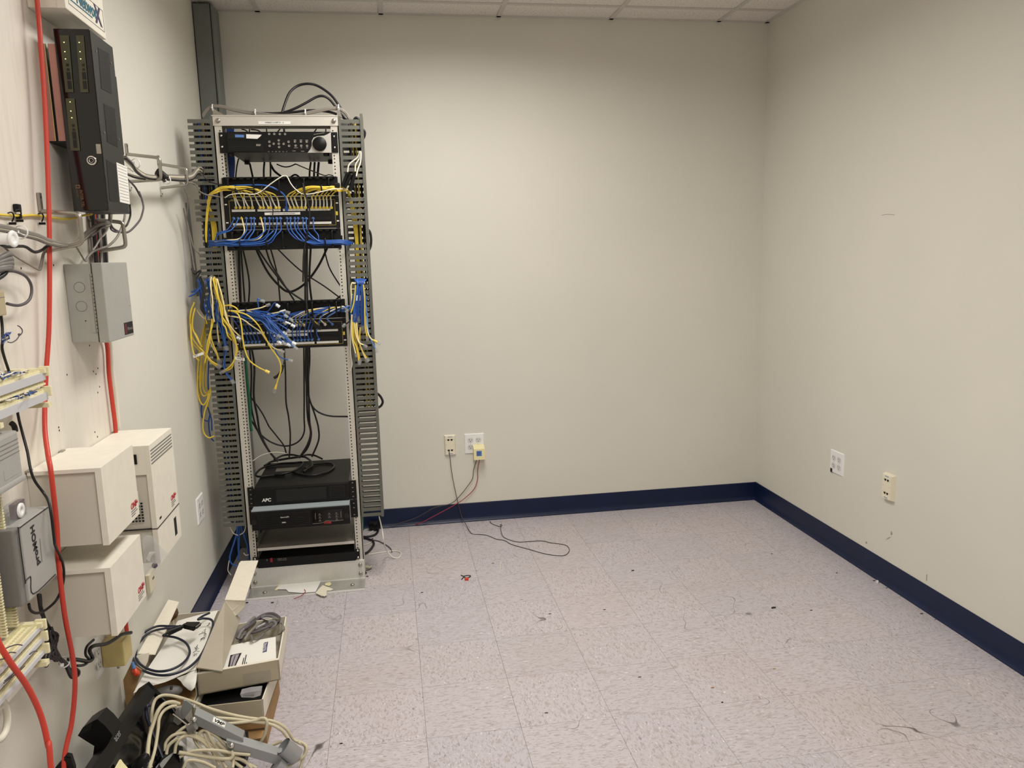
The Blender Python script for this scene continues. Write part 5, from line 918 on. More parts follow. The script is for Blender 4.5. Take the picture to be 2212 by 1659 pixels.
for k, (pp) in enumerate([[(50, 725), (160, 680), (230, 665), (285, 675)], [(70, 790), (140, 765), (200, 770)], [(0, 860), (60, 845)], [(50, 1160), (150, 1080), (240, 1010), (315, 940)], [(60, 1130), (140, 1065), (200, 1010)], [(230, 1010), (280, 965), (310, 945)], [(380, 790), (430, 755), (475, 750)]]): cable('jumper_wire', 'thin dark jumper wire on the sparse punch-down block', 'wire', [zp('R', x, y, x=.104) for x, y in pp], .0013, 'dk_grey_cable', 'wires on the sparse punch-down block', 5, 4)
# vertical 66 block
t = thing('terminal_block', 'upright cream terminal block with two ribbed edge strips', 'wiring block', (.04, -2.675, .76)); zlo, zhi = .775, 1.055
obj('base_plate', B().box((PX, -2.74, zlo), (.030, -2.655, zhi)), 'strip_cream', t); pn = B()
for k in range(38):
    z = zlo+.004+k*.0072
    for y in (-2.672, -2.680, -2.688, -2.715, -2.724): pn.box((.030, y, z), (.052, y+.0022, z+.004))
obj('pin_rows', pn, 'pin_dark', t, kind='stuff')
for y in (-2.655, -2.702):
    tb = B(); z = zlo
    while z < zhi: tb.prism([(.030, y, z), (.064, y, z), (.064, y, z+.0036), (.030, y, z+.0036)], (0, .008, 0)); z += .0062
    tb.box((.030, y+.001, zlo), (.056, y+.007, zhi)); obj('ribbed_strip', tb, 'strip_cream', t)
# ---- steel cable rings
def ring(label, Y, wallx, top, ct, cb, bot, plate_up, plate_dn, r=.0056):
    t = thing('cable_ring', label, 'cable ring', (wallx+.002, Y, bot[1])); A_, B_, C_, D_ = V((wallx+.004, Y, top[1])), at(*ct, y=Y), at(*cb, y=Y), V((wallx+.004, Y, bot[1]))
    n1 = B_.lerp(A_, .16); n2 = B_.lerp(C_, .16); n3 = C_.lerp(B_, .16); n4 = C_.lerp(D_, .16)
    obj('hoop', B().tube([A_, A_.lerp(n1, .5), n1, B_.lerp((n1+n2)/2, .5), n2, n2.lerp(n3, .5), n3, C_.lerp((n3+n4)/2, .5), n4, n4.lerp(D_, .5), D_], r, 8, 4), 'steel', t)
    for z, dz in ((top[1], plate_up), (bot[1], -plate_dn)):
        f = obj('mounting_foot', B().bevbox((wallx, Y-.008, z), (wallx+.007, Y+.008, z+dz), .002), 'steel', t); obj('foot_hole', B().cyl((wallx+.006, Y, z+dz*.75), (wallx+.0076, Y, z+dz*.75), .0028, 8), 'hole', f)
rz1 = at(284, 335, x=.004); ring('steel cable ring on the wall between the phone system and the column', -1.39, 0, (0, at(284, 333, y=-1.39).z), (345, 341), (348, 388), (0, at(293, 392, y=-1.39).z), .035, .028)
ring('steel cable ring on the wall beside the rack', -1.006, 0, (0, at(352, 354, y=-1.006).z), (403, 364), (405, 399), (0, at(357, 406, y=-1.006).z), .032, .030)
ring('steel cable ring on the plywood carrying the thick grey bundle', -2.186, PX, (0, 1.644), (172, 462), (178, 525), (0, 1.547), .045, .03)
ring('steel cable ring on the plywood below the phone system', -1.862, PX, (0, at(195, 475, x=.02).z), (265, 480), (272, 533), (0, at(205, 545, x=.02).z), .028, .012)
# ---- cables along the wall
SW = lambda x, y, d: zp('S', x, y, y=d)
GG = 'grey cables in the rings beside the rack'
for k in range(9):
    o = (k % 3)*16-16; q = (k//3)*14-14; m = ('grey_cable', 'beige_cable', 'grey_cable', 'white_cable', 'grey_cable', 'dk_grey_cable', 'beige_cable', 'grey_cable', 'blk_cable')[k]
    cable('wall_cable', '%s cable running through the wall rings toward the rack' % ('dark' if m in ('blk_cable', 'dk_grey_cable') else 'grey' if m == 'grey_cable' else 'pale'), 'cable', [SW(80+o, 440+q, -1.80), SW(200+o, 560+q, -1.7), SW(310, 690+o+q, -1.58), SW(480, 790+o*.8+q, -1.46), SW(690, 820+o+q, -1.38), SW(900, 815+o*1.6+q, -1.22), SW(1180, 830+o*2+q, -1.02), SW(1350, 800+o*2.2+q, -.88), SW(1440, 700+o*2.4+q, -.79), SW(1500, 680+o*3.5, -.745), SW(1580, 740+o*3, -.70)], .0042, m, GG)
for k, pp in enumerate([[(90, 620), (160, 640), (240, 700)], [(130, 740), (260, 780), (420, 820), (640, 820)], [(130, 760), (280, 820), (470, 850)], [(1280, 910), (1390, 930), (1450, 1000), (1500, 1080), (1620, 1140), (1750, 1160), (1880, 1185)]]):
    cable('wall_wire', 'thin pale wire slung between the wall rings and the rack', 'wire', [SW(x, y, -1.7+.0006*x if k < 3 else -.98+.00035*(x-1280)) for x, y in pp], .0028, ('white_cable', 'white_cable', 'blk_cable', 'grey_cable')[k], 'thin wires by the rings')
cable('black_hook_strap', 'black hook-and-loop wrap around the grey cables at the ring', 'strap', [SW(690, 700, -1.37), SW(780, 770, -1.37), SW(870, 850, -1.37)], .018, 'blk_cable', flat=.7)
for x, y, d in ((870, 950, -1.36), (1180, 980, -1.0), (290, 640, -1.6)): tie('white tie on the grey cables at the wall rings', SW(x, y-90, d), (.3, 1, .1), .014, 'wht', (.01, -.004, -.012), group='white ties at the wall rings')
obj('cable_splice_block', B().bevbox(SW(1610, 680, -.75), SW(1790, 815, -.73), .003), 'blk_plastic', None, 'black block lodged in the duct fingers beside the rack', 'block')
cable('wall_wire', 'thin black wire from the splice block across the rack upright', 'wire', [SW(1600, 600, -.76), SW(1560, 700, -.77), SW(1580, 800, -.77), SW(1660, 880, -.775), SW(1760, 920, -.78), SW(1880, 960, -.785), SW(2000, 1000, -.79)], .0022, 'blk_cable')
cable('wall_wire', 'grey wire dropping from the far ring down behind the duct', 'wire', [SW(1205, 1020, -1.0), SW(1260, 1170, -.95), SW(1270, 1350, -.9), SW(1250, 1560, -.86), SW(1260, 1659, -.84), zp('G', 110, 130, y=-.8), zp('G', 160, 190, y=-.76)], .003, 'grey_cable')
cable('wall_wire', 'grey wire dropping along the wall behind the duct', 'wire', [SW(1190, 1390, -.80), SW(1240, 1640, -.76), zp('G', 75, 60, y=-.74), zp('G', 120, 330, y=-.74)], .0034, 'grey_cable')
obj('leaning_angle', B().obox(at(400, 438, y=-.62), at(424, 640, y=-.60)-at(400, 438, y=-.62), V((.012, 0, .0)), V((0, .016, 0))), 'column', None, 'thin dark bar leaning in the gap behind the duct', 'bar')
MW = lambda x, y, xx: zp('M', x, y, x=xx)
def YM(x, y, Y): return zp('M', x, y, y=Y)
GX = 'grey cables of the lower bundle on the plywood'
for k in range(6):
    o = (k % 3)*22-22; q = (k//3)*16; m = ('grey_cable', 'grey_cable', 'beige_cable', 'grey_cable', 'dk_grey_cable', 'grey_cable')[k]
    cable('trunk_cable', '%s trunk cable sagging along the plywood into the phone system' % ('pale' if m == 'beige_cable' else 'dark grey' if m == 'dk_grey_cable' else 'grey'), 'cable', [MW(-150, 430+o+q, .055), MW(0, 440+o+q, .055), MW(150, 470+o+q, .055), MW(330, 520+o+q, .055), MW(560, 575+o+q, .058), MW(740, 650+o*.8+q, .062), MW(960, 705+o*.5+q, .07), MW(1160, 690+o*.4+q, .075), MW(1290, 600+o+q, .07), MW(1400, 500+o+q, .07), MW(1550, 410+o+q, .08), MW(1690, 375+o+q, .085), MW(1720+o*.3, 300, .09), MW(1725+o*.5, 180, .09)], .0048, m, GX)
tie('white tie on the sagging grey trunk cables', MW(320, 515, .058), (0, 1, -.15), .014, 'wht', (.012, .006, -.008), group='white ties on the plywood')
cable('flat_grey_cable', 'flat grey cable hanging in a vee below the near ring', 'cable', [MW(-60, 660, .05), MW(0, 690, .05), MW(120, 800, .045), MW(250, 900, .04), MW(450, 1020, .035), MW(600, 1100, .03), MW(635, 1060, .03), MW(660, 930, .032), MW(680, 850, .035), MW(740, 770, .045)], .0036, 'grey_cable', flat=.6)
cable('flat_grey_cable', 'flat grey cable hanging in a vee above the grey enclosure', 'cable', [MW(1120, 720, .06), MW(1185, 745, .05), MW(1260, 860, .04), MW(1330, 965, .035), MW(1370, 900, .035), MW(1450, 820, .04), MW(1600, 760, .06), MW(1700, 720, .07), MW(1820, 600, .08), MW(1900, 430, .085), MW(1940, 300, .09), MW(1950, 180, .09)], .0034, 'grey_cable', flat=.6)
for k, pp in enumerate([[(1710, 380), (1640, 520), (1560, 620), (1490, 740), (1440, 800)], [(1720, 380), (1660, 500), (1600, 580)], [(1700, 390), (1580, 440), (1480, 540), (1420, 570)], [(1720, 400), (1730, 470), (1790, 510), (1850, 510)]]): cable('grey_wire', 'thin grey wire looping below the phone system', 'wire', [MW(x, y, .085) for x, y in pp], .0026, ('grey_cable', 'white_cable', 'dk_grey_cable', 'dk_grey_cable')[k], 'thin wires below the phone system')
cable('black_wire', 'black wire looping below the phone system to the wall', 'wire', [MW(1725, 400, .09), MW(1780, 470, .085), MW(1900, 520, .08), MW(2020, 500, .08), MW(2164, 350, .075), zp('B', 1060, 220, x=.07), zp('B', 1070, 150, x=.06), zp('B', 1040, 50, x=.05), zp('S', 380, 1180, x=.03), zp('S', 280, 1000, x=.03), zp('S', 140, 850, x=.03)], .0032, 'dk_grey_cable')
cable('black_wire', 'black wire dropping from the phone system corner', 'wire', [MW(2020, 80, .09), MW(2030, 250, .085), MW(1985, 390, .08), MW(1930, 450, .08)], .003, 'blk_cable')
cable('black_wire', 'black wire waving under the white cable spool', 'wire', [MW(-40, 680, .06), MW(60, 730, .06), MW(150, 745, .055), MW(300, 735, .05), MW(400, 745, .05), MW(500, 810, .048), MW(570, 825, .048), MW(660, 790, .048), MW(740, 730, .05), MW(900, 680, .06), MW(1050, 740, .06), MW(1200, 720, .06), MW(1330, 620, .06), MW(1450, 560, .06)], .0036, 'blk_cable')
GV = 'cables dropping along the plywood edge'
for k, (x, m, r) in enumerate(((1440, 'blk_cable', .006), (1462, 'red_cable', .0045), (1485, 'blk_cable', .006), (1505, 'white_cable', .003), (1525, 'grey_cable', .005), (1545, 'blk_cable', .006), (1567, 'white_cable', .0022), (1590, 'blk_cable', .0055), (1612, 'grey_cable', .004))):
    cable('riser_cable', '%s riser cable dropping behind the rings into the grey enclosure' % {'blk_cable': 'black', 'red_cable': 'red', 'white_cable': 'white', 'grey_cable': 'grey'}[m], 'cable', [MW(x+j(4), 120, .035), MW(x+15, 400, .035), MW(x+35+j(8), 650, .035), MW(x+50, 850, .035), MW(x+60+j(5), 1010, .035)], r, m, GV)
cable('red_riser_cable', 'red cable dropping from the grey enclosure behind the tall vented box', 'cable', [zp('B', 770, 1100, x=.03), zp('B', 800, 1200, x=.03), zp('B', 812, 1400, x=.03), zp('B', 835, 1600, x=.03), zp('C', 862, 510, x=.03), at(252, 1000, x=.012), at(262, 1200, x=.012), zp('D', 940, 560, x=.012), zp('D', 958, 700, x=.012)], .0062, 'red_cable')
cable('white_riser_cable', 'white cable dropping beside the red one behind the tall vented box', 'cable', [zp('B', 800, 1100, x=.026), zp('B', 828, 1200, x=.026), zp('B', 842, 1400, x=.026), zp('B', 868, 1600, x=.026), zp('C', 888, 510, x=.026), at(264, 1000, x=.02)], .0065, 'white_cable')
cable('yellow_wall_cable', 'thin yellow cable pinned along the plywood', 'cable', [MW(-150, 235, PX+.006), MW(0, 245, PX+.006), MW(160, 255, PX+.008), MW(330, 262, PX+.006), MW(500, 252, PX+.006), MW(620, 262, PX+.006), MW(780, 285, PX+.006), MW(1000, 310, PX+.008), MW(1180, 295, PX+.010), MW(1300, 255, PX+.02), MW(1420, 240, .05), MW(1450, 180, .07)], .0030, 'yellow')
for x, y in ((130, 265), (600, 275), (245, 225)):
    c = MW(x, y, PX+.006); t = thing('wire_clip', 'black wire clip pinning the yellow cable to the plywood', 'clip', c, 'black wire clips on the plywood')
    obj('clip_loop', B().tube([c+V((.004, -.010, .006)), c+V((.008, 0, .008)), c+V((.008, .008, 0)), c+V((.002, .010, -.012))], .0016, 6), 'blk_plastic', t); obj('nail', B().cyl(c+V((-.004, .008, -.016)), c+V((.010, .010, -.016)), .003, 8), 'blk_plastic', t)
c = MW(225, 160, PX); t = thing('anchor_clip', 'black screw anchor clip above the yellow cable', 'clip', c); obj('anchor', B().bevbox((PX, c.y-.008, c.z-.006), (PX+.012, c.y+.010, c.z+.012), .003).cyl((PX, c.y+.006, c.z-.016), (PX+.010, c.y+.006, c.z-.016), .006, 10), 'blk_plastic', t)
# white cable spool
c = MW(205, 620, .092); t = thing('cable_spool', 'white mushroom-shaped cable spool on the plywood', 'spool', (PX, c.y, c.z)); ax = V((.97, -.10, 0)).normalized(); L_ = .07
obj('stem', B().cyl(c-ax*L_, c, .0115, 16), 'white_plastic', t); obj('disc', B().lathe([(.010, -.003), (.0160, -.003), (.0178, 0), (.0160, .003), (.009, .002), (.0055, -.001), (.0035, -.010), (0, -.011)], c, ax, 26), 'white_plastic', t); obj('collar', B().cyl(c-ax*L_, c-ax*(L_-.01), .016, 14), 'white_plastic', t)
# grey tied coil and black loop at the frame edge
t = thing('coiled_grey_cable', 'short coil of thick grey cable tied against the plywood', 'cable', MW(60, 1000, .05))
for k, (xa, ya, xb, yb_) in enumerate(((-60, 960, 140, 850), (-60, 1010, 160, 930), (-60, 1040, 165, 990), (-60, 1090, 160, 1045), (-60, 1110, 150, 1075))): obj('turn', B().tube([MW(xa, ya, .05), MW((xa+xb)/2, (ya+yb_)/2-8, .056), MW(xb, yb_, .055), MW(xb+14, yb_+26, .045)], .0058, 8), 'grey_plastic_d', t)
cable('black_wire', 'black wire loop hanging from the tied grey coil', 'wire', [MW(-60, 1150, .05), MW(60, 1130, .05), MW(220, 1125, .05), MW(380, 1190, .048), MW(470, 1300, .046), MW(495, 1420, .046), MW(470, 1540, .046), MW(400, 1620, .046), MW(300, 1655, .046), MW(200, 1650, .046), MW(110, 1630, .046)], .0034, 'dk_grey_cable')
cable('black_wire', 'black wire curling under the tied grey coil', 'wire', [MW(-40, 1240, .05), MW(40, 1190, .05), MW(95, 1130, .052), MW(100, 1060, .05)], .005, 'blk_cable')
a = zp('B', 55, 970, x=.05); t = thing('surface_jack_box', 'tan surface jack box on the plywood', 'box', (.03, a.y-.03, a.z)); obj('jack_box', B().bevbox((PX, a.y-.07, a.z), (.050, a.y, a.z+.052), .003), mat('tan_plastic', (178, 164, 134), .5), t); obj('cover_seam', B().box((.0498, a.y-.069, a.z+.038), (.0506, a.y-.001, a.z+.039)), 'grey_plastic_d', t)
PWp = lambda x, y, xx: zp('P', x, y, x=xx)
for k in range(14):
    rr = random.Random(40+k); p0 = PWp(20+rr.uniform(0, 30), 300+rr.uniform(-20, 30), .045); p1 = PWp(90+rr.uniform(-20, 30), 270+rr.uniform(-40, 40), .05+rr.uniform(-.01, .01)); p2 = PWp(110+rr.uniform(-30, 30), 250+rr.uniform(-30, 70), .05); p3 = PWp(60+rr.uniform(-40, 40), 340+rr.uniform(-40, 30), .05)
    cable('jumper_wire', 'thin %s jumper wire in the tuft on the plywood' % ('white' if k % 2 else 'blue'), 'wire', [p0, p1, p2, p3], .0011, 'white_cable' if k % 2 else 'blue_d', 'tuft of jumper wire on the plywood', 5, 5)
cable('jumper_wire', 'stray jumper wire curling away from the tuft on the plywood', 'wire', [PWp(90, 345, .05), PWp(150, 355, .05), PWp(210, 320, .05), PWp(245, 270, .05), PWp(262, 250, .052), PWp(235, 245, .05), PWp(245, 265, .05), PWp(280, 235, .05), PWp(285, 195, .05), PWp(255, 155, .05), PWp(225, 140, .05)], .0013, 'dk_grey_cable', None, 5)
# black cord down the plywood
QWx = lambda x, y, xx: zp('Q', x, y, x=xx)
cable('wall_power_cable', 'black cable wandering down the plywood past the grey modules', 'cable', [PWp(-10, -60, .03), PWp(10, 0, .03), PWp(28, 150, .03), PWp(32, 330, .032), PWp(26, 430, .032), PWp(60, 560, .03), PWp(118, 740, .028), PWp(180, 1000, .028), PWp(232, 1290, .03), QWx(255, 90, .035), QWx(300, 260, .045), QWx(350, 450, .055), QWx(395, 690, .065), QWx(450, 830, .07), QWx(560, 980, .08), QWx(625, 1100, .098), QWx(660, 1280, .105), QWx(695, 1580, .105), zp('D', 415, 0, x=.10), zp('D', 470, 130, x=.09), zp('D', 475, 260, x=.08), zp('D', 430, 390, x=.07), zp('D', 350, 470, x=.06), zp('D', 280, 500, x=.06), zp('D', 230, 480, x=.06), zp('D', 215, 430, x=.06)], .0030, 'blk_cable')
cable('wall_power_cable', 'short black cable rising from the grooved module', 'cable', [QWx(140, 80, .04), QWx(170, 105, .045), QWx(190, 150, .05), QWx(195, 190, .05)], .0058, 'blk_cable')
# black tangle with a grey tie
RW = lambda x, y, xx: zp('R', x, y, x=xx)
GT_ = 'black leads tangled below the lower off-white box'; rt = random.Random(21)
for k in range(16):
    o = lambda s=40: rt.uniform(-s, s)
    cable('tangled_lead', 'black lead tangled below the lower off-white box', 'cable', [RW(500+o(20), 20, .05), RW(540+o(15), 260+o(), .05), RW(600+o(40), 450+o(), .055), RW(640+o(60), 600+o(60), .06), RW(690+o(50), 740+o(), .06), RW(780+o(30), 850+o(20), .058), RW(850+o(22), 930+o(20), .058), RW(930+o(40), 1040+o(25), .058)] if k < 8 else [RW(640+o(40), 480+o(), .06), RW(700+o(50), 600+o(60), .065), RW(650+o(50), 760+o(50), .065), RW(720+o(40), 850+o(30), .06), RW(640+o(40), 780+o(60), .06)], .0024, 'blk_cable', GT_)
cable('tangled_lead', 'black lead loop at the end of the tied tangle', 'cable', [RW(850, 960, .058), RW(900, 1070, .058), RW(940, 1090, .058), RW(1000, 1060, .058), RW(1010, 1010, .058), RW(980, 980, .058)], .0036, 'blk_cable'); tie('grey tie around the tangled black leads', RW(825, 890, .06), (0, .7, -.7), .012, 'wht')
cable('tangled_lead', 'black lead running from the tangle to the yellowed transformer', 'cable', [RW(880, 852, .06), RW(1000, 860, .055), RW(1130, 880, .05), RW(1180, 850, .05), zp('D', 690, 830, x=.05), zp('D', 670, 780, x=.05), zp('D', 700, 745, x=.055), zp('D', 790, 730, x=.06), zp('D', 850, 700, x=.065), zp('D', 910, 660, x=.07), zp('D', 980, 646, x=.075)], .005, 'blk_cable')
cable('tangled_lead', 'thin black lead arching up from the tangle to the lower box', 'cable', [RW(980, 938, .055), RW(1080, 925, .05), RW(1140, 860, .05), zp('D', 640, 810, x=.05), zp('D', 650, 750, x=.05), zp('D', 700, 700, x=.05)], .0034, 'blk_cable')
cable('tangled_lead', 'black lead hook below the sparse punch-down block', 'cable', [RW(600, 640, .09), RW(560, 760, .085), RW(560, 890, .08), RW(590, 935, .08), RW(610, 870, .08), RW(650, 740, .08)], .0046, 'blk_cable')
cable('white_coil', 'coil of white cable hanging below the sparse punch-down block', 'cable', [at(-30, 1500, x=.06), at(5, 1515, x=.06), at(16, 1545, x=.06), at(12, 1580, x=.06), at(-5, 1600, x=.06), at(-25, 1590, x=.06), at(-15, 1540, x=.065), at(2, 1525, x=.07)], .007, 'white_cable')
# ---- the red cable
cable('red_conduit_cable', 'thick red cable hanging the full height of the left wall and looping at the floor', 'cable',
      [V((.05, -2.13, 2.70)), V((.05, -2.13, 2.40)), at(80, 0, x=.05), at(88, 100, x=.05), at(97, 230, x=.05), at(104, 400, x=.05), at(107, 540, x=.048), at(106, 700, x=.042), at(100, 800, x=.036), at(97, 870, x=.034), at(97, 930, x=.045), at(104, 985, x=.07), at(110, 1020, x=.085), at(122, 1130, x=.085), at(127, 1220, x=.085), at(140, 1330, x=.085), at(157, 1420, x=.08), at(162, 1480, x=.075), at(155, 1560, x=.06), at(138, 1659, x=.05), V((.07, -2.56, .18)), V((.11, -2.62, .03)), V((.16, -2.72, .009)), V((.16, -2.86, .03)), at(110, 1659, x=.15), at(104, 1610, x=.14), at(88, 1545, x=.13), at(60, 1485, x=.12), at(25, 1435, x=.11), at(0, 1395, x=.10), at(-30, 1340, x=.09), V((.08, -2.95, 1.0)), V((.07, -3.0, 2.70))], .0056, 'red_cable', None, 10, 8)
# ================================================================== PILE OF BOXES AND PARTS AT THE LEFT WALL
reg('card_white', (226, 219, 202), .65, var=.03, vscale=60); reg('card_grey', (170, 161, 144), .7, var=.03); reg('card_white_shaded', (182, 171, 147), .7, var=.03); reg('card_brown', (164, 128, 84), .75, var=.06, vscale=50); reg('card_dark', (92, 66, 42), .8, var=.08); reg('paper', (232, 229, 221), .6); reg('label_navy', (28, 34, 96), .5); reg('photo_grey', (158, 152, 160), .5); reg('navy_cable', (28, 34, 52), .35); reg('orange_plastic', (214, 66, 36), .35); reg('silver_paint', (156, 158, 158), .38, metal=.35); reg('ribbon_grey', (120, 120, 118), .25)
EP = lambda u_, v_, **k: zp('E', u_, v_, **k)
def tray(t, A, Bc, v, z0, z1, th, mo, mi, floor_z=None, skip=()):
    """open carton: near edge Bc->A, depth vector v"""
    u = A-Bc; up = V((0, 0, z1-z0)); o = V((Bc.x, Bc.y, z0)); un, vn = u.normalized(), v.normalized()
    obj('base_sheet', B().obox(o, u, v, V((0, 0, th))), mi, t)
    for nm, a, e, th_ in (('near_wall', o, u, vn*th), ('far_wall', o+v-vn*th, u, vn*th), ('side_wall', o, v, un*th), ('side_wall', o+u-un*th, v, un*th)):
        if nm in skip: continue
        obj(nm, B().obox(a, e, th_, up), 'card_white_shaded' if nm == 'near_wall' else mo, t)  # near wall in a darker tone, the shade on that side painted in
# ---- brown carton at the bottom of the stack
t = thing('brown_carton', 'flat brown cardboard carton on the floor at the bottom of the stack', 'box', (.30, -1.85, 0))
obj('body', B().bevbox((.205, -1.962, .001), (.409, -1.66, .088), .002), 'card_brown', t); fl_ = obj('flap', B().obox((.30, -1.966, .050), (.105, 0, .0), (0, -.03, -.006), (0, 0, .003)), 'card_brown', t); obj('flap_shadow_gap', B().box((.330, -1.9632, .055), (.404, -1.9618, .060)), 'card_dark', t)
# ---- middle white carton
A, Bc, v = V((.407, -1.968, 0)), V((.198, -1.971, 0)), V((.012, .27, 0))
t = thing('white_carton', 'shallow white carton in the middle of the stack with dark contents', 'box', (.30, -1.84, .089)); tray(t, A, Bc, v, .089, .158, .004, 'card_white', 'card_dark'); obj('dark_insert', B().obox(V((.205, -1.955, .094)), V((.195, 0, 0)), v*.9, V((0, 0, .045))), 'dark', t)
t = thing('poly_sleeve', 'clear plastic sleeve with a grey part inside the middle carton', 'bag', EP(1040, 1100, y=-1.95)); obj('film', B().prism([EP(x, y, y=-1.955) for x, y in ((965, 1108), (1040, 1090), (1120, 1082), (1118, 1116), (1070, 1132), (975, 1130))], (0, .03, 0)), 'film', t); obj('grey_part', B().bevbox(EP(985, 1128, y=-1.950), EP(1070, 1105, y=-1.950)+V((0, .02, 0)), .003), 'dk_grey_cable', t)
# ---- top white carton with booklet and cables
A, Bc, Cf = V((.450, -1.879, 0)), V((.207, -1.921, 0)), V((.436, -1.557, 0)); v = Cf-A; z0, z1 = .170, .240; u = A-Bc
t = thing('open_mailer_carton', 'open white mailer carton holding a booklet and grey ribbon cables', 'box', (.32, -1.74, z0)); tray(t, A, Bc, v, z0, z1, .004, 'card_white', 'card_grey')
obj('near_lip', B().obox(V((Bc.x, Bc.y-.0006, z1)), u, V((0, .011, 0)), V((0, 0, .0016))), 'card_white', t)
h0, h1 = V((.283, -1.917, .241)), V((.274, -1.548, .241)); nl, fl2 = EP(640, 905, y=-1.918), EP(850, 410, y=-1.547)
ld = obj('lid_panel', B().add([h0, h1, fl2, nl, h0+V((-.003, 0, -.003)), h1+V((-.003, 0, -.003)), fl2+V((-.003, 0, -.003)), nl+V((-.003, 0, -.003))], [(0, 1, 2, 3), (7, 6, 5, 4), (0, 4, 5, 1), (1, 5, 6, 2), (2, 6, 7, 3), (3, 7, 4, 0)]), 'card_grey', t)
zf = fl2.z+.003; f0, f1 = EP(850, 400, z=zf), EP(1000, 405, z=zf); f2, f3, f4 = EP(1100, 105, z=zf+.012), EP(972, 110, z=zf+.012), EP(958, 125, z=zf+.012)
obj('tuck_flap', B().prism([f0, f1, f2, f3, f4], (0, 0, -.003)), 'card_white', ld)
ear = [EP(x, y, y=f0.y+dy) for x, y, dy in ((853, 405, 0), (1000, 407, -.018), (998, 450, -.02), (975, 490, -.02), (940, 515, -.022), (885, 540, -.026), (880, 505, -.02), (858, 460, -.006))]
obj('flap_ear', B().prism(ear, (0, .003, -.001)), 'card_white', ld); obj('ear_fold', B().prism([EP(x, y, y=f0.y+.006) for x, y in ((848, 405), (862, 440), (880, 500), (885, 540), (868, 510), (852, 450))], (0, .003, 0)), 'card_brown', ld)
# inner tray and booklet
ins = z1-.030
obj('inner_tray', B().obox(V((.288, -1.905, z0+.004)), V((.135, .018, 0)), V((-.010, .150, 0)), V((0, 0, ins-z0))), 'card_grey', t)
bk_ = [EP(x, y, z=ins+.016) for x, y in ((828, 940), (1235, 872), (1232, 685), (1010, 725), (885, 752))]
bt_ = thing('instruction_booklet', 'white booklet with a small photo and navy logo in the open carton', 'booklet', bk_[0]); obj('cover', B().prism(bk_, (0, 0, .004)), 'paper', bt_)
tz = ins+.0204; pic = [EP(x, y, z=tz) for x, y in ((870, 918), (925, 908), (977, 797), (893, 815))]; pc = obj('photo_print', B().prism(pic, (0, 0, .0004)), 'dark', bt_)
obj('photo_device', B().prism([EP(x, y, z=tz+.0004) for x, y in ((886, 912), (918, 906), (958, 806), (912, 815), (900, 830))], (0, 0, .0003)), 'photo_grey', pc); obj('photo_stripe', B().prism([EP(x, y, z=tz+.0007) for x, y in ((894, 908), (900, 907), (932, 815), (926, 816))], (0, 0, .0003)), 'ink', pc)
for (xa, ya), (xb, yb_) in (((975, 895), (990, 835)), ((990, 893), (1008, 812)), ((1003, 888), (1010, 868))):
    a, b_ = EP(xa, ya, z=tz), EP(xb, yb_, z=tz); obj('print_line', B().obox(a, b_-a, V((.003, 0, 0)), V((0, 0, .0004))), 'ink', bt_)
lg = [EP(x, y, z=tz) for x, y in ((1132, 795), (1163, 788), (1174, 714), (1142, 722))]; lo_ = obj('logo_patch', B().prism(lg, (0, 0, .0005)), 'label_navy', bt_); text('logo_lettering', 'TELESYNC', lg[0].lerp(lg[1], .78)+V((0, .0015, .0007)), lg[3]-lg[0], lg[0]-lg[1], (lg[3]-lg[0]).length/4.9, 'paper', lo_)
GRB = 'grey ribbon cables coiled in the open carton'; zc = ins+.01
for k, pp in enumerate([[(960, 700), (950, 660), (1010, 590), (1075, 530), (1060, 560), (1000, 640), (970, 690)], [(940, 690), (960, 640), (1040, 590), (1130, 520), (1200, 505), (1250, 530), (1255, 560), (1150, 620), (1050, 650)], [(1000, 700), (1040, 640), (1120, 570), (1180, 545), (1255, 550), (1260, 600), (1245, 650)], [(1060, 695), (1045, 640), (1090, 610), (1200, 560), (1230, 590), (1150, 640), (1100, 690), (1065, 697)], [(960, 720), (1000, 660), (1080, 640), (1180, 600), (1240, 580)], [(1240, 570), (1280, 580), (1290, 620), (1270, 650), (1240, 660)], [(950, 690), (990, 620), (1100, 540), (1180, 520), (1240, 540)], [(1170, 560), (1120, 545), (1150, 590), (1200, 600), (1245, 560)]]):
    cable('ribbon_cable', 'grey ribbon cable coiled in the open mailer carton', 'cable', [EP(x, y, z=zc+.010+.006*((k+q) % 4)) for q, (x, y) in enumerate(pp)], .0065 if k % 2 else .0050, ('ribbon_grey', 'dk_grey_cable', 'grey_cable')[k % 3], GRB, 7, 5, .35)
# ---- white carton by the wall, black video cable on top
t = thing('printed_carton', 'white carton with handwriting leaning against the left wall', 'box', (.1, -1.75, 0)); zt_ = .236
obj('body', B().box((.018, -1.965, .002), (.196, -1.45, zt_-.075)), 'card_white', t)
for nm, a, b_ in (('side_wall', (.018, -1.965, zt_-.075), (.021, -1.45, zt_)), ('side_wall', (.193, -1.90, zt_-.075), (.196, -1.45, zt_)), ('far_wall', (.018, -1.453, zt_-.075), (.196, -1.45, zt_))): obj(nm, B().box(a, b_), 'card_white', t)
obj('inner_liner', B().box((.021, -1.955, zt_-.0745), (.193, -1.456, zt_-.070)), 'card_brown', t)
gr = []; n1, n2 = 9, 12
P00, P10, P11, P01 = EP(165, 1100, z=zt_+.001), EP(640, 930, z=zt_+.008), EP(800, 480, z=zt_+.008), EP(500, 560, z=zt_+.006)
P00.x = max(P00.x, .020); P01.x = max(P01.x, .022)
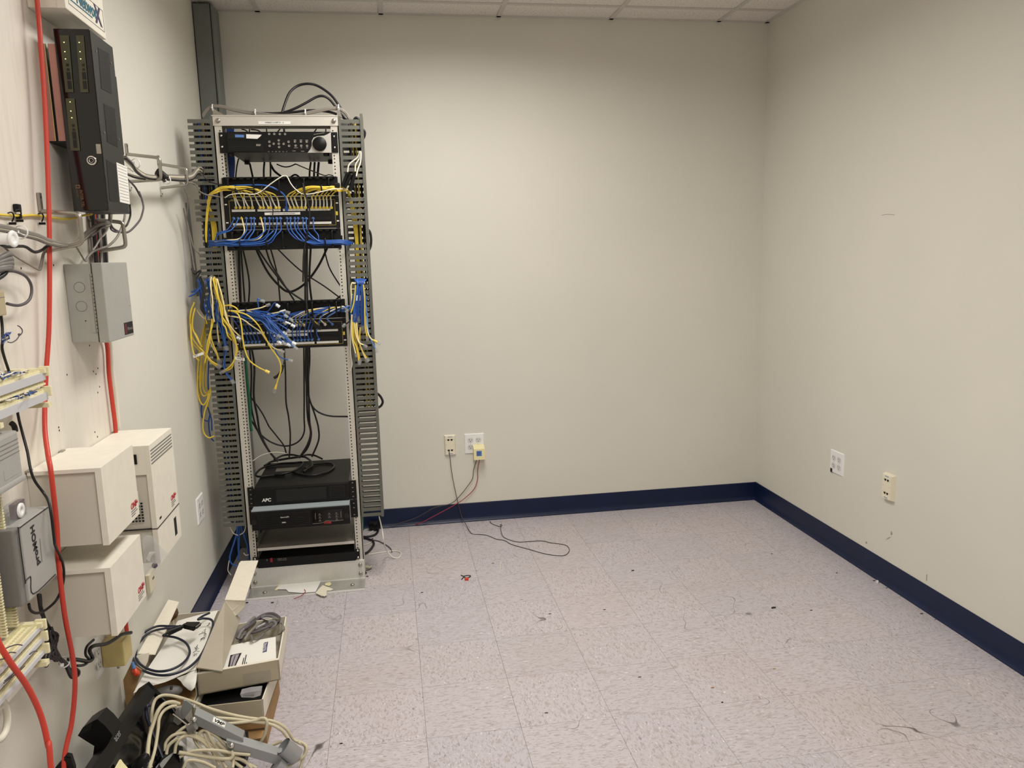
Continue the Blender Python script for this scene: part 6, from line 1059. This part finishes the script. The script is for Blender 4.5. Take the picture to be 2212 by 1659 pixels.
for i in range(n1):
    row = []
    for q in range(n2):
        a, b_ = i/(n1-1), q/(n2-1); p = P00.lerp(P10, a).lerp(P01.lerp(P11, a), b_); p.z += .0028*math.sin(a*9+b_*5)*(1-b_)+.004*math.sin(b_*7+a*2)*.6+(.006*math.sin(math.pi*b_)*(a > .72)); row.append(p)
    gr.append(row)
top = obj('top_sheet', B().sheet(gr), 'paper', t)
nf = [[EP(490, 985, z=zt_+.006), EP(560, 960, z=zt_+.008), EP(640, 905, z=zt_+.010)], [EP(520, 1010, y=-1.93), EP(580, 1000, y=-1.94), EP(642, 950, y=-1.925)], [EP(540, 1040, y=-1.95), EP(590, 1030, y=-1.965), EP(638, 1010, y=-1.945)], [EP(575, 1072, y=-1.955), EP(600, 1082, y=-1.970), EP(625, 1058, y=-1.96)]]
obj('crumpled_corner', B().sheet(nf), 'paper', t)
# handwriting strokes "Color Printer" on the sheet edge
def ink(pts, par): 
    q = [at(380+x/16.59, 1340+y/16.59, z=zt_+.0165) for x, y in pts]; obj('pen_stroke', B().tube(q, .00085, 4, 3), 'ink', par)
for s in ([(610, 1240), (660, 1250), (680, 1190), (730, 1230), (760, 1180)], [(610, 1160), (700, 1100), (760, 1080)], [(760, 1120), (850, 1105)], [(690, 1020), (750, 1050), (700, 1010), (820, 1020)], [(660, 990), (740, 960), (790, 970)], [(730, 950), (780, 890), (760, 880)], [(880, 700), (960, 650), (1040, 640), (1000, 610), (1090, 580)], [(890, 690), (910, 660), (1000, 600)], [(1000, 550), (1100, 520)], [(1010, 500), (1090, 480), (1010, 470)], [(820, 515), (930, 460), (1060, 430)], [(940, 430), (960, 400)], [(1000, 410), (1070, 400)], [(990, 350), (1050, 340), (1070, 290)], [(1110, 190), (1170, 160), (1210, 110)], [(1170, 110), (1230, 90)]): ink(s, top)
lf = obj('side_flap', B().prism([EP(x, y, x=.012) if False else p for p, x, y in ((V((.010, -1.46, .300)), 0, 0), (V((.048, -1.47, .292)), 0, 0), (V((.052, -1.80, .262)), 0, 0), (V((.012, -1.83, .285)), 0, 0))], (.001, 0, -.003)), 'card_white', t)
obj('flap_edge', B().prism([EP(490, 465, y=-1.47), EP(500, 500, y=-1.475), EP(485, 535, y=-1.48), EP(440, 570, y=-1.50), EP(450, 545, y=-1.50)], (.002, .002, 0)), 'card_dark', t)
obj('flap_end', B().prism([EP(190, 822, y=-1.835), EP(285, 795, y=-1.82), EP(275, 860, y=-1.83), EP(245, 930, y=-1.84), EP(200, 905, y=-1.84)], (0, .003, 0)), 'card_white', t)
t = thing('brown_flap_board', 'narrow brown cardboard flap hanging between the carton and the wall', 'cardboard', (.02, -1.95, .13)); Yb = -1.972
obj('board', B().prism([V((max(p.x, .004), Yb, p.z)) for p in [EP(x, y, y=Yb) for x, y in ((150, 875), (225, 925), (240, 905), (165, 1110), (150, 1200), (115, 1205), (90, 1000))]], (0, .004, 0)), 'card_brown', t)
t = thing('orange_cap', 'translucent orange plastic cap beside the brown flap', 'cap', EP(200, 970, y=-1.985)); c = EP(185, 940, y=-1.99); c.x = max(c.x, .022)
obj('cap_body', B().lathe([(.003, -.014), (.0075, -.010), (.0085, .0), (.0095, .006), (.007, .012), (.003, .014)], c, (.5, -.2, -.8), 12), 'orange_plastic', t); obj('cap_nozzle', B().cyl(c+V((-.004, 0, .012)), c+V((-.008, .004, .030)), .006, 10, .004), 'ltblue', t)
zc = zt_+.030; EZ = lambda x, y, h=0: EP(x, y, z=zc+h)
t = thing('video_cable', 'coiled dark video cable with two moulded plugs on the handwritten carton', 'cable', EZ(380, 900))
lp_ = [(760, 545, -.004), (700, 540, 0), (640, 550, 0)]
loop = [(520, 600, .030), (440, 598, .034), (340, 600, .036), (240, 650, .032), (180, 730, .024), (160, 800, .014), (170, 860, .006), (225, 920, .004), (310, 955, .002), (400, 965, .002), (500, 945, .0), (590, 900, 0), (660, 830, 0), (710, 740, 0), (745, 650, .002), (762, 580, .004), (745, 548, .008), (690, 540, .012), (650, 548, .012), (690, 520, .010), (735, 500, .004)]
lp2 = [(500, 605, .030), (400, 615, .034), (300, 640, .032), (225, 700, .026), (188, 780, .014), (195, 850, .002), (250, 905, .0), (340, 935, -.004), (440, 925, -.004), (530, 880, -.004), (580, 820, -.004), (585, 770, -.004), (555, 720, -.004), (490, 685, -.002), (420, 672, .002), (390, 668, .008), (420, 650, .012)]
for k, L_ in enumerate((loop, lp2)): obj('lead', B().tube([EZ(x, y, h) for x, y, h in L_], .0040, 8, 6), 'navy_cable', t)
a, b_, c = EZ(425, 645, .024), EZ(525, 605, .028), EZ(560, 590, .028)
pl = obj('plug', B().cyl(a, b_, .0120, 10, .0090), 'blk_plastic', t); e0, e1 = EZ(555, 592, .028), EZ(640, 598, .028); d = (e1-e0).normalized(); s = V((0, 0, 1)).cross(d)
obj('plug', B().cyl(b_, e0, .006, 10, .008).prism([e0-s*.010-Zu*.007, e0+s*.010-Zu*.007, e1+s*.019-Zu*.008, e1-s*.019-Zu*.008], Zu*.015), 'blk_plastic', t)
obj('plug_shell', B().obox(e1-s*.013-Zu*.004, s*.026, Zu*.008, d*.007), 'chrome', t)
for sg in (-1, 1): obj('thumb_screw', B().cyl(e1+s*sg*.017-d*.012, e1+s*sg*.017+d*.004, .0042, 8), 'chrome' if sg > 0 else 'blk_plastic', t)
# grey mouse in the carton mouth
c = EP(430, 1085, y=-1.93); t = thing('grey_mouse', 'grey computer mouse in the mouth of the handwritten carton', 'mouse', c)
g2 = []
for i in range(9):
    th = math.pi*i/8; g2.append([c+V((.042*math.cos(th)*1.0, -.022*math.sin(ph)*math.sin(th), .018*math.cos(ph)*math.sin(th))) for ph in [math.pi*2*q/14 for q in range(15)]])
obj('shell', B().sheet(g2), 'grey_plastic_d', t); obj('scroll_wheel', B().cyl(c+V((.012, -.014, .013)), c+V((.012, -.006, .017)), .004, 8), 'dark', t)
# ---- upside-down monitor
def front_of(p, off=.014):
    d = (p-CAM); L0 = d.length; d.normalize(); den = d.dot(nn)
    if abs(den) < 1e-6: return p
    s_ = (T0-CAM).dot(nn)/den; q = CAM+d*s_; r_ = q-T0; a_ = r_.dot(ey)/ey.length_squared; dq = dn-ey*dn.dot(ey)/ey.length_squared; b_ = r_.dot(dq)/dq.length_squared
    if -.04 < a_ < 1.04 and -.04 < b_ < 1.04 and s_-off < L0: return CAM+d*(s_-off)
    return p
t = thing('black_monitor', 'black flat monitor standing upside down against the wall', 'monitor', (.16, -2.30, .0)); T0, T1 = V((.088, -1.995, .272)), V((.088, -2.60, .318)); dn = V((.155, .035, -.262)); ey = T1-T0; nn = dn.cross(ey).normalized(); nn = nn if nn.x > 0 else -nn; back = -nn*.034
obj('back_shell', B().obox(T0+back*1.0, ey, dn, nn*.022), 'blk_plastic', t)
bz = obj('bezel', B().obox(T0-nn*.012, ey, dn*.125, nn*.014).obox(T0+dn*.94-nn*.012, ey, dn*.06, nn*.014).obox(T0-nn*.012, ey*.03, dn, nn*.014).obox(T1-ey*.03-nn*.012, ey*.03, dn, nn*.014), 'blk_metal', t); obj('screen', B().obox(T0+dn*.12-nn*.012, ey, dn*.83, nn*.009), 'blk_gloss', t)
lgp = T0+ey*.53+dn*.055+nn*.0026; text('brand_name', 'acer', lgp, ey*-1 if (ey*-1).cross(-dn).dot(nn) > 0 else ey, dn*-1 if (ey*-1).cross(-dn).dot(nn) > 0 else dn, .024, 'silver_paint', bz)
t = thing('monitor_arm_bracket', 'black hollow monitor stand column standing up behind the monitor', 'bracket', (.05, -2.38, .0)); NP = lambda x, y, Y: front_of(at(160+x/7.577, 1440+y/7.577, y=Y))
Ys = -2.365; NQ = lambda x, y, Y: at(160+x/7.577, 1440+y/7.577, y=Y); pol = [(60, 1130), (140, 1000), (250, 925), (380, 855), (500, 960), (630, 1120), (560, 1260), (440, 1440), (330, 1300), (200, 1220)]
obj('column', B().prism([NQ(x, y, Ys) for x, y in pol], (.004, .055, -.002)), 'blk_plastic', t); obj('hollow', B().prism([NQ(x, y, Ys-.0012) for x, y in ((75, 1125), (150, 1010), (255, 935), (300, 905), (270, 1040), (150, 1090))], (0, .001, 0)), 'dark', t); obj('side_face', B().prism([NQ(x, y, Ys-.0012) for x, y in ((290, 1040), (400, 870), (610, 1120), (480, 1260))], (0, .001, 0)), 'blk_metal', t)
obj('lower_post', B().prism([NQ(x, y, Ys+.01) for x, y in ((330, 1300), (440, 1440), (470, 1900), (250, 1900))], (0, .03, 0)), 'blk_plastic', t)
t = thing('black_foot_plate', 'black plastic plate standing at the red cable near the floor', 'plate', (.07, -2.55, .30)); q = [at(x, y, y=-2.50) for x, y in ((119, 1659), (142, 1632), (152, 1634), (160, 1659), (168, 1800), (90, 1800))]; obj('plate', B().prism(q, (0, .012, 0)), 'blk_plastic', t); obj('plate_edge', B().prism([p+V((0, -.002, -.004)) for p in (q[1], q[2], q[3], q[0])], (0, .002, 0)), 'blk_metal', t)
lift = lambda x, y, k=0: NP(x, y, -2.19+k)
t = thing('sticky_note', 'cream sticky note with handwriting on the monitor', 'note', lift(760, 1600)); q = [lift(x, y, -.10) for x, y in ((665, 1659), (740, 1525), (760, 1522), (800, 1580), (870, 1659), (870, 1700), (660, 1700))]; obj('sheet', B().prism(q, (.001, .001, 0)), 'cream', t); obj('pen_stroke', B().tube([lift(710, 1655, -.103), lift(740, 1600, -.103), lift(760, 1590, -.103), lift(750, 1640, -.103)], .001, 5), 'ink', t)
c = NP(1060, 1640, -2.20); t = thing('grey_headset_shell', 'dark grey rounded plastic shell lying below the monitor', 'shell', c); g2 = []
for i in range(9):
    th = math.pi*i/8; g2.append([c+V((.028*math.cos(th)+.010*math.sin(th)*math.cos(ph), -.018*math.sin(ph)*math.sin(th), .034*math.cos(ph)*math.sin(th)+.012*math.cos(th))) for ph in [math.pi*2*q/14 for q in range(15)]])
obj('shell', B().sheet(g2), 'blk_metal', t); obj('rim', B().tube([c+V((-.028, -.004, -.012)), c+V((0, -.019, 0)), c+V((.028, -.004, .012))], .0018, 6), 'column', t)
# power brick
t = thing('power_brick', 'black laptop power brick with a grey edge among the beige cables', 'adapter', NP(1550, 1600, -2.20)); a, b_, c, d = NP(1360, 1659, -2.22), NP(1560, 1400, -2.17), NP(1720, 1450, -2.17), NP(1480, 1700, -2.22)
obj('body', B().prism([b_, c, c+V((0, 0, -.05)), NP(1720, 1720, -2.20), d, a], (0, .04, 0)), 'blk_plastic', t); obj('grey_edge', B().prism([a+V((-.004, -.001, .002)), b_+V((-.002, -.001, .003)), b_+V((.014, -.001, -.001)), d+V((-.004, -.001, .008))], (0, .002, 0)), 'silver_paint', t)
cable('power_brick_lead', 'black lead running from the power brick up over the monitor', 'cable', [NP(1450, 1500, -2.20), NP(1400, 1370, -2.19), NP(1330, 1190, -2.18), NP(1260, 1000, -2.16), NP(1200, 850, -2.15), NP(1180, 720, -2.14), NP(1195, 650, -2.14), NP(1240, 630, -2.13)], .0048, 'navy_cable')
cable('black_strap_lead', 'black strap lying across the monitor corner', 'cable', [NP(1420, 500, -2.06), NP(1480, 560, -2.07), NP(1600, 680, -2.08), NP(1650, 760, -2.09)], .008, 'blk_cable', flat=.4)
# ---- crumpled white sheet under the beige cables
gr = []; rs = random.Random(6)
for i in range(8):
    row = []
    for q in range(10):
        x = 470+q*50; y = 1430+i*45-40*math.sin(q*.5); Y = -2.07-.012*i; row.append(EP(x, y, y=Y)+V((0, rs.uniform(-.006, .006), rs.uniform(-.004, .004))))
    gr.append(row)
obj('crumpled_bag', B().sheet(gr, smooth=False), 'paper', None, 'crumpled white paper bag under the beige cables', 'bag')
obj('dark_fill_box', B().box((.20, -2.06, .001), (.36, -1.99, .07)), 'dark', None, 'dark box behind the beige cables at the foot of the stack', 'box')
# ---- beige cables
GBe = 'beige cables heaped over the monitor and brackets'
OPp = lambda x, y, Y: zp('O', x, y, y=Y)
be = [[(120, 1275, -2.22), (100, 1100, -2.20), (150, 760, -2.16), (165, 560, -2.14), (200, 430, -2.12), (270, 370, -2.11), (360, 360, -2.10), (500, 385, -2.10), (700, 450, -2.09), (900, 530, -2.09), (1150, 600, -2.08), (1350, 640, -2.08), (1500, 660, -2.08), (1700, 690, -2.08), (1850, 780, -2.08), (1950, 920, -2.08), (2060, 960, -2.09), (2110, 1020, -2.10), (2080, 1120, -2.11), (1960, 1200, -2.12), (1840, 1275, -2.13)],
      [(150, 1275, -2.23), (110, 1150, -2.22), (130, 900, -2.19), (180, 720, -2.17), (240, 560, -2.15), (320, 470, -2.13), (420, 445, -2.12), (510, 470, -2.11)],
      [(130, 1290, -2.24), (200, 1050, -2.21), (240, 800, -2.18), (255, 660, -2.16), (310, 560, -2.14), (400, 505, -2.13), (470, 495, -2.12)],
      [(800, 600, -2.11), (950, 640, -2.10), (1200, 660, -2.09), (1420, 690, -2.09), (1640, 720, -2.09), (1780, 790, -2.09), (1860, 880, -2.09), (1910, 960, -2.10)],
      [(1060, 720, -2.10), (1250, 705, -2.095), (1450, 680, -2.09), (1540, 650, -2.09), (1600, 665, -2.095), (1610, 730, -2.10), (1580, 860, -2.10), (1510, 985, -2.10)],
      [(2000, 950, -2.09), (2090, 1000, -2.09), (2080, 1100, -2.10), (2030, 1275, -2.12)], [(1620, 1010, -2.09), (1720, 970, -2.085), (1800, 940, -2.085)],
      [(330, 1060, -2.18), (340, 960, -2.17), (420, 870, -2.16), (540, 835, -2.15), (640, 850, -2.145), (760, 890, -2.14), (900, 970, -2.14), (1030, 1060, -2.14), (1150, 1160, -2.145), (1300, 1275, -2.16)],
      [(450, 1090, -2.18), (470, 980, -2.17), (540, 890, -2.16), (640, 870, -2.15), (780, 930, -2.145), (900, 1040, -2.145), (1020, 1150, -2.15), (1100, 1275, -2.17)],
      [(720, 740, -2.13), (690, 850, -2.135), (720, 960, -2.14), (800, 1050, -2.15), (860, 1080, -2.15)], [(740, 930, -2.14), (760, 840, -2.135), (820, 800, -2.13), (870, 830, -2.135), (900, 900, -2.14), (960, 1000, -2.14)],
      [(510, 1140, -2.18), (640, 1070, -2.17), (800, 1050, -2.165), (1000, 1055, -2.16), (1200, 1090, -2.15), (1400, 1110, -2.15)], [(500, 1080, -2.18), (700, 1110, -2.17), (900, 1140, -2.165), (1120, 1160, -2.16), (1180, 1120, -2.155), (1160, 1060, -2.15)],
      [(470, 840, -2.15), (560, 770, -2.14), (640, 730, -2.13)], [(880, 820, -2.13), (980, 880, -2.13), (1060, 960, -2.13), (1130, 1020, -2.13)], [(1180, 1060, -2.14), (1190, 1160, -2.15), (1180, 1275, -2.17)], [(1200, 1150, -2.15), (1320, 1180, -2.15), (1420, 1275, -2.16)],
      [(560, 1275, -2.20), (620, 1180, -2.19), (800, 1200, -2.18), (960, 1275, -2.18)], [(340, 1130, -2.19), (370, 1000, -2.18), (480, 900, -2.17)], [(980, 950, -2.14), (1100, 1060, -2.14), (1220, 1130, -2.145), (1340, 1200, -2.15), (1480, 1275, -2.16)], [(820, 840, -2.135), (860, 940, -2.14), (940, 1100, -2.15), (1010, 1230, -2.16)]]
BEL = ['%s beige cable in the heap by the steel bracket' % q for q in ('longest outer', 'thick inner arching', 'thin inner arching', 'long straight upper', 'knotted', 'end loop of', 'short far stub of', 'wide curving', 'second wide curving', 'small hooked', 'small arched', 'thick crossing lower', 'returning lower', 'short rising', 'short slanting', 'upright dangling', 'low trailing', 'bottom waving', 'short doubled', 'long low slanting', 'steep slanting')]
for k, pp in enumerate(be): cable('beige_cable', BEL[k], 'cable', [front_of(OPp(x, y, Y), .012+.006*(k % 3)) for x, y, Y in pp], .0046 if k not in (1, 12) else .0056, 'beige_cable', GBe, 8, 6)
# ---- articulated steel bracket
OB = lambda x, y, Y=-2.135: zp('O', x, y, y=Y)
t = thing('tv_wall_bracket', 'grey steel swing arm bracket lying on the beige cables', 'bracket', OB(1100, 900))
def channel(name, p, q, top_w, h, par):
    d = q-p; side = V((0, .030, .006)); up = V((0, 0, 1)); b = B()
    b.obox(p, d, side, up*.003); b.obox(p, d, V((0, .003, 0)), -up*h); b.obox(p+side, d, V((0, .003, 0)), -up*h); return obj(name, b, 'silver_paint', par)
p, q = OB(700, 615), OB(1310, 915); a1 = channel('swing_arm', p, q, .03, .028, t)
p2, q2 = OB(1100, 935, -2.145), OB(1790, 1140, -2.145); a2 = channel('swing_arm', p2, q2, .03, .030, t)
ex = (q-p).normalized(); nb = OB(985, 690, -2.118); lo3 = p+(q-p)*.36+V((0, .0055, .0043)); lb = obj('label_plate', B().obox(lo3, (q-p)*.25, V((0, .019, .0038)), V((0, 0, .0006))), 'label_white', a1); text('brand_name', 'VMP', lo3+(q-p)*.02+V((0, .003, .0014)), q-p, V((0, 1, .2)), .0165, 'ink', lb, bold=.0006, shear=.2)
for par, x, y in ((a1, 870, 665), (a1, 1110, 790), (a2, 1350, 960), (a2, 1610, 1048)): c = OB(x, y, -2.12); obj('rivet_hole', B().cyl(c+V((0, 0, .002)), c+V((0, 0, .0045)), .003, 8), 'dark', par)
for x, y in ((690, 665), (1165, 990)): c = OB(x, y, -2.146); obj('pivot_bolt', B().lathe([(.0085, 0), (.0085, .003), (.006, .006), (.003, .008), (0, .008)], c, (0, -1, .2), 12), 'chrome', t)
obj('clamp_plate', B().prism([OB(x, y, -2.12) for x, y in ((500, 620), (560, 430), (600, 430), (690, 500), (560, 665))], (0, .004, .001)), 'silver_paint', t); obj('clamp_plate', B().prism([OB(x, y, -2.135) for x, y in ((430, 685), (460, 560), (500, 520), (540, 700), (490, 740))], (0, .004, 0)), 'grey_plastic_d', t)
obj('threaded_rod', B().cyl(OB(425, 595, -2.145), OB(660, 770, -2.145), .0024, 8), 'chrome', t); c0, c1 = OB(625, 790, -2.148), OB(715, 740, -2.148); obj('thumb_knob', B().cyl(c0, c1, .012, 12), 'grey_plastic_d', t)
c = OB(1870, 1040, -2.13); obj('hub_sleeve', B().cyl(c+V((-.012, .0, .012)), c+V((.022, .004, -.030)), .026, 24, caps=False).cyl(c+V((-.012, .0, .012)), c+V((.022, .004, -.030)), .022, 24, caps=False), 'silver_paint', t); obj('hub_cap', B().cyl(OB(1720, 1230, -2.15), OB(1800, 1300, -2.15), .024, 22), 'silver_paint', t); obj('hub_pin', B().cyl(OB(1840, 1130, -2.14), OB(1940, 1160, -2.12), .007, 12), 'chrome', t)
# ================================================================== LITTER ON THE FLOOR, MARKS ON THE WALL
KF = lambda x, y, h=.0015: zp('K', x, y, z=h)
LF = lambda x, y, h=.0015: zp('L', x, y, z=h)
def bit(name, label, cat, p, size, m, flat=.25, rot=0.):
    a = V((math.cos(rot), math.sin(rot), 0)); b_ = V((-a.y, a.x, 0)); n = 7; rr = random.Random(int(p.x*9000)+int(-p.y*7000)); pts = [V((p.x, p.y, .0004))+(a*math.cos(6.283*i/n)*size*rr.uniform(.7, 1.1)+b_*math.sin(6.283*i/n)*size*rr.uniform(.5, .9)*.6) for i in range(n)]
    return obj(name, B().prism(pts, (0, 0, max(.0008, size*flat))), m, None, label, cat)
c = KF(1128, 145); t = thing('red_connector', 'small red connector with a black lead on the floor', 'connector', (c.x, c.y, 0)); obj('shell', B().bevbox(c+V((-.009, -.008, -.001)), c+V((.009, .006, .009)), .002), 'orange_plastic', t)
obj('lead', B().tube([KF(x, y, .003) for x, y in ((1098, 142), (1110, 130), (1128, 133), (1148, 127), (1150, 120), (1130, 119), (1110, 123), (1094, 117))], .002, 6), 'blk_cable', t)
bit('black_scrap', 'black plastic scrap alone on the open floor', 'scrap', LF(738, 308), .012, 'dark', .3, .2)
bit('white_connector', 'white plastic chip on the floor against the navy baseboard', 'scrap', LF(1350, 158), .011, 'white_plastic', .8, 1.2); bit('dark_chip', 'dark chip beside the white plastic chip', 'scrap', LF(1330, 147), .007, 'hole'); bit('dark_chip', 'dark chip nearer the corner of the room than the white chip', 'scrap', LF(1110, 101), .006, 'hole'); bit('grey_washer', 'grey washer on the floor along the navy baseboard', 'washer', LF(1610, 341), .009, 'brown_wire', .15); bit('dark_chip', 'dark chip just past the grey washer', 'scrap', LF(1690, 377), .004, 'hole'); bit('dark_chip', 'thin dark sliver between the white chip and the washer', 'scrap', LF(1404, 190), .005, 'hole')
bit('tan_scrap', 'round tan scrap on the open floor', 'scrap', LF(380, 776), .008, 'card_brown', .2); bit('tan_scrap', 'thin tan sliver on the open floor', 'scrap', LF(744, 665), .007, 'card_brown', .1); bit('dark_chip', 'small dark chip on the open floor past the black scrap', 'scrap', LF(960, 322), .006, 'hole'); bit('dark_chip', 'tiny dark chip beside the round tan scrap', 'scrap', LF(437, 862), .005, 'hole')
bit('steel_washer', 'oval grey washer on the floor in line with the red connector', 'washer', KF(1625, 347), .008, 'brown_wire', .15); bit('steel_washer', 'grey washer on the floor by the scuffed tiles', 'washer', KF(2162, 725), .007, 'brown_wire', .15); bit('brown_stain_chip', 'brown chip on the scuffed tiles', 'scrap', KF(1605, 938), .008, 'brown_wire', .08); bit('dark_chip', 'dark chip on the floor below the phone cord loop', 'scrap', KF(2120, 90), .007, 'hole', .5); bit('dark_chip', 'small dark curl on the floor beyond the oval washer', 'scrap', KF(1952, 322), .006, 'hole'); bit('dark_chip', 'dark chip on the floor beside the red connector', 'scrap', KF(862, 220), .006, 'hole'); bit('dark_chip', 'small dark chip on the floor between rack and connector', 'scrap', KF(1286, 45), .006, 'brown_wire'); bit('white_chip', 'tiny white chip on the open floor', 'scrap', KF(1195, 612), .005, 'white_plastic'); bit('tiny_screw', 'tiny dark screw on the floor by the rack foot', 'screw', KF(535, 125), .007, 'brown_wire', .5); bit('dark_chip', 'dark chip on the tile below the carton stack', 'scrap', KF(378, 1122), .006, 'hole')
cable('white_straw', 'short white wire stub lying on the floor', 'wire', [KF(1333, 40, .002), KF(1328, 75, .002), KF(1324, 108, .002)], .002, 'white_cable')
cable('pale_ring', 'broken pale plastic ring on the floor', 'ring', [KF(x, y, .002) for x, y in ((1665, 435), (1680, 438), (1692, 428), (1690, 418), (1680, 415))], .0016, 'white_cable')
cable('copper_curl', 'dark wire curl on the floor beside the rack foot', 'wire', [KF(x, y, .003) for x, y in ((560, 78), (540, 86), (520, 92), (512, 102), (520, 110), (530, 104), (524, 97))], .0022, 'brown_wire')
HFp = lambda x, y, h=.002: zp('H', x, y, z=h)
t = thing('tan_bush', 'tan plastic bush lying beside the rack foot', 'fitting', HFp(1550, 1252, 0)); obj('bush', B().cyl(HFp(1515, 1250, .008), HFp(1575, 1255, .008), .008, 10, .006), 'ivory', t); obj('tip', B().cyl(HFp(1575, 1255, .008), HFp(1598, 1246, .006), .006, 8, .001), 'label_white', t)
for x, y, lb in ((315, 1467, 'small black rubber grommet on the floor by the left baseboard'), (552, 1552, 'small black plastic clip on the floor before the rack foot'), (764, 1552, 'small dark screw on the floor before the rack foot'), (1465, 1356, 'small black nut on the rack foot')): bit('floor_bit', lb, 'scrap', HFp(x, y, .009 if y == 1356 else .001), .007, 'dark', .5)
cable('red_thread', 'red wire snippet hanging off the rack foot', 'wire', [HFp(1032, 1440, .013), HFp(1040, 1460, .013), HFp(1010, 1490, .013), HFp(985, 1505, .011), HFp(945, 1516, .003)], .0016, 'red_wire')
bit('white_scrap', 'white chip on the floor along the back baseboard', 'scrap', zp('I', 1310, 1050, z=.001), .008, 'white_plastic', .5); bit('dark_chip', 'dark chip on the floor along the back baseboard', 'scrap', zp('I', 675, 1107, z=.001), .007, 'hole'); bit('white_scrap', 'white chip on the floor near the back baseboard corner', 'scrap', zp('I', 2200, 990, z=.001), .008, 'white_plastic', .5); bit('dark_chip', 'dark nut on the floor beneath the covered duct', 'scrap', zp('H', 1600, 1020, z=.001), .006, 'hole', .6)
for z_, x, y, lb in (('X', 1667, 1196, 'dark fleck on the floor near the far corner'), ('X', 1366, 1232, 'dark fleck on the floor past the wire stub'), ('X', 1510, 1115, 'pale fleck on the floor near the back wall')): bit('floor_fleck', lb, 'scrap', zp(z_, x, y, z=.001), .005, 'hole' if 'dark' in lb else 'white_plastic')
# scuff marks on the right wall
sm = thing('wall_scuff', 'grey scuff marks on the wall below the ivory phone plate', 'scuff', (W-.0005, -1.30, .25)); reg('scuff', (160, 152, 140), .7)
JR = lambda x, y: zp('J', x, y, x=W-.0006)
for nm, pts in (('smudge', [(1240, 905), (1248, 925), (1242, 938), (1233, 930)]), ('smudge', [(1198, 972), (1215, 955), (1240, 948), (1220, 962)]), ('smudge', [(1497, 1225), (1503, 1222), (1500, 1270), (1494, 1272)]), ('smudge', [(1050, 985), (1060, 983), (1062, 998), (1052, 1000)])):
    obj(nm, B().prism([JR(x, y) for x, y in pts], (.0005, 0, 0)), 'scuff', sm)
cable('wall_scratch', 'thin brown scratch high on the right wall', 'scuff', [at(u_, v_, x=W-.0004) for u_, v_ in ((1905, 465), (1915, 463), (1932, 464))] , .0009, 'scuff')
